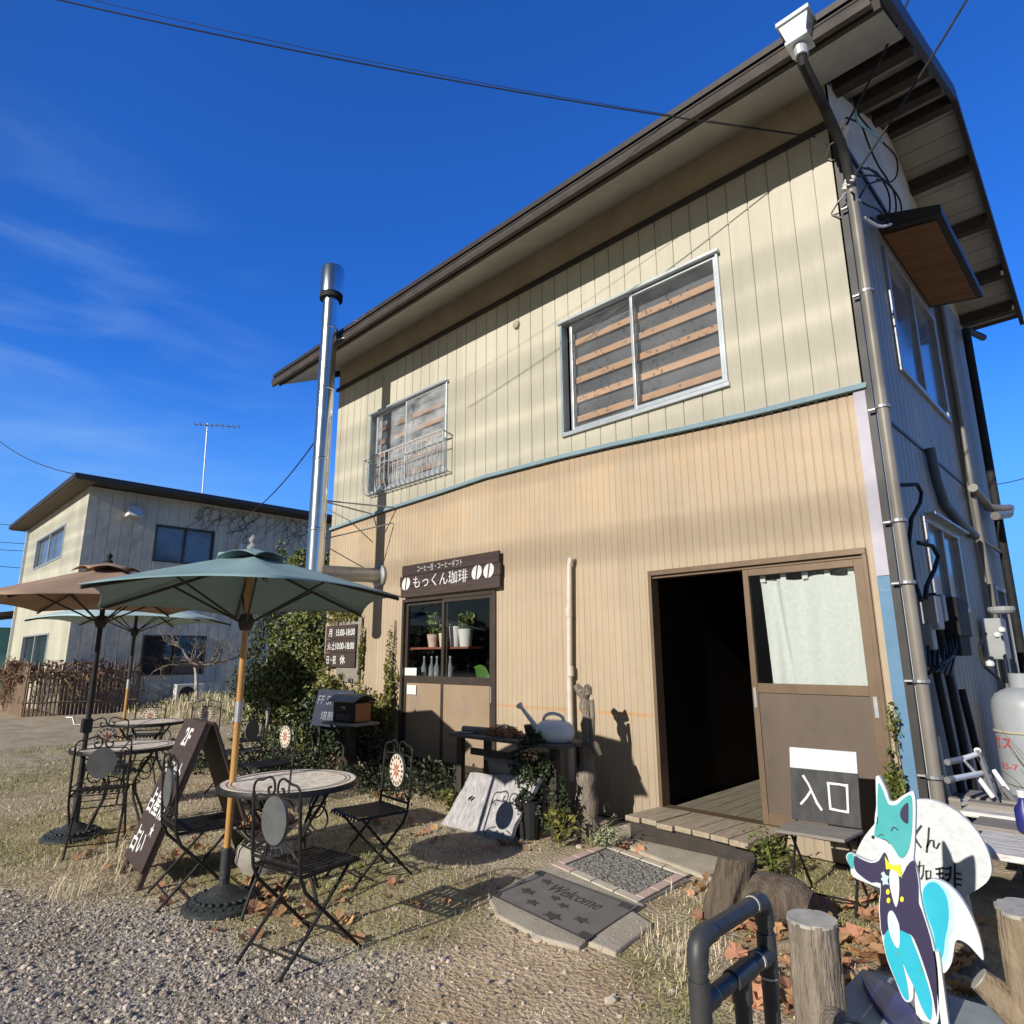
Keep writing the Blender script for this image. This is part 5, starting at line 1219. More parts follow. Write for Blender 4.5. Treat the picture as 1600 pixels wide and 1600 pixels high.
    b.build('star_inlay', m_red_tile, md)
    # slatted seat
    b = MB()
    for q in range(9):
        x = -0.168+q*0.042; pr_ = [(-0.185, 0.452), (-0.12, 0.446), (0.0, 0.443), (0.12, 0.447), (0.185, 0.450), (0.21, 0.440), (0.215, 0.425)]
        for (ya, za), (yb, zb) in zip(pr_, pr_[1:]): b.hexa([(x-0.014, ya, za-0.004), (x+0.014, ya, za-0.004), (x+0.014, ya, za), (x-0.014, ya, za)], [(x-0.014, yb, zb-0.004), (x+0.014, yb, zb-0.004), (x+0.014, yb, zb), (x-0.014, yb, zb)])
    st_ = b.build('seat', m_iron, t)
    b = MB(); b.box((-0.19, -0.188, 0.434), (0.19, -0.172, 0.441)); b.box((-0.19, 0.05, 0.431), (0.19, 0.068, 0.438)); b.box((-0.19, 0.185, 0.436), (0.19, 0.20, 0.4425)); b.box((-0.195, -0.188, 0.425), (-0.186, 0.2, 0.443)); b.box((0.186, -0.188, 0.425), (0.195, 0.2, 0.443)); b.build('seat_frame', m_iron, st_)
    return t
def ch_place(o, x, y, face, label): place(o, (x, y, 0), R(face-90), label, 'folding iron bistro chairs')
ch0 = chair_proto()
ch_place(ch0, -2.10, -3.42, 100, 'nearest bistro chair, plain grey back disc towards the viewer, seat towards the table')
for x, y, a, lab in ((-2.86, -2.52, -95, 'bistro chair with red star medallion, standing between the near table and the grey slab'),
                     (-3.37, -3.50, 84, 'bistro chair seen nearly side-on in front of the 2F sign board, leaning grey disc'),
                     (-5.08, -3.66, 160, 'bistro chair beside the black parasol pole, plain grey back disc towards the viewer'),
                     (-6.55, -3.28, -10, 'bistro chair facing the viewer from behind the second table, fringed medallion half hidden'),
                     (-9.15, -2.15, -30, 'farthest left bistro chair, only scrolls and medallion top above the farthest table'),
                     (-8.75, -1.50, -28, 'bistro chair whose medallion peeps over the top of the 2F sign board'),
                     (-7.55, -1.35, -105, 'dark side-on bistro chair in the shade just left of the yellow wooden pole'),
                     (-5.42, -2.10, -84, 'bistro chair with white medallion just right of the yellow wooden pole'),
                     (-6.5, -1.95, 200, 'shaded bistro chair behind the apex of the 2F sign board')):
    ch_place(dup(ch0), x, y, a, lab)

# ------------------------------------------------------------------ 2F sandwich board
sb = thing('sandwich_board', 'tall dark brown sandwich board lettered 2F in white', 'sign board', (-3.98, -3.72, 0), R(-5))
fw = 0.27
Pf = lambda u, v, d=0.0: Vector((u, 0.36*v/1.05+0.0, 0))+Vector((0, 0, v))+Vector((0, -0.945, 0.33)).normalized()*d
b = MB(); b.hexa([Pf(-fw, 0.10), Pf(fw, 0.10), Pf(fw, 0.10, 0.018), Pf(-fw, 0.10, 0.018)], [Pf(-fw, 1.04), Pf(fw, 1.04), Pf(fw, 1.04, 0.018), Pf(-fw, 1.04, 0.018)]); fp = b.build('front_panel', m_signwood, sb, bevel=0.003)
for u in (-fw, fw-0.045):
    b = MB(); b.hexa([Pf(u, 0.0, -0.03), Pf(u+0.045, 0.0, -0.03), Pf(u+0.045, 0.0, -0.002), Pf(u, 0.0, -0.002)], [Pf(u, 1.03, -0.03), Pf(u+0.045, 1.03, -0.03), Pf(u+0.045, 1.03, -0.002), Pf(u, 1.03, -0.002)]); b.build('leg', m_signwood, sb)
b = MB(); b.hexa([(-fw, 0.80, 0.02), (fw, 0.80, 0.02), (fw, 0.825, 0.02), (-fw, 0.825, 0.02)], [(-fw, 0.39, 1.04), (fw, 0.39, 1.04), (fw, 0.415, 1.04), (-fw, 0.415, 1.04)]); b.build('back_panel', m_signwood, sb, bevel=0.003)
du = Vector((1, 0, 0)); dv = (Pf(0, 1)-Pf(0, 0)).normalized()
def sbt(body, u, v, w_, h_, bold=0.02): text(body, sb, 'lettering', m_text, Pf(u, v, 0.019), du, dv, w_, h_, bold=bold)
sbt('2F', -0.09, 0.86, 0.17, 0.13); sbt('タロット', -0.23, 0.63, 0.44, 0.14); sbt('占星術', -0.22, 0.40, 0.45, 0.17); sbt('占い', -0.22, 0.16, 0.30, 0.17); sbt('★', 0.08, 0.29, 0.09, 0.09, 0)
st = Pf(0, 0, 0)

# dark tree line far behind the viewer (mirrored in the shop window)
b = MB()
for q in range(60):
    x = -75+q*2.3; leaves(b, (x+rnd(-1, 1), -46+rnd(-3, 3), rnd(1.5, 3.2)), (2.4, 2.0, rnd(2.5, 4.0)), 130, 1.1)
tag(b.build('far_trees', m_leaf_dk), kind='stuff')
# ------------------------------------------------------------------ shrubs and climbers along the front
bu = thing('leafy_bush', 'tall leafy green bush against the left corner of the cafe', 'bush', (-9.0, 0.1, 0))
b = MB()
for q in range(9):
    p0 = Vector((rnd(-0.4, 0.4), rnd(-0.2, 0.2), 0)); b.tube([p0, p0+Vector((rnd(-.3, .3), rnd(-.2, .2), 0.8)), p0+Vector((rnd(-.6, .6), rnd(-.3, .3), 1.7))], [0.03, 0.02, 0.01], 5)
b.build('stem', m_bark, bu)
b = MB()
for c, r_, n_, cl in (((0, 0, 1.1), (1.15, 0.7, 1.15), 6800, 190), ((-0.7, -0.1, 0.8), (0.7, 0.6, 0.8), 2300, 70), ((0.35, 0.15, 2.1), (0.85, 0.5, 0.75), 2400, 70), ((0.5, 0.2, 2.85), (0.6, 0.35, 0.5), 1000, 30), ((-0.4, 0.3, 2.75), (0.8, 0.4, 0.6), 1300, 40), ((-1.35, 0.3, 3.2), (0.55, 0.3, 0.42), 900, 30), ((-0.75, 0.3, 3.3), (0.4, 0.3, 0.34), 600, 20), ((0.9, -0.2, 0.7), (0.5, 0.5, 0.7), 1600, 50)):
    leaves(b, c, r_, n_, 0.075, 0.5, 0.5, 0.02, clump=cl)
b.build('foliage', m_leaf, bu)
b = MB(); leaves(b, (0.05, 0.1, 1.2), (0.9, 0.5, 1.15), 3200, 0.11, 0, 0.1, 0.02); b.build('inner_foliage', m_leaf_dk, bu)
sh2 = thing('shade_shrub', 'added shrub coloured dark as shade between the tall leafy bush and the mailbox', 'bush', (-7.35, -0.28, 0))
b = MB(); leaves(b, (0, 0, 0.55), (0.85, 0.22, 0.6), 2600, 0.08, 0.3, 0.2, 0.0, clump=70); leaves(b, (0.9, -0.05, 0.35), (0.6, 0.2, 0.42), 1200, 0.07, 0.3, 0.2, 0.0, clump=40); b.build('foliage', m_leaf_dk, sh2)  # near-black leaves paint in the shaded void beside the bush
b = MB()
for q in range(7): x = rnd(-.6, 1.0); b.tube([(x*.6, 0, 0), (x*.9, rnd(-.1, .1), 0.5), (x, rnd(-.1, .1), 0.9)], 0.012, 5)
b.build('stem', m_bark, sh2)
iv = thing('wall_ivy', 'yellow-green ivy climbing the wall around the opening-hours board', 'ivy', (-7.4, -0.1, 0))
b = MB()
for c, r_, n_ in (((-0.1, 0.02, 2.12), (0.55, 0.08, 0.14), 420), ((0.46, 0.04, 1.5), (0.035, 0.04, 0.6), 200), ((-0.15, -0.06, 1.0), (0.5, 0.16, 0.34), 1000), ((0.5, -0.02, 0.85), (0.5, 0.12, 0.28), 700), ((-0.35, -0.1, 1.25), (0.16, 0.1, 0.2), 160)):
    leaves(b, c, r_, n_, 0.062, 0.8, 0.2, clump=26)
b.build('foliage', m_leaf_yel, iv)
iv = thing('door_ivy', 'ivy climbing the left jamb of the shop window door', 'ivy', (-6.16, -0.08, 0))
b = MB()
leaves(b, (0, 0, 0.95), (0.13, 0.07, 0.75), 800, 0.055, 0.8, 0.1, clump=40); leaves(b, (-0.03, 0, 1.55), (0.06, 0.05, 0.4), 150, 0.045, 0.8, 0.1); leaves(b, (-0.15, -0.05, 0.75), (0.35, 0.12, 0.3), 500, 0.06, .8, .2, clump=20)
b.build('foliage', m_leaf_yel, iv)
b = MB(); b.tube([(0.02, 0.05, 0), (-0.02, 0.05, 0.9), (0.0, 0.05, 2.0)], 0.008, 5); b.build('stem', m_bark, iv)
iv = thing('corner_ivy', 'small ivy plant climbing beside the blue corner board', 'ivy', (-0.10, -0.10, 0))
b = MB(); leaves(b, (-0.02, 0, 0.55), (0.10, 0.07, 0.42), 420, 0.05, 0.8, 0.1, clump=26); leaves(b, (0.02, 0, 1.0), (0.05, 0.04, 0.18), 60, 0.04, .8, .1); b.build('foliage', m_leaf, iv)
b = MB(); b.tube([(0, 0.02, 0), (0.03, 0.02, 0.5), (0.0, 0.03, 1.1)], 0.006, 5); b.build('stem', m_bark, iv)
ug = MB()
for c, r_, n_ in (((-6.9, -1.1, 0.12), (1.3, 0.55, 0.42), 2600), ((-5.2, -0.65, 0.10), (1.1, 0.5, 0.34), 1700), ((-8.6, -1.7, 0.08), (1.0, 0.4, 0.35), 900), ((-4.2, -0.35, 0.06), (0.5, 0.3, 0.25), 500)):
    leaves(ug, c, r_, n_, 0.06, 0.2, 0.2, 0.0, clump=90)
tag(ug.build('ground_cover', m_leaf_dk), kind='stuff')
def weed(name, label, x, y, h, n, s, mm, spread=0.5, grp=None):
    t = thing(name, label, 'plant', (x, y, 0), group=grp); b = MB()
    for q in range(n):
        a = rnd(0, 2*PI); r_ = rnd(0.1, 1)*spread*h; p = Vector((0, 0, 0)); e = Vector((r_*math.cos(a), r_*math.sin(a), h*rnd(0.5, 1)))
        for u in (0.35, 0.55, 0.75, 0.9, 1.0): leaf(b, p.lerp(e, u)+Vector((rnd(-.02, .02), rnd(-.02, .02), 0)), s*rnd(.7, 1.2), Vector((rnd(-1, 1), rnd(-1, 1), 1.2)))
    b.build('foliage', mm, t)
    b = MB()
    for q in range(6): a = rnd(0, 2*PI); b.tube([(0, 0, 0), (spread*h*.3*math.cos(a), spread*h*.3*math.sin(a), h*.5), (spread*h*.6*math.cos(a), spread*h*.6*math.sin(a), h*.85)], 0.004, 4)
    b.build('stem', m_leaf, t)
    return t
weed('weed_plant', 'bright yellow-green weed by the foot of the driftwood post', -2.35, -1.05, 0.30, 26, 0.06, m_leaf_yel)
weed('weed_plant', 'small shrub between the wooden step and the entrance chair', -0.80, -0.62, 0.30, 44, 0.045, m_leaf, 0.55)
weed('weed_plant', 'sprawling green weed under the entrance chair', -0.62, -1.15, 0.22, 40, 0.05, m_leaf, 0.9)
weed('weed_plant', 'low variegated plant left of the concrete apron', -2.05, -0.85, 0.18, 40, 0.04, mat('variegated_leaf', (0.30, 0.33, 0.20), None, rough=0.6, island=0.6), 0.9)
weed('weed_plant', 'green weed beside the left end of the grey slab', -3.75, -1.0, 0.28, 24, 0.06, m_leaf_yel, 0.6)
t = thing('long_grass', 'tuft of long arching grass blades by the driftwood post', 'plant', (-2.15, -0.9, 0)); b = MB()
for q in range(26):
    a = rnd(0, 2*PI); l = rnd(0.25, 0.55); d = Vector((math.cos(a), math.sin(a), 0)); pts = [d*l*u*0.8+Vector((0, 0, l*(1.1*u-0.75*u*u))) for u in (0, .3, .6, .85, 1)]; sv = d.cross(Vector((0, 0, 1)))*0.005
    v = []
    for i, p in enumerate(pts): v += [p-sv*(1-i/5), p+sv*(1-i/5)]
    b.add(v, [(2*i, 2*i+1, 2*i+3, 2*i+2) for i in range(4)])
b.build('blades', mat('pale_grass_blade', (0.30, 0.30, 0.16), None, rough=0.7, island=0.3), t)

# mailbox on its post and the half-hidden shop board
mbx = thing('mailbox', 'dark hut-shaped mailbox with curved grey lid and orange-brown side', 'mailbox', (-6.20, -0.62, 0), R(8))
b = MB(); b.box((-0.22, -0.13, 0.70), (0.20, 0.13, 0.94)); b.build('box_body', m_black, mbx, bevel=0.006)
b = MB(); b.box((0.2005, -0.12, 0.71), (0.216, 0.12, 0.93)); b.build('side_panel', mat('orange_brown_wood', (0.34, 0.15, 0.05), (0.26, 0.11, 0.04), 5, 0.6), mbx)
b = MB(); pf = [(-0.19+0.38*i/10, 0.94+0.10*math.sin(PI*(i/10*0.86+0.07))) for i in range(11)]
v = []
for x in (-0.27, 0.25): v += [(x, y, z) for y, z in pf]+[(x, y, z-0.015) for y, z in reversed(pf)]
b.add(v, [(i, (i+1) % 22, 22+(i+1) % 22, 22+i) for i in range(22)]+[tuple(range(22)), tuple(range(43, 21, -1))]); b.build('lid', mat('grey_lid', (0.17, 0.18, 0.18), (0.22, 0.23, 0.23), 4, 0.5), mbx)
b = MB(); b.box((-0.11, -0.134, 0.835), (0.09, -0.1305, 0.855)); b.box((-0.15, -0.134, 0.72), (0.13, -0.1305, 0.80)); b.build('mail_slot', m_chalk, mbx)
text('MAIL', mbx, 'lettering', m_text, (-0.06, -0.1345, 0.865), (1, 0, 0), (0, 0, 1), 0.10, 0.03, 0.001)
b = MB(); b.box((-0.34, -0.2, 0.665), (0.3, 0.2, 0.695)); b.build('shelf_board', m_oldwood, mbx); b = MB(); b.box((-0.06, -0.05, 0), (0.04, 0.05, 0.664)); b.tube([(-0.3, -0.1, 0.66), (-0.05, 0, 0.35)], 0.015, 6); b.build('post', m_darkwood, mbx)
m_shaded_text = mat('shaded_lettering', (0.26, 0.28, 0.31), (0.15, 0.17, 0.19), 18, 0.8)  # white lettering greyed so that it looks shaded
bd = thing('shop_board', 'blue-black shop board with white lettering behind the mailbox, left part in leaves', 'sign', (-6.92, -0.52, 0), R(4))
b = MB(); b.hexa([(-0.42, -0.02, 0.58), (0.42, -0.02, 0.58), (0.42, 0.0, 0.58), (-0.42, 0.0, 0.58)], [(-0.42, 0.08, 1.06), (0.42, 0.08, 1.06), (0.42, 0.10, 1.06), (-0.42, 0.10, 1.06)]); b.build('board', mat('blue_black_board', (0.02, 0.025, 0.05), (0.03, 0.035, 0.06), 5, 0.6), bd)
b = MB(); b.tube([(-0.3, 0.05, 0), (-0.3, 0.05, 0.6)], 0.02, 6); b.tube([(0.3, 0.05, 0), (0.3, 0.05, 0.6)], 0.02, 6); b.build('legs_pair', m_darkwood, bd)
text('FF SHOP', bd, 'lettering', m_shaded_text, (-0.36, 0.032, 0.86), (1, 0, 0), (0, 0.2, 0.98), 0.66, 0.12, bold=0.008)
text('焙煎豆', bd, 'lettering', m_shaded_text, (-0.22, -0.006, 0.66), (1, 0, 0), (0, 0.2, 0.98), 0.46, 0.12, bold=0.01)

# ------------------------------------------------------------------ bench with garden clutter, slab and driftwood
bn = thing('potting_bench', 'dark wooden potting bench under the drain pipe', 'bench', (-3.1, -0.78, 0))
b = MB(); b.box((-0.72, -0.22, 0.735), (0.72, -0.01, 0.765)); b.box((-0.70, 0.0, 0.737), (0.73, 0.24, 0.767)); b.build('bench_top', mat('grey_black_wood', (0.11, 0.105, 0.10), (0.06, 0.055, 0.05), 5, 0.8, stretch=(1, 8, 8)), bn, bevel=0.004)
for x, y in ((-0.63, -0.19), (0.58, -0.19), (-0.63, 0.17), (0.58, 0.17)):
    b = MB(); b.box((x, y, 0), (x+0.07, y+0.05, 0.734)); b.build('leg', m_darkwood, bn)
b = MB(); b.box((-0.38, -0.235, 0.60), (0.20, -0.215, 0.66)); b.build('apron', m_darkwood, bn)
cr = thing('plastic_tub', 'grey plastic tub standing under the potting bench', 'tub', (-3.0, -0.84, 0.0), R(-6))
b = MB(); b.hexa([(-0.22, -0.15, 0.30), (0.22, -0.15, 0.30), (0.22, 0.15, 0.30), (-0.22, 0.15, 0.30)], [(-0.26, -0.18, 0.57), (0.26, -0.18, 0.57), (0.26, 0.18, 0.57), (-0.26, 0.18, 0.57)]); b.box((-0.2, -0.14, 0.0), (0.2, 0.14, 0.298)); b.build('tub_body', mat('grey_tub', (0.17, 0.18, 0.185), (0.13, 0.14, 0.145), 4, 0.5), cr, bevel=0.015)
b = MB(); b.box((-0.28, -0.20, 0.571), (0.28, 0.20, 0.595)); b.build('tub_rim', mat('grey_rim', (0.10, 0.105, 0.11), None, rough=0.5), cr, bevel=0.006)
wc = thing('watering_can', 'white plastic watering can on the right end of the potting bench', 'watering can', (-2.60, -0.80, 0.768), R(8))
b = MB(); n = 24; v = []
prof = [(0.125, 0.0), (0.155, 0.03), (0.165, 0.08), (0.155, 0.13), (0.12, 0.165), (0.07, 0.18)]
b.lathe([(r_*1.0, z) for r_, z in prof], 28, mx=Matrix(((1.15, 0, 0), (0, 0.8, 0), (0, 0, 1)))); b.build('can_body', mat('white_plastic', (0.80, 0.80, 0.79), (0.74, 0.74, 0.73), 4, 0.4), wc, smooth=True)
b = MB(); b.tube(smooth_pts([Vector(p) for p in ((0.10, 0, 0.165), (0.07, 0, 0.215), (-0.02, 0, 0.235), (-0.10, 0, 0.21), (-0.13, 0, 0.14))], 4), 0.015, 8); b.build('handle', m_white, wc, smooth=True)
b = MB(); b.tube([(-0.15, 0, 0.05), (-0.25, 0, 0.16), (-0.36, 0, 0.27)], [0.03, 0.022, 0.016], 10); b.build('spout', m_white, wc, smooth=True)
b = MB(); b.lathe([(0.014, 0), (0.035, 0.035), (0.033, 0.045), (0.0, 0.05)], 14, (-0.36, 0, 0.265), mx=Matrix.Rotation(R(-45), 3, 'Y'), cap=False); b.build('rose', m_white, wc, smooth=True)
t = thing('grey_tube', 'grey paper-wrapped roll lying on the left end of the potting bench', 'roll', (-3.55, -0.85, 0.80), R(5)); b = MB(); b.tube([(-0.2, 0, 0), (0.28, 0.02, 0.0)], 0.03, 12); b.build('roll_body', m_oldwood, t, smooth=True)
b = MB(); b.box((-0.24, -0.08, -0.028), (-0.03, 0.1, -0.022)); b.build('paper', mat('blue_grey_paper', (0.30, 0.33, 0.38), None, rough=0.7), t)
pot('green_pot', 'dark green flower pot in the middle of the potting bench', -2.95, -0.72, 0.768, 0.08, 0.11, mat('dark_green_plastic', (0.035, 0.055, 0.03), None, rough=0.5), 0, grp=None)
t = thing('dry_flowers', 'heap of dry leaves and pale shells on the potting bench', 'heap', (-3.22, -0.82, 0.768)); b = MB(); leaves(b, (0, 0, 0.03), (0.22, 0.12, 0.05), 220, 0.06); b.build('dry_leaves', m_deadleaf, t)
b = MB()
for q in range(16): b.lathe([(0, -0.012), (0.016, 0), (0, 0.012)], 6, (rnd(-.12, .1), rnd(-.08, .08), rnd(.06, .1)), cap=False)
b.build('shells', mat('pale_shell', (0.62, 0.55, 0.50), None, rough=0.6), t)
t = thing('trailing_plant', 'dark trailing plant spilling from the front of the potting bench', 'plant', (-2.72, -1.02, 0.4)); b = MB(); leaves(b, (0.02, 0.02, 0.24), (0.24, 0.13, 0.2), 1100, 0.05, clump=50); leaves(b, (0.2, 0.12, -0.1), (0.14, 0.12, 0.3), 420, 0.05, clump=24); leaves(b, (-0.02, 0, -0.08), (0.18, 0.12, 0.24), 600, 0.045, clump=26); b.build('foliage', m_leaf_dk, t)
b = MB(); b.lathe([(0.09, -0.39), (0.12, -0.12), (0.125, -0.1), (0.1, -0.1)], 16); b.build('pot_body', m_black, t)
sl = thing('timber_slab', 'pale grey natural-edge timber slab leaning on the potting bench', 'slab', (-3.15, -1.2, 0), local=False)
c4 = [F(688, 1292, -1.24), F(790, 1320, -1.24), F(842, 1214, -1.02), F(736, 1207, -1.02)]
n = 14; out = []
for i in range(4):
    p, q = c4[i], c4[(i+1) % 4]
    for s in range(n):
        u = s/n; z_ = p.lerp(q, u); am = 0.018 if i in (1, 3) else 0.012
        out.append(z_+Vector((noise.noise(z_*6)*am*2, 0, noise.noise(z_*5+Vector((9, 0, 0)))*am)))
nn = (c4[1]-c4[0]).cross(c4[3]-c4[0]).normalized()
b = MB(); b.prism(out, nn*-1, 0.045); b.build('slab_face', m_slab, sl)
kc = F(735, 1247, -1.145)+nn*0.003
b = MB(); b.prism([kc+(c4[1]-c4[0]).normalized()*dx+(c4[3]-c4[0]).normalized()*dy for dx, dy in ((-0.02, 0.0), (0.0, -0.03), (0.03, 0.025), (0.005, 0.02))], nn, 0.003); b.build('knot_hole', m_interior, sl)
dw = thing('driftwood_post', 'gnarled driftwood post standing at the right end of the potting bench', 'post', (-2.42, -0.62, 0))
b = MB(); pts = smooth_pts([Vector(p) for p in ((0, 0, 0), (0.0, 0, 0.35), (0.02, 0.02, 0.7), (0.0, 0.05, 1.0), (-0.05, 0.06, 1.2))], 6); b.tube(pts, [0.13-0.08*min(1, i/14)+0.014*math.sin(i*1.7) for i in range(len(pts))], 12)
b.tube([(0.0, 0.03, 0.72), (0.12, 0, 0.74), (0.16, 0, 0.66)], [0.05, 0.04, 0.03], 8); b.tube([(-0.05, 0.06, 1.17), (-0.11, 0.04, 1.24)], [0.045, 0.03], 8); b.tube([(-0.03, 0.06, 1.12), (0.04, 0.03, 1.22), (0.05, 0.03, 1.16)], [0.04, 0.04, 0.03], 8); b.tube([(0.06, 0.03, 0.70), (0.075, 0.04, 0.95), (0.06, 0.05, 1.12)], 0.022, 7)
b.build('post_wood', m_bark_grey, dw, smooth=True)

# ------------------------------------------------------------------ step, apron, mats
dk = thing('wooden_step', 'low step of seven weathered planks at the entrance', 'step', (-1.55, -0.3, 0), local=False)
fl, fr_, bl, br = Vector((-2.10, -0.50, 0)), Vector((-0.97, -0.60, 0)), Vector((-2.06, -0.035, 0)), Vector((-0.93, -0.035, 0))
for i in range(7):
    u0, u1 = i/7+0.006, (i+1)/7-0.006; e = rnd(-0.012, 0.012); dz = rnd(-0.004, 0.004)
    q = [fl.lerp(fr_, u0), fl.lerp(fr_, u1), bl.lerp(br, u1), bl.lerp(br, u0)]; q[0].y += e; q[1].y += e
    b = MB(); b.hexa([p+Vector((0, 0, 0.155+dz)) for p in q], [p+Vector((0, 0, 0.195+dz)) for p in q]); b.build('plank', m_deckwood, dk, bevel=0.005)
b = MB(); b.box((-2.05, -0.50, 0.02), (-0.99, -0.45, 0.154)); b.box((-2.05, -0.10, 0.02), (-0.99, -0.06, 0.154)); b.box((-1.03, -0.45, 0.02), (-0.985, -0.10, 0.154)); b.build('step_frames', m_darkwood, dk)
ap = thing('concrete_apron', 'worn concrete apron before the wooden step', 'slab', (-1.6, -0.9, 0), local=False)
b = MB(); q = [G(935, 1300, .03), G(1000, 1330, .02), G(1110, 1372, .02), G(1175, 1352, .03), G(1130, 1322, .03), G(985, 1278, .03)]
b.hexa([Vector((p.x, p.y, -0.03)) for p in q], q); b.build('apron_slab', m_conc, ap, bevel=0.02)
def slab(name, label, px, z, th, mm, cat, bev=0.01):
    t = thing(name, label, cat, G(*px[0], z), local=False); b = MB(); q = [G(*p, z) for p in px]; b.hexa([p-Vector((0, 0, th)) for p in q], q); b.build('slab_block', mm, t, bevel=bev); return t, q
slab('concrete_slab', 'concrete slab under the rubber welcome mat', [(762, 1400), (775, 1428), (840, 1462), (905, 1480), (925, 1462), (1008, 1412), (850, 1352)], 0.018, 0.1, m_conc, 'slab', 0.012)
slab('concrete_slab', 'small concrete slab right of the welcome mat corner', [(918, 1470), (962, 1488), (1020, 1442), (985, 1420)], 0.02, 0.1, m_conc, 'slab', 0.012)
wm, q = slab('welcome_mat', 'dark rubber doormat reading Welcome with leaf shapes', [(765, 1398), (914, 1469), (998, 1414), (845, 1360)], 0.030, 0.011, m_rubber, 'doormat', 0.003)
wx = (q[1]-q[0]).normalized(); wy = (q[3]-q[0]).normalized(); wl = (q[1]-q[0]).length; wh = (q[3]-q[0]).length
text('Welcome', wm, 'lettering', m_rubber_dk, q[0]+wx*wl*0.30+wy*wh*0.60, wx, wy, wl*0.52, wh*0.22, shear=0.25)
for u, v_ in ((0.0, 0.0), (0.92, 0.0), (0.0, 0.86), (0.90, 0.88)):
    b = MB(); p0 = q[0]+wx*wl*u+wy*wh*v_+Vector((0, 0, 0.0005)); pl = [p0, p0+wx*wl*0.1, p0+wx*wl*(0.06 if u < .5 else .1)+wy*wh*0.13, p0+wy*wh*0.13]; b.prism(pl, (0, 0, 1), 0.003); b.build('corner_patch', m_rubber_dk, wm)
b = MB()
def mleaf(u, v_, s, a):
    c = q[0]+wx*wl*u+wy*wh*v_+Vector((0, 0, 0.0008)); pl = []
    for i in range(10): aa = a+i*PI/5; r_ = s*(1 if i % 2 == 0 else 0.55); pl.append(c+wx*r_*math.cos(aa)+wy*r_*math.sin(aa)*0.7)
    return pl
for u, v_, s, a in ((0.2, 0.78, 0.06, 0.3), (0.58, 0.42, 0.05, 1), (0.2, 0.4, 0.07, 2), (0.36, 0.22, 0.06, 0.5), (0.62, 0.14, 0.08, 1.2), (0.82, 0.3, 0.06, 2.5), (0.45, 0.5, 0.05, 0)):
    b = MB(); b.prism(mleaf(u, v_, s, a), (0, 0, 1), 0.003); b.build('leaf_relief', m_rubber_dk, wm)
for u0, u1, v0, v1 in ((0.008, 0.992, 0.006, 0.022), (0.008, 0.992, 0.978, 0.994)):
    b = MB(); b.prism([q[0]+wx*wl*u0+wy*wh*v0, q[0]+wx*wl*u1+wy*wh*v0, q[0]+wx*wl*u1+wy*wh*v1, q[0]+wx*wl*u0+wy*wh*v1], (0, 0, 1), 0.004); b.build('mat_edge', m_rubber_dk, wm)
px = [(862, 1351), (998, 1412), (1080, 1374), (945, 1319)]
pm, q = slab('pebble_panel', 'square pebble mosaic panel edged with pink and pale pavers', px, 0.012, 0.05, m_mortar, 'paving')
wx = q[1]-q[0]; wy = q[3]-q[0]
def Q(u, v_, z=0.0): return q[0]+wx*u+wy*v_+Vector((0, 0, z))
def pav(u0, u1, v0, v1, mm):
    b = MB(); g = 0.006; b.hexa([Q(u0+g, v0+g, 0.001), Q(u1-g, v0+g, 0.001), Q(u1-g, v1-g, 0.001), Q(u0+g, v1-g, 0.001)], [Q(u0+g, v0+g, 0.012), Q(u1-g, v0+g, 0.012), Q(u1-g, v1-g, 0.012), Q(u0+g, v1-g, 0.012)]); b.build('edge_paver', mm, pm, bevel=0.003)
for i in range(4): pav(i/4+0.0, (i+1)/4, -0.02, 0.10, m_paver if i else m_pink)
for i in range(4): pav(i/4, (i+1)/4, 0.90, 1.0, m_paver)
for i in range(3): pav(0.0, 0.10, 0.10+0.8*i/3, 0.10+0.8*(i+1)/3, m_pink); pav(0.90, 1.0, 0.10+0.8*i/3, 0.10+0.8*(i+1)/3, m_pink)
b = MB()
for i in range(26):
    for j in range(22):
        if random.random() < 0.12: continue
        c = Q(0.12+0.76*(i+rnd(.2, .8))/26, 0.12+0.76*(j+rnd(.2, .8))/22, 0.002); r_ = rnd(0.009, 0.016); a = rnd(0, PI); b.lathe([(r_, 0), (r_*0.85, r_*0.35), (r_*0.3, r_*0.55)], 6, c, mx=Matrix.Rotation(a, 3, 'Z') @ Matrix(((1.3, 0, 0), (0, 0.8, 0), (0, 0, 1))))
tag(b.build('pebbles', m_pebble, pm, smooth=True), kind='stuff')

# ------------------------------------------------------------------ entrance chair sign
ec = thing('entrance_chair', 'folding chair with a black and white backboard lettered 入口 by the door', 'chair sign', (-0.38, -0.78, 0), R(6))
b = MB(); b.hexa([(-0.215, 0.10, 0.43), (0.205, 0.10, 0.43), (0.205, 0.12, 0.43), (-0.215, 0.12, 0.43)], [(-0.215, 0.17, 0.745), (0.205, 0.17, 0.745), (0.205, 0.19, 0.745), (-0.215, 0.19, 0.745)]); b.build('backboard', m_chalk, ec, bevel=0.002)
b = MB(); b.hexa([(-0.215, 0.167, 0.746), (0.205, 0.167, 0.746), (0.205, 0.19, 0.746), (-0.215, 0.19, 0.746)], [(-0.215, 0.195, 0.875), (0.205, 0.195, 0.875), (0.205, 0.217, 0.875), (-0.215, 0.217, 0.875)]); b.build('white_top_board', m_whitewash, ec, bevel=0.002)
b = MB(); b.hexa([(-0.23, -0.21, 0.405), (0.17, -0.21, 0.405), (0.215, 0.095, 0.405), (-0.215, 0.095, 0.405)], [(-0.23, -0.21, 0.425), (0.17, -0.21, 0.425), (0.215, 0.095, 0.425), (-0.215, 0.095, 0.425)]); b.build('seat', m_oldwood, ec, bevel=0.003)
Pb = lambda x, z: Vector((x, 0.10+(z-0.43)*0.222-0.0015, z))
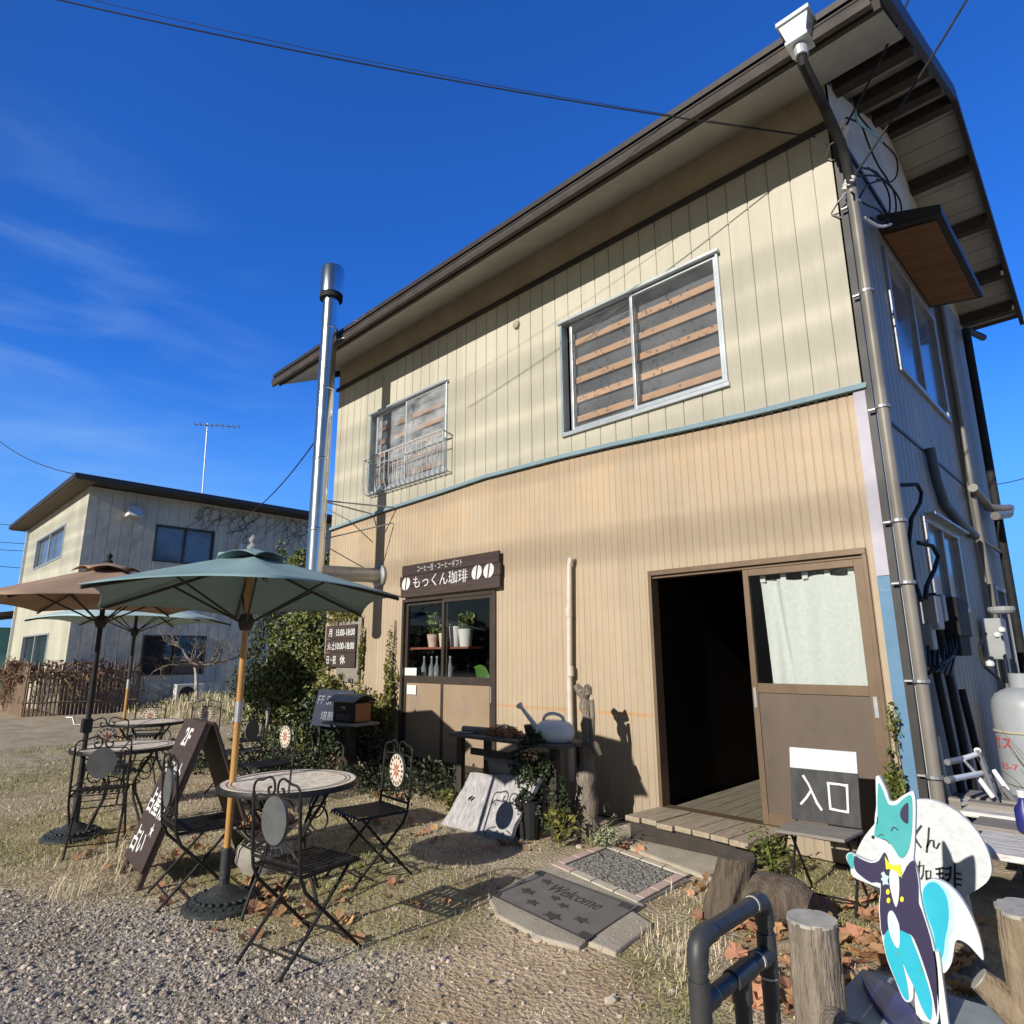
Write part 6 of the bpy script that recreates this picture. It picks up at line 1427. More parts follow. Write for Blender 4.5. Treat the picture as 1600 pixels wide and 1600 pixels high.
nb_ = Vector((0, -0.976, 0.217))
strokes([[(-0.13, 0.70), (-0.10, 0.655), (-0.075, 0.60), (-0.05, 0.545), (-0.025, 0.51)], [(-0.085, 0.615), (-0.115, 0.57), (-0.15, 0.53)]], ec, 'lettering', m_text, Pb, 0.014, nb_)
strokes([[(0.025, 0.67), (0.027, 0.60), (0.03, 0.52)], [(0.022, 0.672), (0.09, 0.672), (0.135, 0.668)], [(0.137, 0.672), (0.136, 0.60), (0.134, 0.515)], [(0.03, 0.522), (0.08, 0.517), (0.134, 0.515)]], ec, 'lettering', m_text, Pb, 0.014, nb_)
for sx in (-1, 1):
    b = MB(); b.tube([(0.19*sx, 0.20, 0.84), (0.19*sx, 0.13, 0.45), (0.18*sx, -0.18, 0.0)], 0.009, 7); b.build('leg', m_iron, ec); b = MB(); b.tube([(0.165*sx, -0.12, 0.40), (0.165*sx, 0.24, 0.0)], 0.009, 7); b.build('leg', m_iron, ec)
b = MB(); b.tube([(-0.18, -0.13, 0.07), (0.18, -0.13, 0.07)], 0.007, 6); b.build('stretcher', m_iron, ec)
# folding stand inside the doorway
fs = thing('folding_stand', 'crossed-leg folding stand in the dark doorway', 'stand', G(1120, 1214, 0.183), R(-40))
b = MB(); b.tube([(-0.16, 0, 0), (0.14, 0, 0.78)], 0.011, 6); b.build('leg', m_pipe, fs); b = MB(); b.tube([(0.16, 0.03, 0), (-0.14, 0.03, 0.78)], 0.011, 6); b.build('leg', m_pipe, fs); b = MB(); b.box((-0.2, -0.12, 0.785), (0.2, 0.15, 0.8)); b.build('top', m_darkwood, fs)

# ------------------------------------------------------------------ stumps, posts, rail
def logpost(name, label, x, y, r, h, mm, stub=None, wob=0.06, lean=(0, 0), z0=0.0, cutm=None):
    t = thing(name, label, 'log', (x, y, z0)); n = 64; v = []; nz_ = 26
    for j in range(nz_):
        z = h*j/(nz_-1)
        for i in range(n):
            a = i*2*PI/n; rr_ = r*(1+wob*noise.noise(Vector((math.cos(a)*1.6, math.sin(a)*1.6, z*3+x*7)))+0.05*noise.noise(Vector((math.cos(a)*5, math.sin(a)*5, z*4)))-0.11*abs(noise.noise(Vector((math.cos(a)*9, math.sin(a)*9, z*3.2+y))))*(1 if j < nz_-1 else 0.6))+0.004*noise.noise(Vector((a*3, z*40, x)))
            v.append((rr_*math.cos(a)+lean[0]*z, rr_*math.sin(a)+lean[1]*z, z))
    b = MB(); b.add(v, [(j*n+i, j*n+(i+1) % n, (j+1)*n+(i+1) % n, (j+1)*n+i) for j in range(nz_-1) for i in range(n)]); bk = b.build('bark', mm, t, smooth=True)
    b = MB(); tp = v[-n:]; b.hexa([Vector(p)+Vector((0, 0, -0.01)) for p in tp], [Vector((p[0]*1.0, p[1]*1.0, p[2]+0.003)) for p in tp]); b.build('cut_end', cutm or m_cutwood, t)
    if stub:
        p0, p1, r0, r1 = stub; b = MB(); b.tube([p0, p1], [r0, r1], 12, cap=False); sb_ = b.build('branch_stub', mm, t, smooth=True); d = (Vector(p1)-Vector(p0)).normalized(); b = MB(); b.tube([Vector(p1)-d*0.004, Vector(p1)+d*0.003], r1, 12); b.build('stub_end', m_cutwood, sb_)
    return t
logpost('log_post', 'upright grey log post with smooth cut top between the pipe rail and the fox', 0.222, -2.58, 0.090, 0.52, m_bark_grey, ((0.05, -0.05, 0.22), (0.15, -0.15, 0.235), 0.05, 0.04))
logpost('branch_log', 'tan forked log post at the right edge of the photo', 0.87, -2.22, 0.11, 0.61, m_tan_log, ((-0.04, -0.03, 0.24), (-0.19, -0.06, 0.36), 0.075, 0.042), 0.2, (-0.03, 0))
logpost('tree_stump', 'rough dark tree stump leaning left of the lying log', -0.74, -1.50, 0.105, 0.34, m_bark, None, 0.3, (0.25, 0.2), cutm=m_bark)
lg = thing('lying_log', 'short dark log lying behind the pipe rail', 'log', (-0.42, -1.36, 0.13), R(20))
b = MB(); b.tube([(-0.22, 0.05, 0), (-0.1, 0, 0.02), (0.06, 0.0, 0.01), (0.14, -0.02, -0.01)], [0.10, 0.13, 0.125, 0.09], 16); b.build('bark', m_bark, lg, smooth=True)
root_ = thing('dry_root', 'brown dead root on the leaves behind the log post', 'root', (0.0, -1.9, 0.05)); b = MB(); b.tube(smooth_pts([Vector(p) for p in ((-0.25, 0.1, 0.02), (-0.1, 0.02, 0.08), (0.05, -0.1, 0.06), (0.12, -0.22, 0.0))], 4), 0.03, 8); b.build('root_wood', m_tan_log, root_, smooth=True)
pr_ = thing('pipe_rail', 'dark grey plastic pipe handrail in the foreground', 'handrail', (0.38, -3.5, 0))
r_ = 0.0225; ya, yb = -0.20, 0.19; zt = 0.80
b = MB(); b.tube([(0, ya, -0.05), (0, ya, zt-0.05)], r_, 18); b.build('post', m_railpvc, pr_, smooth=True)
b = MB(); b.tube([(0, yb, -0.05), (0, yb, zt-0.05)], r_, 18); b.build('post', m_railpvc, pr_, smooth=True)
b = MB(); b.tube([(0, ya+0.05, zt), (0, yb-0.05, zt)], r_, 18); b.build('top_rail', m_railpvc, pr_, smooth=True)
b = MB(); b.tube([(0, ya+0.03, 0.655), (0, yb-0.03, 0.655)], r_*0.97, 18); lr_ = b.build('lower_rail', m_railpvc, pr_, smooth=True)
b = MB(); b.tube([(0.0, 0.02, 0.62), (0.0, 0.02, -0.05)], r_, 18); b.build('middle_post', m_railpvc, pr_, smooth=True)
for y, s in ((ya, 1), (yb, -1)):
    b = MB(); b.tube([(0, y, zt-0.07), (0, y, zt-0.045), (0, y+s*0.006, zt-0.018), (0, y+s*0.018, zt-0.006), (0, y+s*0.045, zt), (0, y+s*0.07, zt)], r_+0.0045, 18); b.build('elbow_fitting', m_railpvc, pr_, smooth=True)
    b = MB(); b.tube([(0, y, 0.60), (0, y, 0.71)], r_+0.0045, 18); b.tube([(0, y, 0.655), (0, y+s*0.06, 0.655)], r_+0.0045, 18); b.build('tee_fitting', m_railpvc, pr_, smooth=True)
b = MB(); b.tube([(0, -0.035, 0.655), (0, 0.075, 0.655)], r_+0.0045, 18); b.tube([(0, 0.02, 0.655), (0, 0.02, 0.59)], r_+0.0045, 18); b.build('tee_fitting', m_railpvc, pr_, smooth=True)

for y, s in ((ya, 1), (yb, -1)):
    b = MB(); b.tube([(0, y, 0.594), (0, y, 0.600)], r_+0.0015, 18); b.build('joint_line', m_ply, pr_)
    b = MB(); b.tube([(0, y+s*0.060, 0.655), (0, y+s*0.066, 0.655)], r_+0.0015, 18); b.build('joint_line', m_ply, pr_)
    b = MB(); b.tube([(0, y+s*0.070, zt), (0, y+s*0.075, zt)], r_+0.0015, 18); b.build('joint_line', m_ply, pr_)
# ------------------------------------------------------------------ painted fox cut-out and the bean-shaped sign
FY = -2.30
def fz(zx, zy, d=0.0): p = F(1300+zx/3.904, 1190+zy/3.904, FY); return Vector((p.x, FY-d, p.z))
fx = thing('fox_cutout', 'painted plywood fox in a dark tailcoat and yellow bow tie, teal face and tail', 'cut-out figure', fz(560, 1590), local=False)
def curve_poly(pts, n=3):
    P = [Vector((a, c_2, 0)) for a, c_2 in pts]; N = len(P); out = []
    for i in range(N):
        a, b_, c, d = P[i-1], P[i], P[(i+1) % N], P[(i+2) % N]
        for k_ in range(n):
            t = k_/n; q = 0.5*((2*b_)+(c-a)*t+(2*a-5*b_+4*c-d)*t*t+(3*b_-a-3*c+d)*t**3); out.append((q.x, q.y))
    return out
def cut(pts, name, mm, d0, d1, n=3, par=None, sm=True):
    pl = curve_poly(pts, n) if sm else pts
    b = MB(); b.hexa([fz(x, y, d0) for x, y in pl], [fz(x, y, d1) for x, y in pl])
    o = b.build(name, mm, par or fx); return o
body = [(275, 88), (292, 96), (335, 185), (352, 238), (385, 240), (430, 208), (482, 181), (500, 192), (510, 260), (508, 400), (502, 540), (497, 590), (515, 650), (530, 720), (537, 800), (560, 920), (610, 1080), (640, 1230), (652, 1400), (652, 1540), (640, 1600), (600, 1600), (545, 1510), (500, 1340), (495, 1440), (465, 1468), (430, 1440), (385, 1330), (340, 1220), (310, 1100), (294, 1000), (285, 880), (293, 765), (240, 748), (170, 705), (125, 660), (95, 610), (86, 575), (108, 556), (160, 580), (230, 607), (275, 597), (303, 560), (300, 535), (250, 488), (243, 455), (258, 400), (262, 330), (270, 260), (266, 110)]
tail = [(536, 810), (560, 750), (600, 725), (660, 738), (725, 782), (790, 860), (850, 970), (895, 1090), (918, 1220), (880, 1190), (830, 1135), (780, 1103), (748, 1105), (735, 1160), (722, 1235), (690, 1292), (655, 1303), (632, 1250), (600, 1060)]
bd_ = cut(body, 'body_panel', m_foxwhite, -0.020, 0.0); 
tl = cut(tail, 'tail', m_foxwhite, -0.042, -0.022)
cut([(541, 812), (562, 752), (608, 730), (668, 755), (722, 825), (742, 920), (735, 1020), (708, 1090), (700, 1190), (655, 1272), (625, 1240), (600, 1060), (560, 930)], 'tail_fade', mat('fox_pale_cyan', (0.30, 0.58, 0.64), (0.50, 0.68, 0.70), 9, 0.5), -0.0219, -0.0212, par=tl)
cut([(545, 815), (565, 765), (605, 742), (650, 765), (690, 830), (705, 920), (700, 1010), (680, 1100), (672, 1180), (640, 1230), (612, 1060), (565, 930)], 'tail_patch', m_cyan, -0.0215, -0.0190, par=tl)
cut([(283, 135), (300, 150), (330, 225), (350, 262), (395, 262), (440, 222), (482, 205), (492, 270), (490, 400), (478, 500), (455, 565), (420, 588), (378, 530), (345, 490), (300, 470), (262, 455), (262, 410), (278, 330), (278, 230)], 'face', m_teal, 0.0003, 0.0028)
cut([(465, 250), (438, 268), (418, 305), (425, 350), (464, 378), (468, 310)], 'ear_inside', m_navy, 0.0030, 0.0045)
cut([(253, 448), (243, 455), (250, 470), (262, 462)], 'nose', m_black, 0.0030, 0.006)
def fstroke(pts, w_, mm, nm): strokes([[(x, y) for x, y in pts]], fx, nm, mm, lambda x, y: fz(x, y, 0.0030), w_, (0, -1, 0), 0.0015)
fstroke([(365, 420), (372, 402), (385, 400), (402, 415)], 0.004, m_navy, 'eye'); fstroke([(276, 338), (280, 355), (277, 378)], 0.003, m_navy, 'eye'); fstroke([(285, 450), (300, 444), (318, 448)], 0.0025, m_navy, 'brow'); fstroke([(310, 470), (335, 480), (352, 500)], 0.0025, m_navy, 'mouth')
cut([(312, 560), (330, 560), (350, 620), (360, 690), (385, 690), (425, 700), (455, 640), (497, 600), (515, 660), (530, 760), (530, 860), (545, 900), (600, 1070), (630, 1230), (642, 1400), (640, 1560), (620, 1450), (590, 1330), (540, 1180), (500, 1080), (470, 1050), (410, 1030), (360, 1020), (310, 1060), (296, 960), (292, 860), (298, 742), (240, 738), (175, 695), (138, 650), (138, 575), (170, 590), (235, 617), (285, 605)], 'jacket', m_navy, 0.0003, 0.0022, 2)
cut([(92, 578), (108, 560), (135, 575), (135, 630), (125, 655), (100, 615)], 'paw', m_teal, 0.0003, 0.0022)
cut([(355, 665), (380, 655), (405, 680), (412, 770), (405, 850), (390, 885), (368, 820), (352, 740)], 'shirt_front', m_foxwhite, 0.0024, 0.0036)
cut([(325, 575), (345, 610), (375, 632), (418, 625), (430, 708), (395, 668), (362, 652), (333, 655)], 'bow_tie', m_yellow, 0.0040, 0.0065, sm=False)
cut([(300, 680), (318, 668), (330, 690), (350, 700), (340, 725), (348, 750), (325, 745), (312, 755), (312, 730), (300, 715), (310, 700)], 'buttonhole_flower', mat('pale_flower', (0.45, 0.62, 0.60), None, rough=0.5), 0.0024, 0.0044, sm=False)
for cx2, cy2 in ((342, 793), (346, 845), (428, 838)): cut([(cx2+11*math.cos(a*PI/4), cy2+17*math.sin(a*PI/4)) for a in range(8)], 'button', m_yellow, 0.0024, 0.004)
cut([(330, 1040), (370, 1015), (470, 1050), (490, 1090), (530, 1190), (580, 1340), (610, 1460), (608, 1560), (590, 1570), (545, 1490), (500, 1370), (460, 1290), (430, 1220), (455, 1330), (470, 1440), (452, 1452), (420, 1400), (370, 1280), (330, 1170), (318, 1090)], 'trousers', m_cyan, 0.0024, 0.0036, 2)
cut([(345, 925), (370, 908), (400, 960), (415, 1020), (410, 1135), (370, 1090), (345, 1000)], 'glove', mat('fox_glove', (0.45, 0.62, 0.72), (0.65, 0.75, 0.8), 30, 0.5, stretch=(4, 1, .4)), 0.0040, 0.0055)
for cx2, cy2 in ((405, 1168), (543, 1268)): cut([(cx2+12*math.cos(a*PI/4), cy2+18*math.sin(a*PI/4)) for a in range(8)], 'trouser_button', m_teal, 0.0040, 0.0052)
b = MB(); p0 = fz(470, 1000); 
b.box((p0.x-0.02, FY+0.022, 0.162), (p0.x+0.02, FY+0.045, 0.62)); b.hexa([(p0.x-0.02, FY+0.28, 0.162), (p0.x+0.02, FY+0.28, 0.162), (p0.x+0.02, FY+0.31, 0.162), (p0.x-0.02, FY+0.31, 0.162)], [(p0.x-0.02, FY+0.046, 0.55), (p0.x+0.02, FY+0.046, 0.55), (p0.x+0.02, FY+0.06, 0.55), (p0.x-0.02, FY+0.06, 0.55)]); p1 = fz(662, 1400); b.box((p1.x-0.012, FY-0.0, 0.162), (p1.x+0.012, FY+0.02, 0.42)); b.build('support_sticks', m_white, fx)
bb = thing('grey_plinth', 'grey painted timber plinth under the fox cut-out', 'plinth', (0.5, -2.3, 0), R(0))
b = MB(); b.box((-0.32, -0.16, 0.0), (0.42, 0.32, 0.16)); b.build('plinth_board', m_greypaint, bb, bevel=0.006)
b = MB(); b.box((-0.33, -0.185, 0.0), (0.43, -0.162, 0.17)); b.build('front_batten', m_oldwood, bb, bevel=0.003)
bl_ = thing('blue_offcut', 'deep blue painted crescent offcut lying on the grey plinth', 'offcut', (0.40, -2.27, 0.162), R(-20))
b = MB(); pl = curve_poly([(-0.22, 0.10), (-0.10, 0.10), (0.02, 0.04), (0.12, -0.06), (0.15, -0.14), (0.06, -0.13), (-0.06, -0.06), (-0.17, 0.03)], 3); b.hexa([(x, y, 0.0) for x, y in pl], [(x, y, 0.018+0.10*max(0, -x)) for x, y in pl]); b.build('offcut_board', m_deepblue, bl_)
# bean-shaped white sign behind
SY = -1.28
def wz(px_, py_, d=0.0): p = F(px_, py_, SY); return Vector((p.x, SY-d, p.z))
ws = thing('bean_sign', 'white oval sign with dark hand-lettering behind the fox cut-out', 'sign', wz(1450, 1405), local=False)
oval = [(1330, 1366), (1335, 1340), (1352, 1305), (1385, 1270), (1420, 1252), (1455, 1250), (1490, 1265), (1520, 1291), (1540, 1322), (1549, 1352), (1546, 1372), (1530, 1388), (1500, 1402), (1455, 1404), (1400, 1395), (1355, 1380)]
pl = curve_poly(oval, 4); b = MB(); b.hexa([wz(x, y, -0.03) for x, y in pl], [wz(x, y) for x, y in pl]); b.build('board', m_whitewash, ws)
lt = lambda x, y: wz(x, y, 0.001)
dkt = mat('dark_grey_lettering', (0.03, 0.03, 0.035), None, rough=0.7)
def wst(lines, w_=0.009): strokes(lines, ws, 'lettering', dkt, lt, w_, (0, -1, 0), 0.002)
def zz(pts): return [(1300+x/3.904, 1190+y/3.904) for x, y in pts]
wst([zz([(545, 392), (520, 425), (505, 455)]), zz([(505, 455), (520, 490), (542, 520)])]); wst([zz([(592, 405), (588, 470), (578, 550)]), zz([(580, 520), (600, 480), (620, 480), (622, 520), (638, 530), (655, 500)])])
wst([zz([(515, 640), (560, 632), (556, 690), (545, 715)]), zz([(535, 610), (530, 680), (510, 715)]), zz([(575, 668), (577, 718)]), zz([(575, 668), (603, 665), (602, 718)]), zz([(577, 712), (602, 712)])], 0.008)
wst([zz([(635, 655), (680, 648)]), zz([(657, 655), (657, 715)]), zz([(640, 685), (676, 680)]), zz([(635, 722), (680, 708)]), zz([(725, 640), (722, 700), (700, 745)]), zz([(750, 625), (750, 775)]), zz([(692, 655), (722, 648)]), zz([(692, 690), (720, 684)]), zz([(690, 725), (715, 718)]), zz([(755, 680), (785, 685)]), zz([(755, 712), (788, 718)]), zz([(755, 745), (785, 752)])], 0.009)
b = MB(); b.tube([wz(1345, 1375, -0.05), G(1378, 1412)+Vector((0.02, 0.12, 0))], 0.014, 7); b.tube([wz(1400, 1380, -0.05), G(1356, 1508)+Vector((0, 0.3, 0))], 0.014, 7); b.tube([wz(1500, 1380, -0.05), wz(1505, 1400, -0.2)*1.0 - Vector((0, 0, 0.42))], 0.014, 7); b.build('easel_legs', m_white, ws)

# ------------------------------------------------------------------ right-hand corner: peeling bench, pipe rack, gas cylinder
wb = thing('peeling_bench', 'weathered plank table with peeling white paint at the right edge', 'bench', (0.9, 0.2, 0))
for i in range(6):
    y0 = -1.10+i*0.30; x0 = (-0.44, -0.50, -0.57, -0.68, -0.78, -0.84)[i]; dz = (0.0, -0.01, 0.006, 0.02, 0.0, 0.012)[i]
    b = MB(); b.box((x0, y0, 0.44+dz), (1.3, y0+0.285, 0.475+dz)); b.build('plank', m_peel if i in (0, 1, 3, 4) else m_oldwood, wb, bevel=0.005)
for x, y in ((-0.30, -0.75), (1.1, -0.9), (-0.6, 0.6), (1.1, 0.6)):
    b = MB(); b.box((x, y, 0), (x+0.07, y+0.07, 0.425)); b.build('leg', m_oldwood, wb)
b = MB(); b.box((-0.66, -0.05, 0.488), (-0.22, 0.05, 0.53)); tag(b.build('loose_batten', m_oldwood), 'short grey batten lying across the peeling planks', 'batten'); o = bpy.data.objects['loose_batten']; o.matrix_world = wb.matrix_basis @ Matrix.Identity(4)
for i, (px_, py_) in enumerate(((1465, 1252), (1483, 1262))):
    p = G(px_, py_, 0.49); b = MB(); b.box((-0.07, -0.03, -0.06), (0.07, 0.03, 0.07)); o = tag(b.build('wood_block', m_oldwood), ('upright wood block just above the bean sign edge', 'second wood block beside the end of the peeling planks')[i], 'wood block'); o.location = p; o.rotation_euler = (0, 0, R(10*i))
bs2 = thing('blue_bottle', 'small dark blue spray bottle on the peeling bench at the right edge', 'bottle', G(1606, 1300, 0.48))
b = MB(); b.lathe([(0.045, 0), (0.05, 0.02), (0.05, 0.12), (0.02, 0.17), (0.02, 0.19)], 16); b.build('bottle_body', m_deepblue, bs2, smooth=True); b = MB(); b.lathe([(0.022, 0.19), (0.025, 0.23)], 12); b.build('bottle_cap', m_white, bs2)
rk = thing('pipe_rack', 'rack of white and grey plastic pipes leaning by the shaded side wall', 'rack', (0.3, 1.4, 0), local=False)
def at(px_, py_, x0): return X(px_, py_, 0.10+x0*0.36)
m_wpvc = mat('white_pvc', (0.84, 0.84, 0.82), (0.76, 0.76, 0.74), 7, 0.45); m_gpvc = mat('grey_pvc', (0.17, 0.17, 0.175), None, rough=0.45)
def rod(a, c, r_, mm, nm='pipe'): b = MB(); b.tube([a, c], r_, 10); b.build(nm, mm, rk, smooth=True)
A, B = at(1527, 1172, 0.55), at(1560, 1252, 0.55)
rod(A, B, 0.021, m_wpvc)
for u in (0.02, 0.36, 0.52, 0.80): rod(A.lerp(B, u), A.lerp(B, u+0.07), 0.0245, m_gpvc, 'coupling')
C1, D1 = at(1524, 1179, 0.55), at(1503, 1186, 0.42); rod(C1, D1, 0.017, m_wpvc); rod(D1, at(1480, 1191, 0.32), 0.020, m_gpvc, 'coupling')
C2, D2 = at(1534, 1208, 0.55), at(1488, 1217, 0.40); rod(C2, D2, 0.018, m_wpvc); rod(D2, at(1480, 1219, 0.36), 0.021, m_gpvc, 'coupling')
rod(at(1530, 1217, 0.55), at(1551, 1245, 0.7), 0.017, m_wpvc); rod(at(1552, 1203, 0.6), at(1575, 1235, 0.8), 0.017, m_wpvc); rod(at(1566, 1230, 0.75), at(1585, 1252, 0.9), 0.02, m_gpvc, 'coupling'); rod(at(1505, 1187, 0.45), at(1528, 1212, 0.5), 0.010, m_wpvc)
for u0 in (A, at(1552, 1203, 0.6), C2): rod(Vector(u0), Vector((u0.x+0.15, u0.y+0.1, 0.0)), 0.016, m_gpvc, 'strut')
tk = thing('gas_cylinder', 'tall grey gas cylinder with red marks beside the shaded side wall', 'gas cylinder', (0.36, 2.45, 0))
b = MB(); rr_ = 0.27
b.lathe([(0.22, 0.0), (0.22, 0.06), (0.20, 0.07), (rr_-0.01, 0.12), (rr_, 0.18), (rr_, 1.02), (rr_-0.012, 1.08), (rr_-0.05, 1.14), (0.13, 1.19), (0.06, 1.20)], 40); b.build('cylinder_body', m_tank, tk, smooth=True)
b = MB(); b.lathe([(0.10, 1.19), (0.10, 1.32), (0.09, 1.32), (0.09, 1.19)], 20, cap=False); b.build('valve_collar', m_tank, tk, smooth=True)
b = MB(); b.lathe([(0.03, 1.2), (0.03, 1.28), (0.045, 1.29), (0.045, 1.32)], 12); b.build('valve', mat('brass_green', (0.12, 0.22, 0.10), None, rough=0.5), tk)
b = MB(); b.tube([(rr_*1.005*math.cos(q*PI/20), rr_*1.005*math.sin(q*PI/20), 0.80) for q in range(40)], 0.012, 6, closed=True); b.build('strap', mat('canvas_strap', (0.42, 0.38, 0.28), None, rough=0.8), tk)
def tank_text(body, a0, z, h_, wd):
    cu = bpy.data.curves.new('t', 'FONT'); cu.body = body; cu.offset = 0.01; o = bpy.data.objects.new('t', cu); col.objects.link(o); dg = bpy.context.evaluated_depsgraph_get(); dg.update(); me = bpy.data.meshes.new_from_object(o.evaluated_get(dg))
    vs = [v.co.copy() for v in me.vertices]; fs = [tuple(p.vertices) for p in me.polygons]; bpy.data.objects.remove(o); bpy.data.curves.remove(cu)
    xm_ = max(v.x for v in vs); ym_ = max(v.y for v in vs); b = MB(); P = []
    for v in vs: a = a0+(v.x/xm_)*wd/rr_; P.append(((rr_+0.003)*math.cos(a), (rr_+0.003)*math.sin(a), z+v.y/ym_*h_))
    b.add(P, fs); b.build('lettering', m_redtxt, tk)
tank_text('LPガス', R(-192), 0.66, 0.10, 0.36); tank_text('25-7', R(-150), 0.48, 0.05, 0.18)
db = thing('dry_shrub', 'dry brown twiggy shrub in front of the gas cylinder', 'shrub', (0.85, 1.45, 0)); b = MB()
for q in range(26): a = rnd(0, 2*PI); branch(b, Vector((0, 0, 0)), Vector((math.cos(a)*0.6, math.sin(a)*0.6, 1)), rnd(0.4, 0.75), 0.008, 1, 0.3)
b.build('twigs', m_dryvine, db)
pp = thing('leaf_planter', 'pale round stone planter filled with dead leaves behind the yellow pole', 'planter', (-3.55, -2.95, 0)); b = MB(); b.lathe([(0.15, 0), (0.20, 0.08), (0.19, 0.17), (0.14, 0.22), (0.17, 0.25), (0.23, 0.31), (0.22, 0.32), (0.18, 0.27)], 24); b.build('planter_bowl', mat('pale_stone', (0.34, 0.32, 0.28), (0.24, 0.22, 0.19), 8, 0.9, bump=0.4), pp, smooth=True)
b = MB(); leaves(b, (0, 0, 0.31), (0.19, 0.19, 0.05), 120, 0.09); b.build('dead_leaves', m_deadleaf, pp)

# ------------------------------------------------------------------ ground scatter
def inside_obst(x, y): return y > 0.0 and BW < x < 0.05 or y > -0.62 and -2.15 < x < -0.9 and y < 0.1
P_PAVE = [gpoly([(735, 1402), (900, 1492), (975, 1492), (1040, 1445), (1100, 1374), (950, 1300), (845, 1335)])]
def blade(b, x, y, z, L_, w_, lean):
    a = rnd(0, 2*PI); d = Vector((math.cos(a), math.sin(a), 0)); s = Vector((-d.y, d.x, 0))*w_; p = Vector((x, y, z))
    m_ = p+d*L_*lean*0.45+Vector((0, 0, L_*(1-lean)*0.75+0.004)); e = p+d*L_*lean+Vector((0, 0, L_*(1-lean)*(1.0 if lean < .6 else 0.35)+0.004))
    b.add([p-s, p+s, m_+s*0.7, m_-s*0.7, e], [(0, 1, 2, 3), (3, 2, 4)])
bs_, bg_, st_, lv_ = MB(), MB(), MB(), MB()
def sample():
    # denser towards the viewer
    u = random.random()
    if u < 0.72: return rnd(-6.0, 1.3), rnd(-4.55, -0.02)
    return rnd(-13, -5), rnd(-4.4, 1.2)
cnt = 0
while cnt < 46000:
    x, y = sample()
    if inside_obst(x, y): continue
    gv, dt, gn_v, rd = regions(x, y)
    if sdpoly(P_PAVE[0], x, y) > 0: continue
    pr0 = (1-gv*0.97)*(1-dt*0.93)*(1-rd)*(0.45+0.75*max(0, min(1, 0.5+1.6*nz2(x, y, 1.1, 4))))
    if random.random() > pr0: continue
    cnt += 1; far = x < -6
    if random.random() < 0.20+0.62*gn_v: blade(bg_, x, y, gz(x, y), rnd(0.02, 0.06)*(1.3 if far else 1), 0.0024*(2 if far else 1), rnd(0.2, 0.8))
    else: blade(bs_, x, y, gz(x, y), rnd(0.025, 0.09)*(1.3 if far else 1), 0.0019*(2 if far else 1), rnd(0.6, 1.0))
for cx2, cy2, n_, l in ((-3.95, -3.95, 160, 0.2), (-4.35, -3.72, 120, 0.36), (-4.9, -4.1, 80, 0.14), (-0.7, -1.95, 260, 0.11), (-2.35, -2.05, 120, 0.10), (-4.5, -1.4, 160, 0.18), (-0.95, -1.35, 140, 0.10), (-0.55, -2.2, 200, 0.10)):
    for _ in range(n_): blade(bs_, cx2+random.gauss(0, 0.16), cy2+random.gauss(0, 0.13), 0.0, l*rnd(.4, 1.1), 0.002, rnd(0.15, 0.9))
for _ in range(2600):   # rough grass on the mound before the far building
    a = rnd(0, 2*PI); r_ = math.sqrt(random.random()); x, y = -17.5+5*r_*math.cos(a), 2.3+2.0*r_*math.sin(a); blade(bs_ if random.random() < .6 else bg_, x, y, gz(x, y), rnd(0.15, 0.35), 0.008, rnd(0.1, 0.6))
tag(bs_.build('dry_grass', m_straw), kind='stuff'); tag(bg_.build('green_grass', m_grass), kind='stuff')
ICO = [(0, 0, 1)]+[(0.894*math.cos(i*2*PI/5), 0.894*math.sin(i*2*PI/5), 0.447) for i in range(5)]+[(0.894*math.cos((i+.5)*2*PI/5), 0.894*math.sin((i+.5)*2*PI/5), -0.447) for i in range(5)]+[(0, 0, -1)]
ICF = [(0, i+1, (i+1) % 5+1) for i in range(5)]+[(i+1, i+6, (i+1) % 5+1) for i in range(5)]+[((i+1) % 5+1, i+6, (i+1) % 5+6) for i in range(5)]+[(11, (i+1) % 5+6, i+6) for i in range(5)]
def stone(b, x, y, s):
    rot = Matrix.Rotation(rnd(0, 2*PI), 3, 'Z') @ Matrix.Rotation(rnd(-.5, .5), 3, 'X'); sc_ = (rnd(.7, 1.4), rnd(.6, 1.1), rnd(.4, .8))
    b.add([rot @ Vector((p[0]*sc_[0], p[1]*sc_[1], p[2]*sc_[2]))*s*rnd(0.8, 1.15)+Vector((x, y, gz(x, y)+s*0.25)) for p in ICO], ICF)
cnt = 0
while cnt < 15000:
    x, y = rnd(-5.4, -1.1), rnd(-4.75, -2.9)
    gv = regions(x, y)[0]
    if random.random() > gv*1.1-0.05: continue
    cnt += 1; stone(st_, x, y, min(0.020, 0.0030*math.exp(abs(random.gauss(0, 0.68)))))
cnt = 0
while cnt < 1500:
    x, y = rnd(-3.2, 1.2), rnd(-4.4, -1.2)
    gv, dt, *_ = regions(x, y)
    if random.random() > 0.12+0.75*dt+0.4*gv: continue
    cnt += 1; stone(st_, x, y, 0.0045*math.exp(abs(random.gauss(0, 0.6))))
for i in range(60): u = rnd(0, 1); p = Vector((-2.15, -0.60, 0)).lerp(Vector((-1.0, -0.72, 0)), u); stone(st_, p.x+rnd(-.02, .02), p.y+rnd(-.03, .03), rnd(0.008, 0.02))
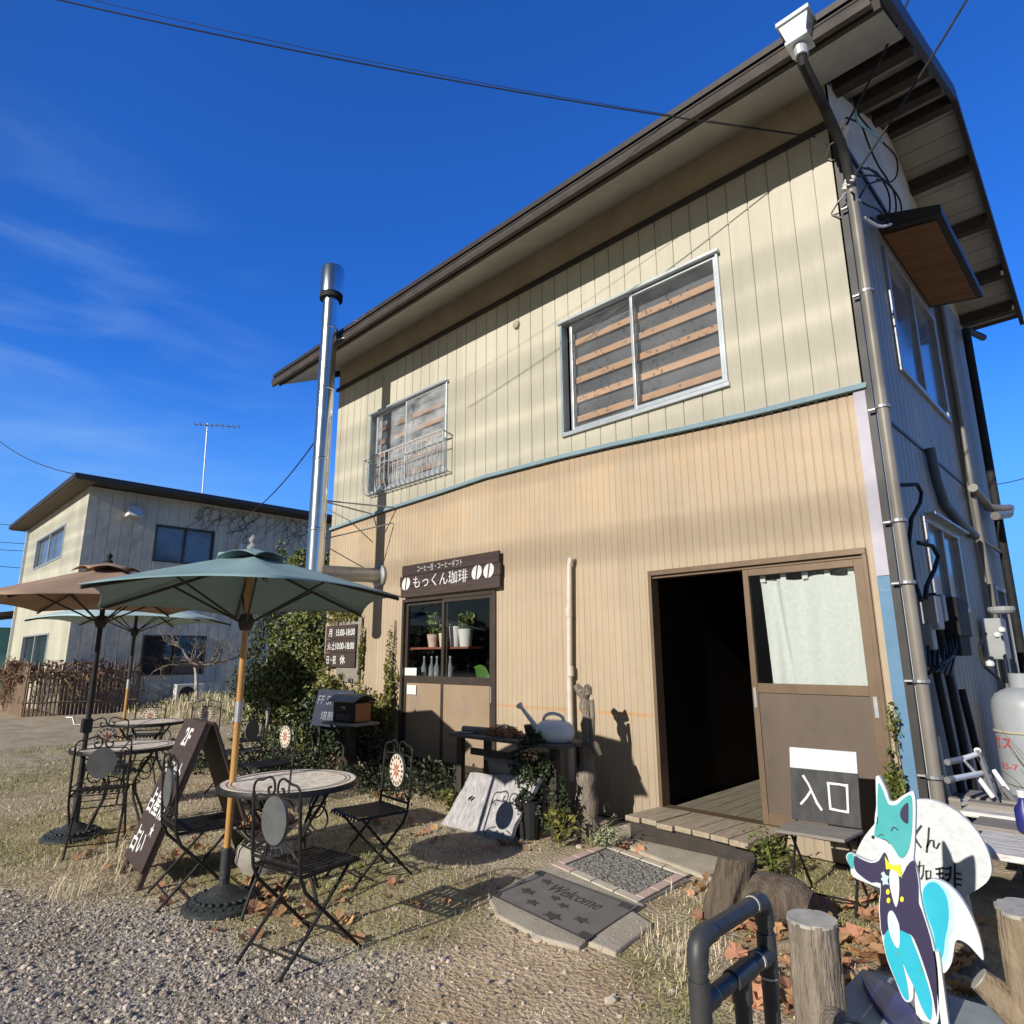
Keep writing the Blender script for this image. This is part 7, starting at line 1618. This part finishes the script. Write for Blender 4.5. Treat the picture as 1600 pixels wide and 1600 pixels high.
for px_, py_, s in ((842, 1466, 0.04), (826, 1462, 0.022), (880, 1468, 0.02), (700, 1300, 0.04), (520, 1330, .04), (640, 1305, 0.03), (905, 1325, 0.03), (800, 1455, .03)): p = G(px_, py_); stone(st_, p.x, p.y, s)
tag(st_.build('gravel', m_stone), kind='stuff')
def fallen(b, x, y, s):
    a = rnd(0, 2*PI); tl_ = Matrix.Rotation(a, 3, 'Z') @ Matrix.Rotation(rnd(-0.9, 0.9), 3, 'X') @ Matrix.Rotation(rnd(-0.7, 0.7), 3, 'Y'); cur = rnd(0.2, 0.9)
    out = [(0, -1.0), (0.35, -0.75), (0.8, -0.65), (0.62, -0.2), (1.0, 0.2), (0.5, 0.35), (0.42, 0.8), (0.0, 1.1), (-0.42, 0.8), (-0.5, 0.35), (-1.0, 0.2), (-0.62, -0.2), (-0.8, -0.65), (-0.35, -0.75)]
    v = [Vector((0, 0, 0))]+[Vector((px2, py2, cur*(px2*px2*0.5+py2*py2*0.25)+rnd(-.12, .12))) for px2, py2 in out]
    b.add([tl_ @ (q*s)+Vector((x, y, gz(x, y)+s*rnd(0.2, 0.5))) for q in v], [(0, i+1, (i+1) % 14+1) for i in range(14)])
def lpx(px0, py0, px1, py1, n, s0=0.03, s1=0.06):
    for _ in range(n): p = G(rnd(px0, px1), rnd(py0, py1)); fallen(lv_, p.x, p.y, rnd(s0, s1))
lpx(1150, 1420, 1370, 1590, 90, .04, .075); lpx(1330, 1360, 1400, 1520, 40, .04, .07); lpx(380, 1380, 450, 1430, 26, .04, .065); lpx(300, 1395, 560, 1480, 16, .03, .055); lpx(540, 1270, 680, 1320, 14); lpx(760, 1300, 830, 1330, 9); lpx(930, 1320, 1010, 1345, 5); lpx(250, 1390, 420, 1440, 10); lpx(400, 1170, 560, 1230, 50, .03, .05); lpx(450, 1380, 700, 1470, 14, .02, .04); lpx(1060, 1370, 1160, 1440, 24, .03, .06); lpx(100, 1290, 330, 1360, 26, .03, .05); lpx(1400, 1420, 1530, 1560, 24, .04, .07); lpx(580, 1230, 640, 1270, 12, .035, .055)
tag(lv_.build('fallen_leaves', m_deadleaf), kind='stuff')
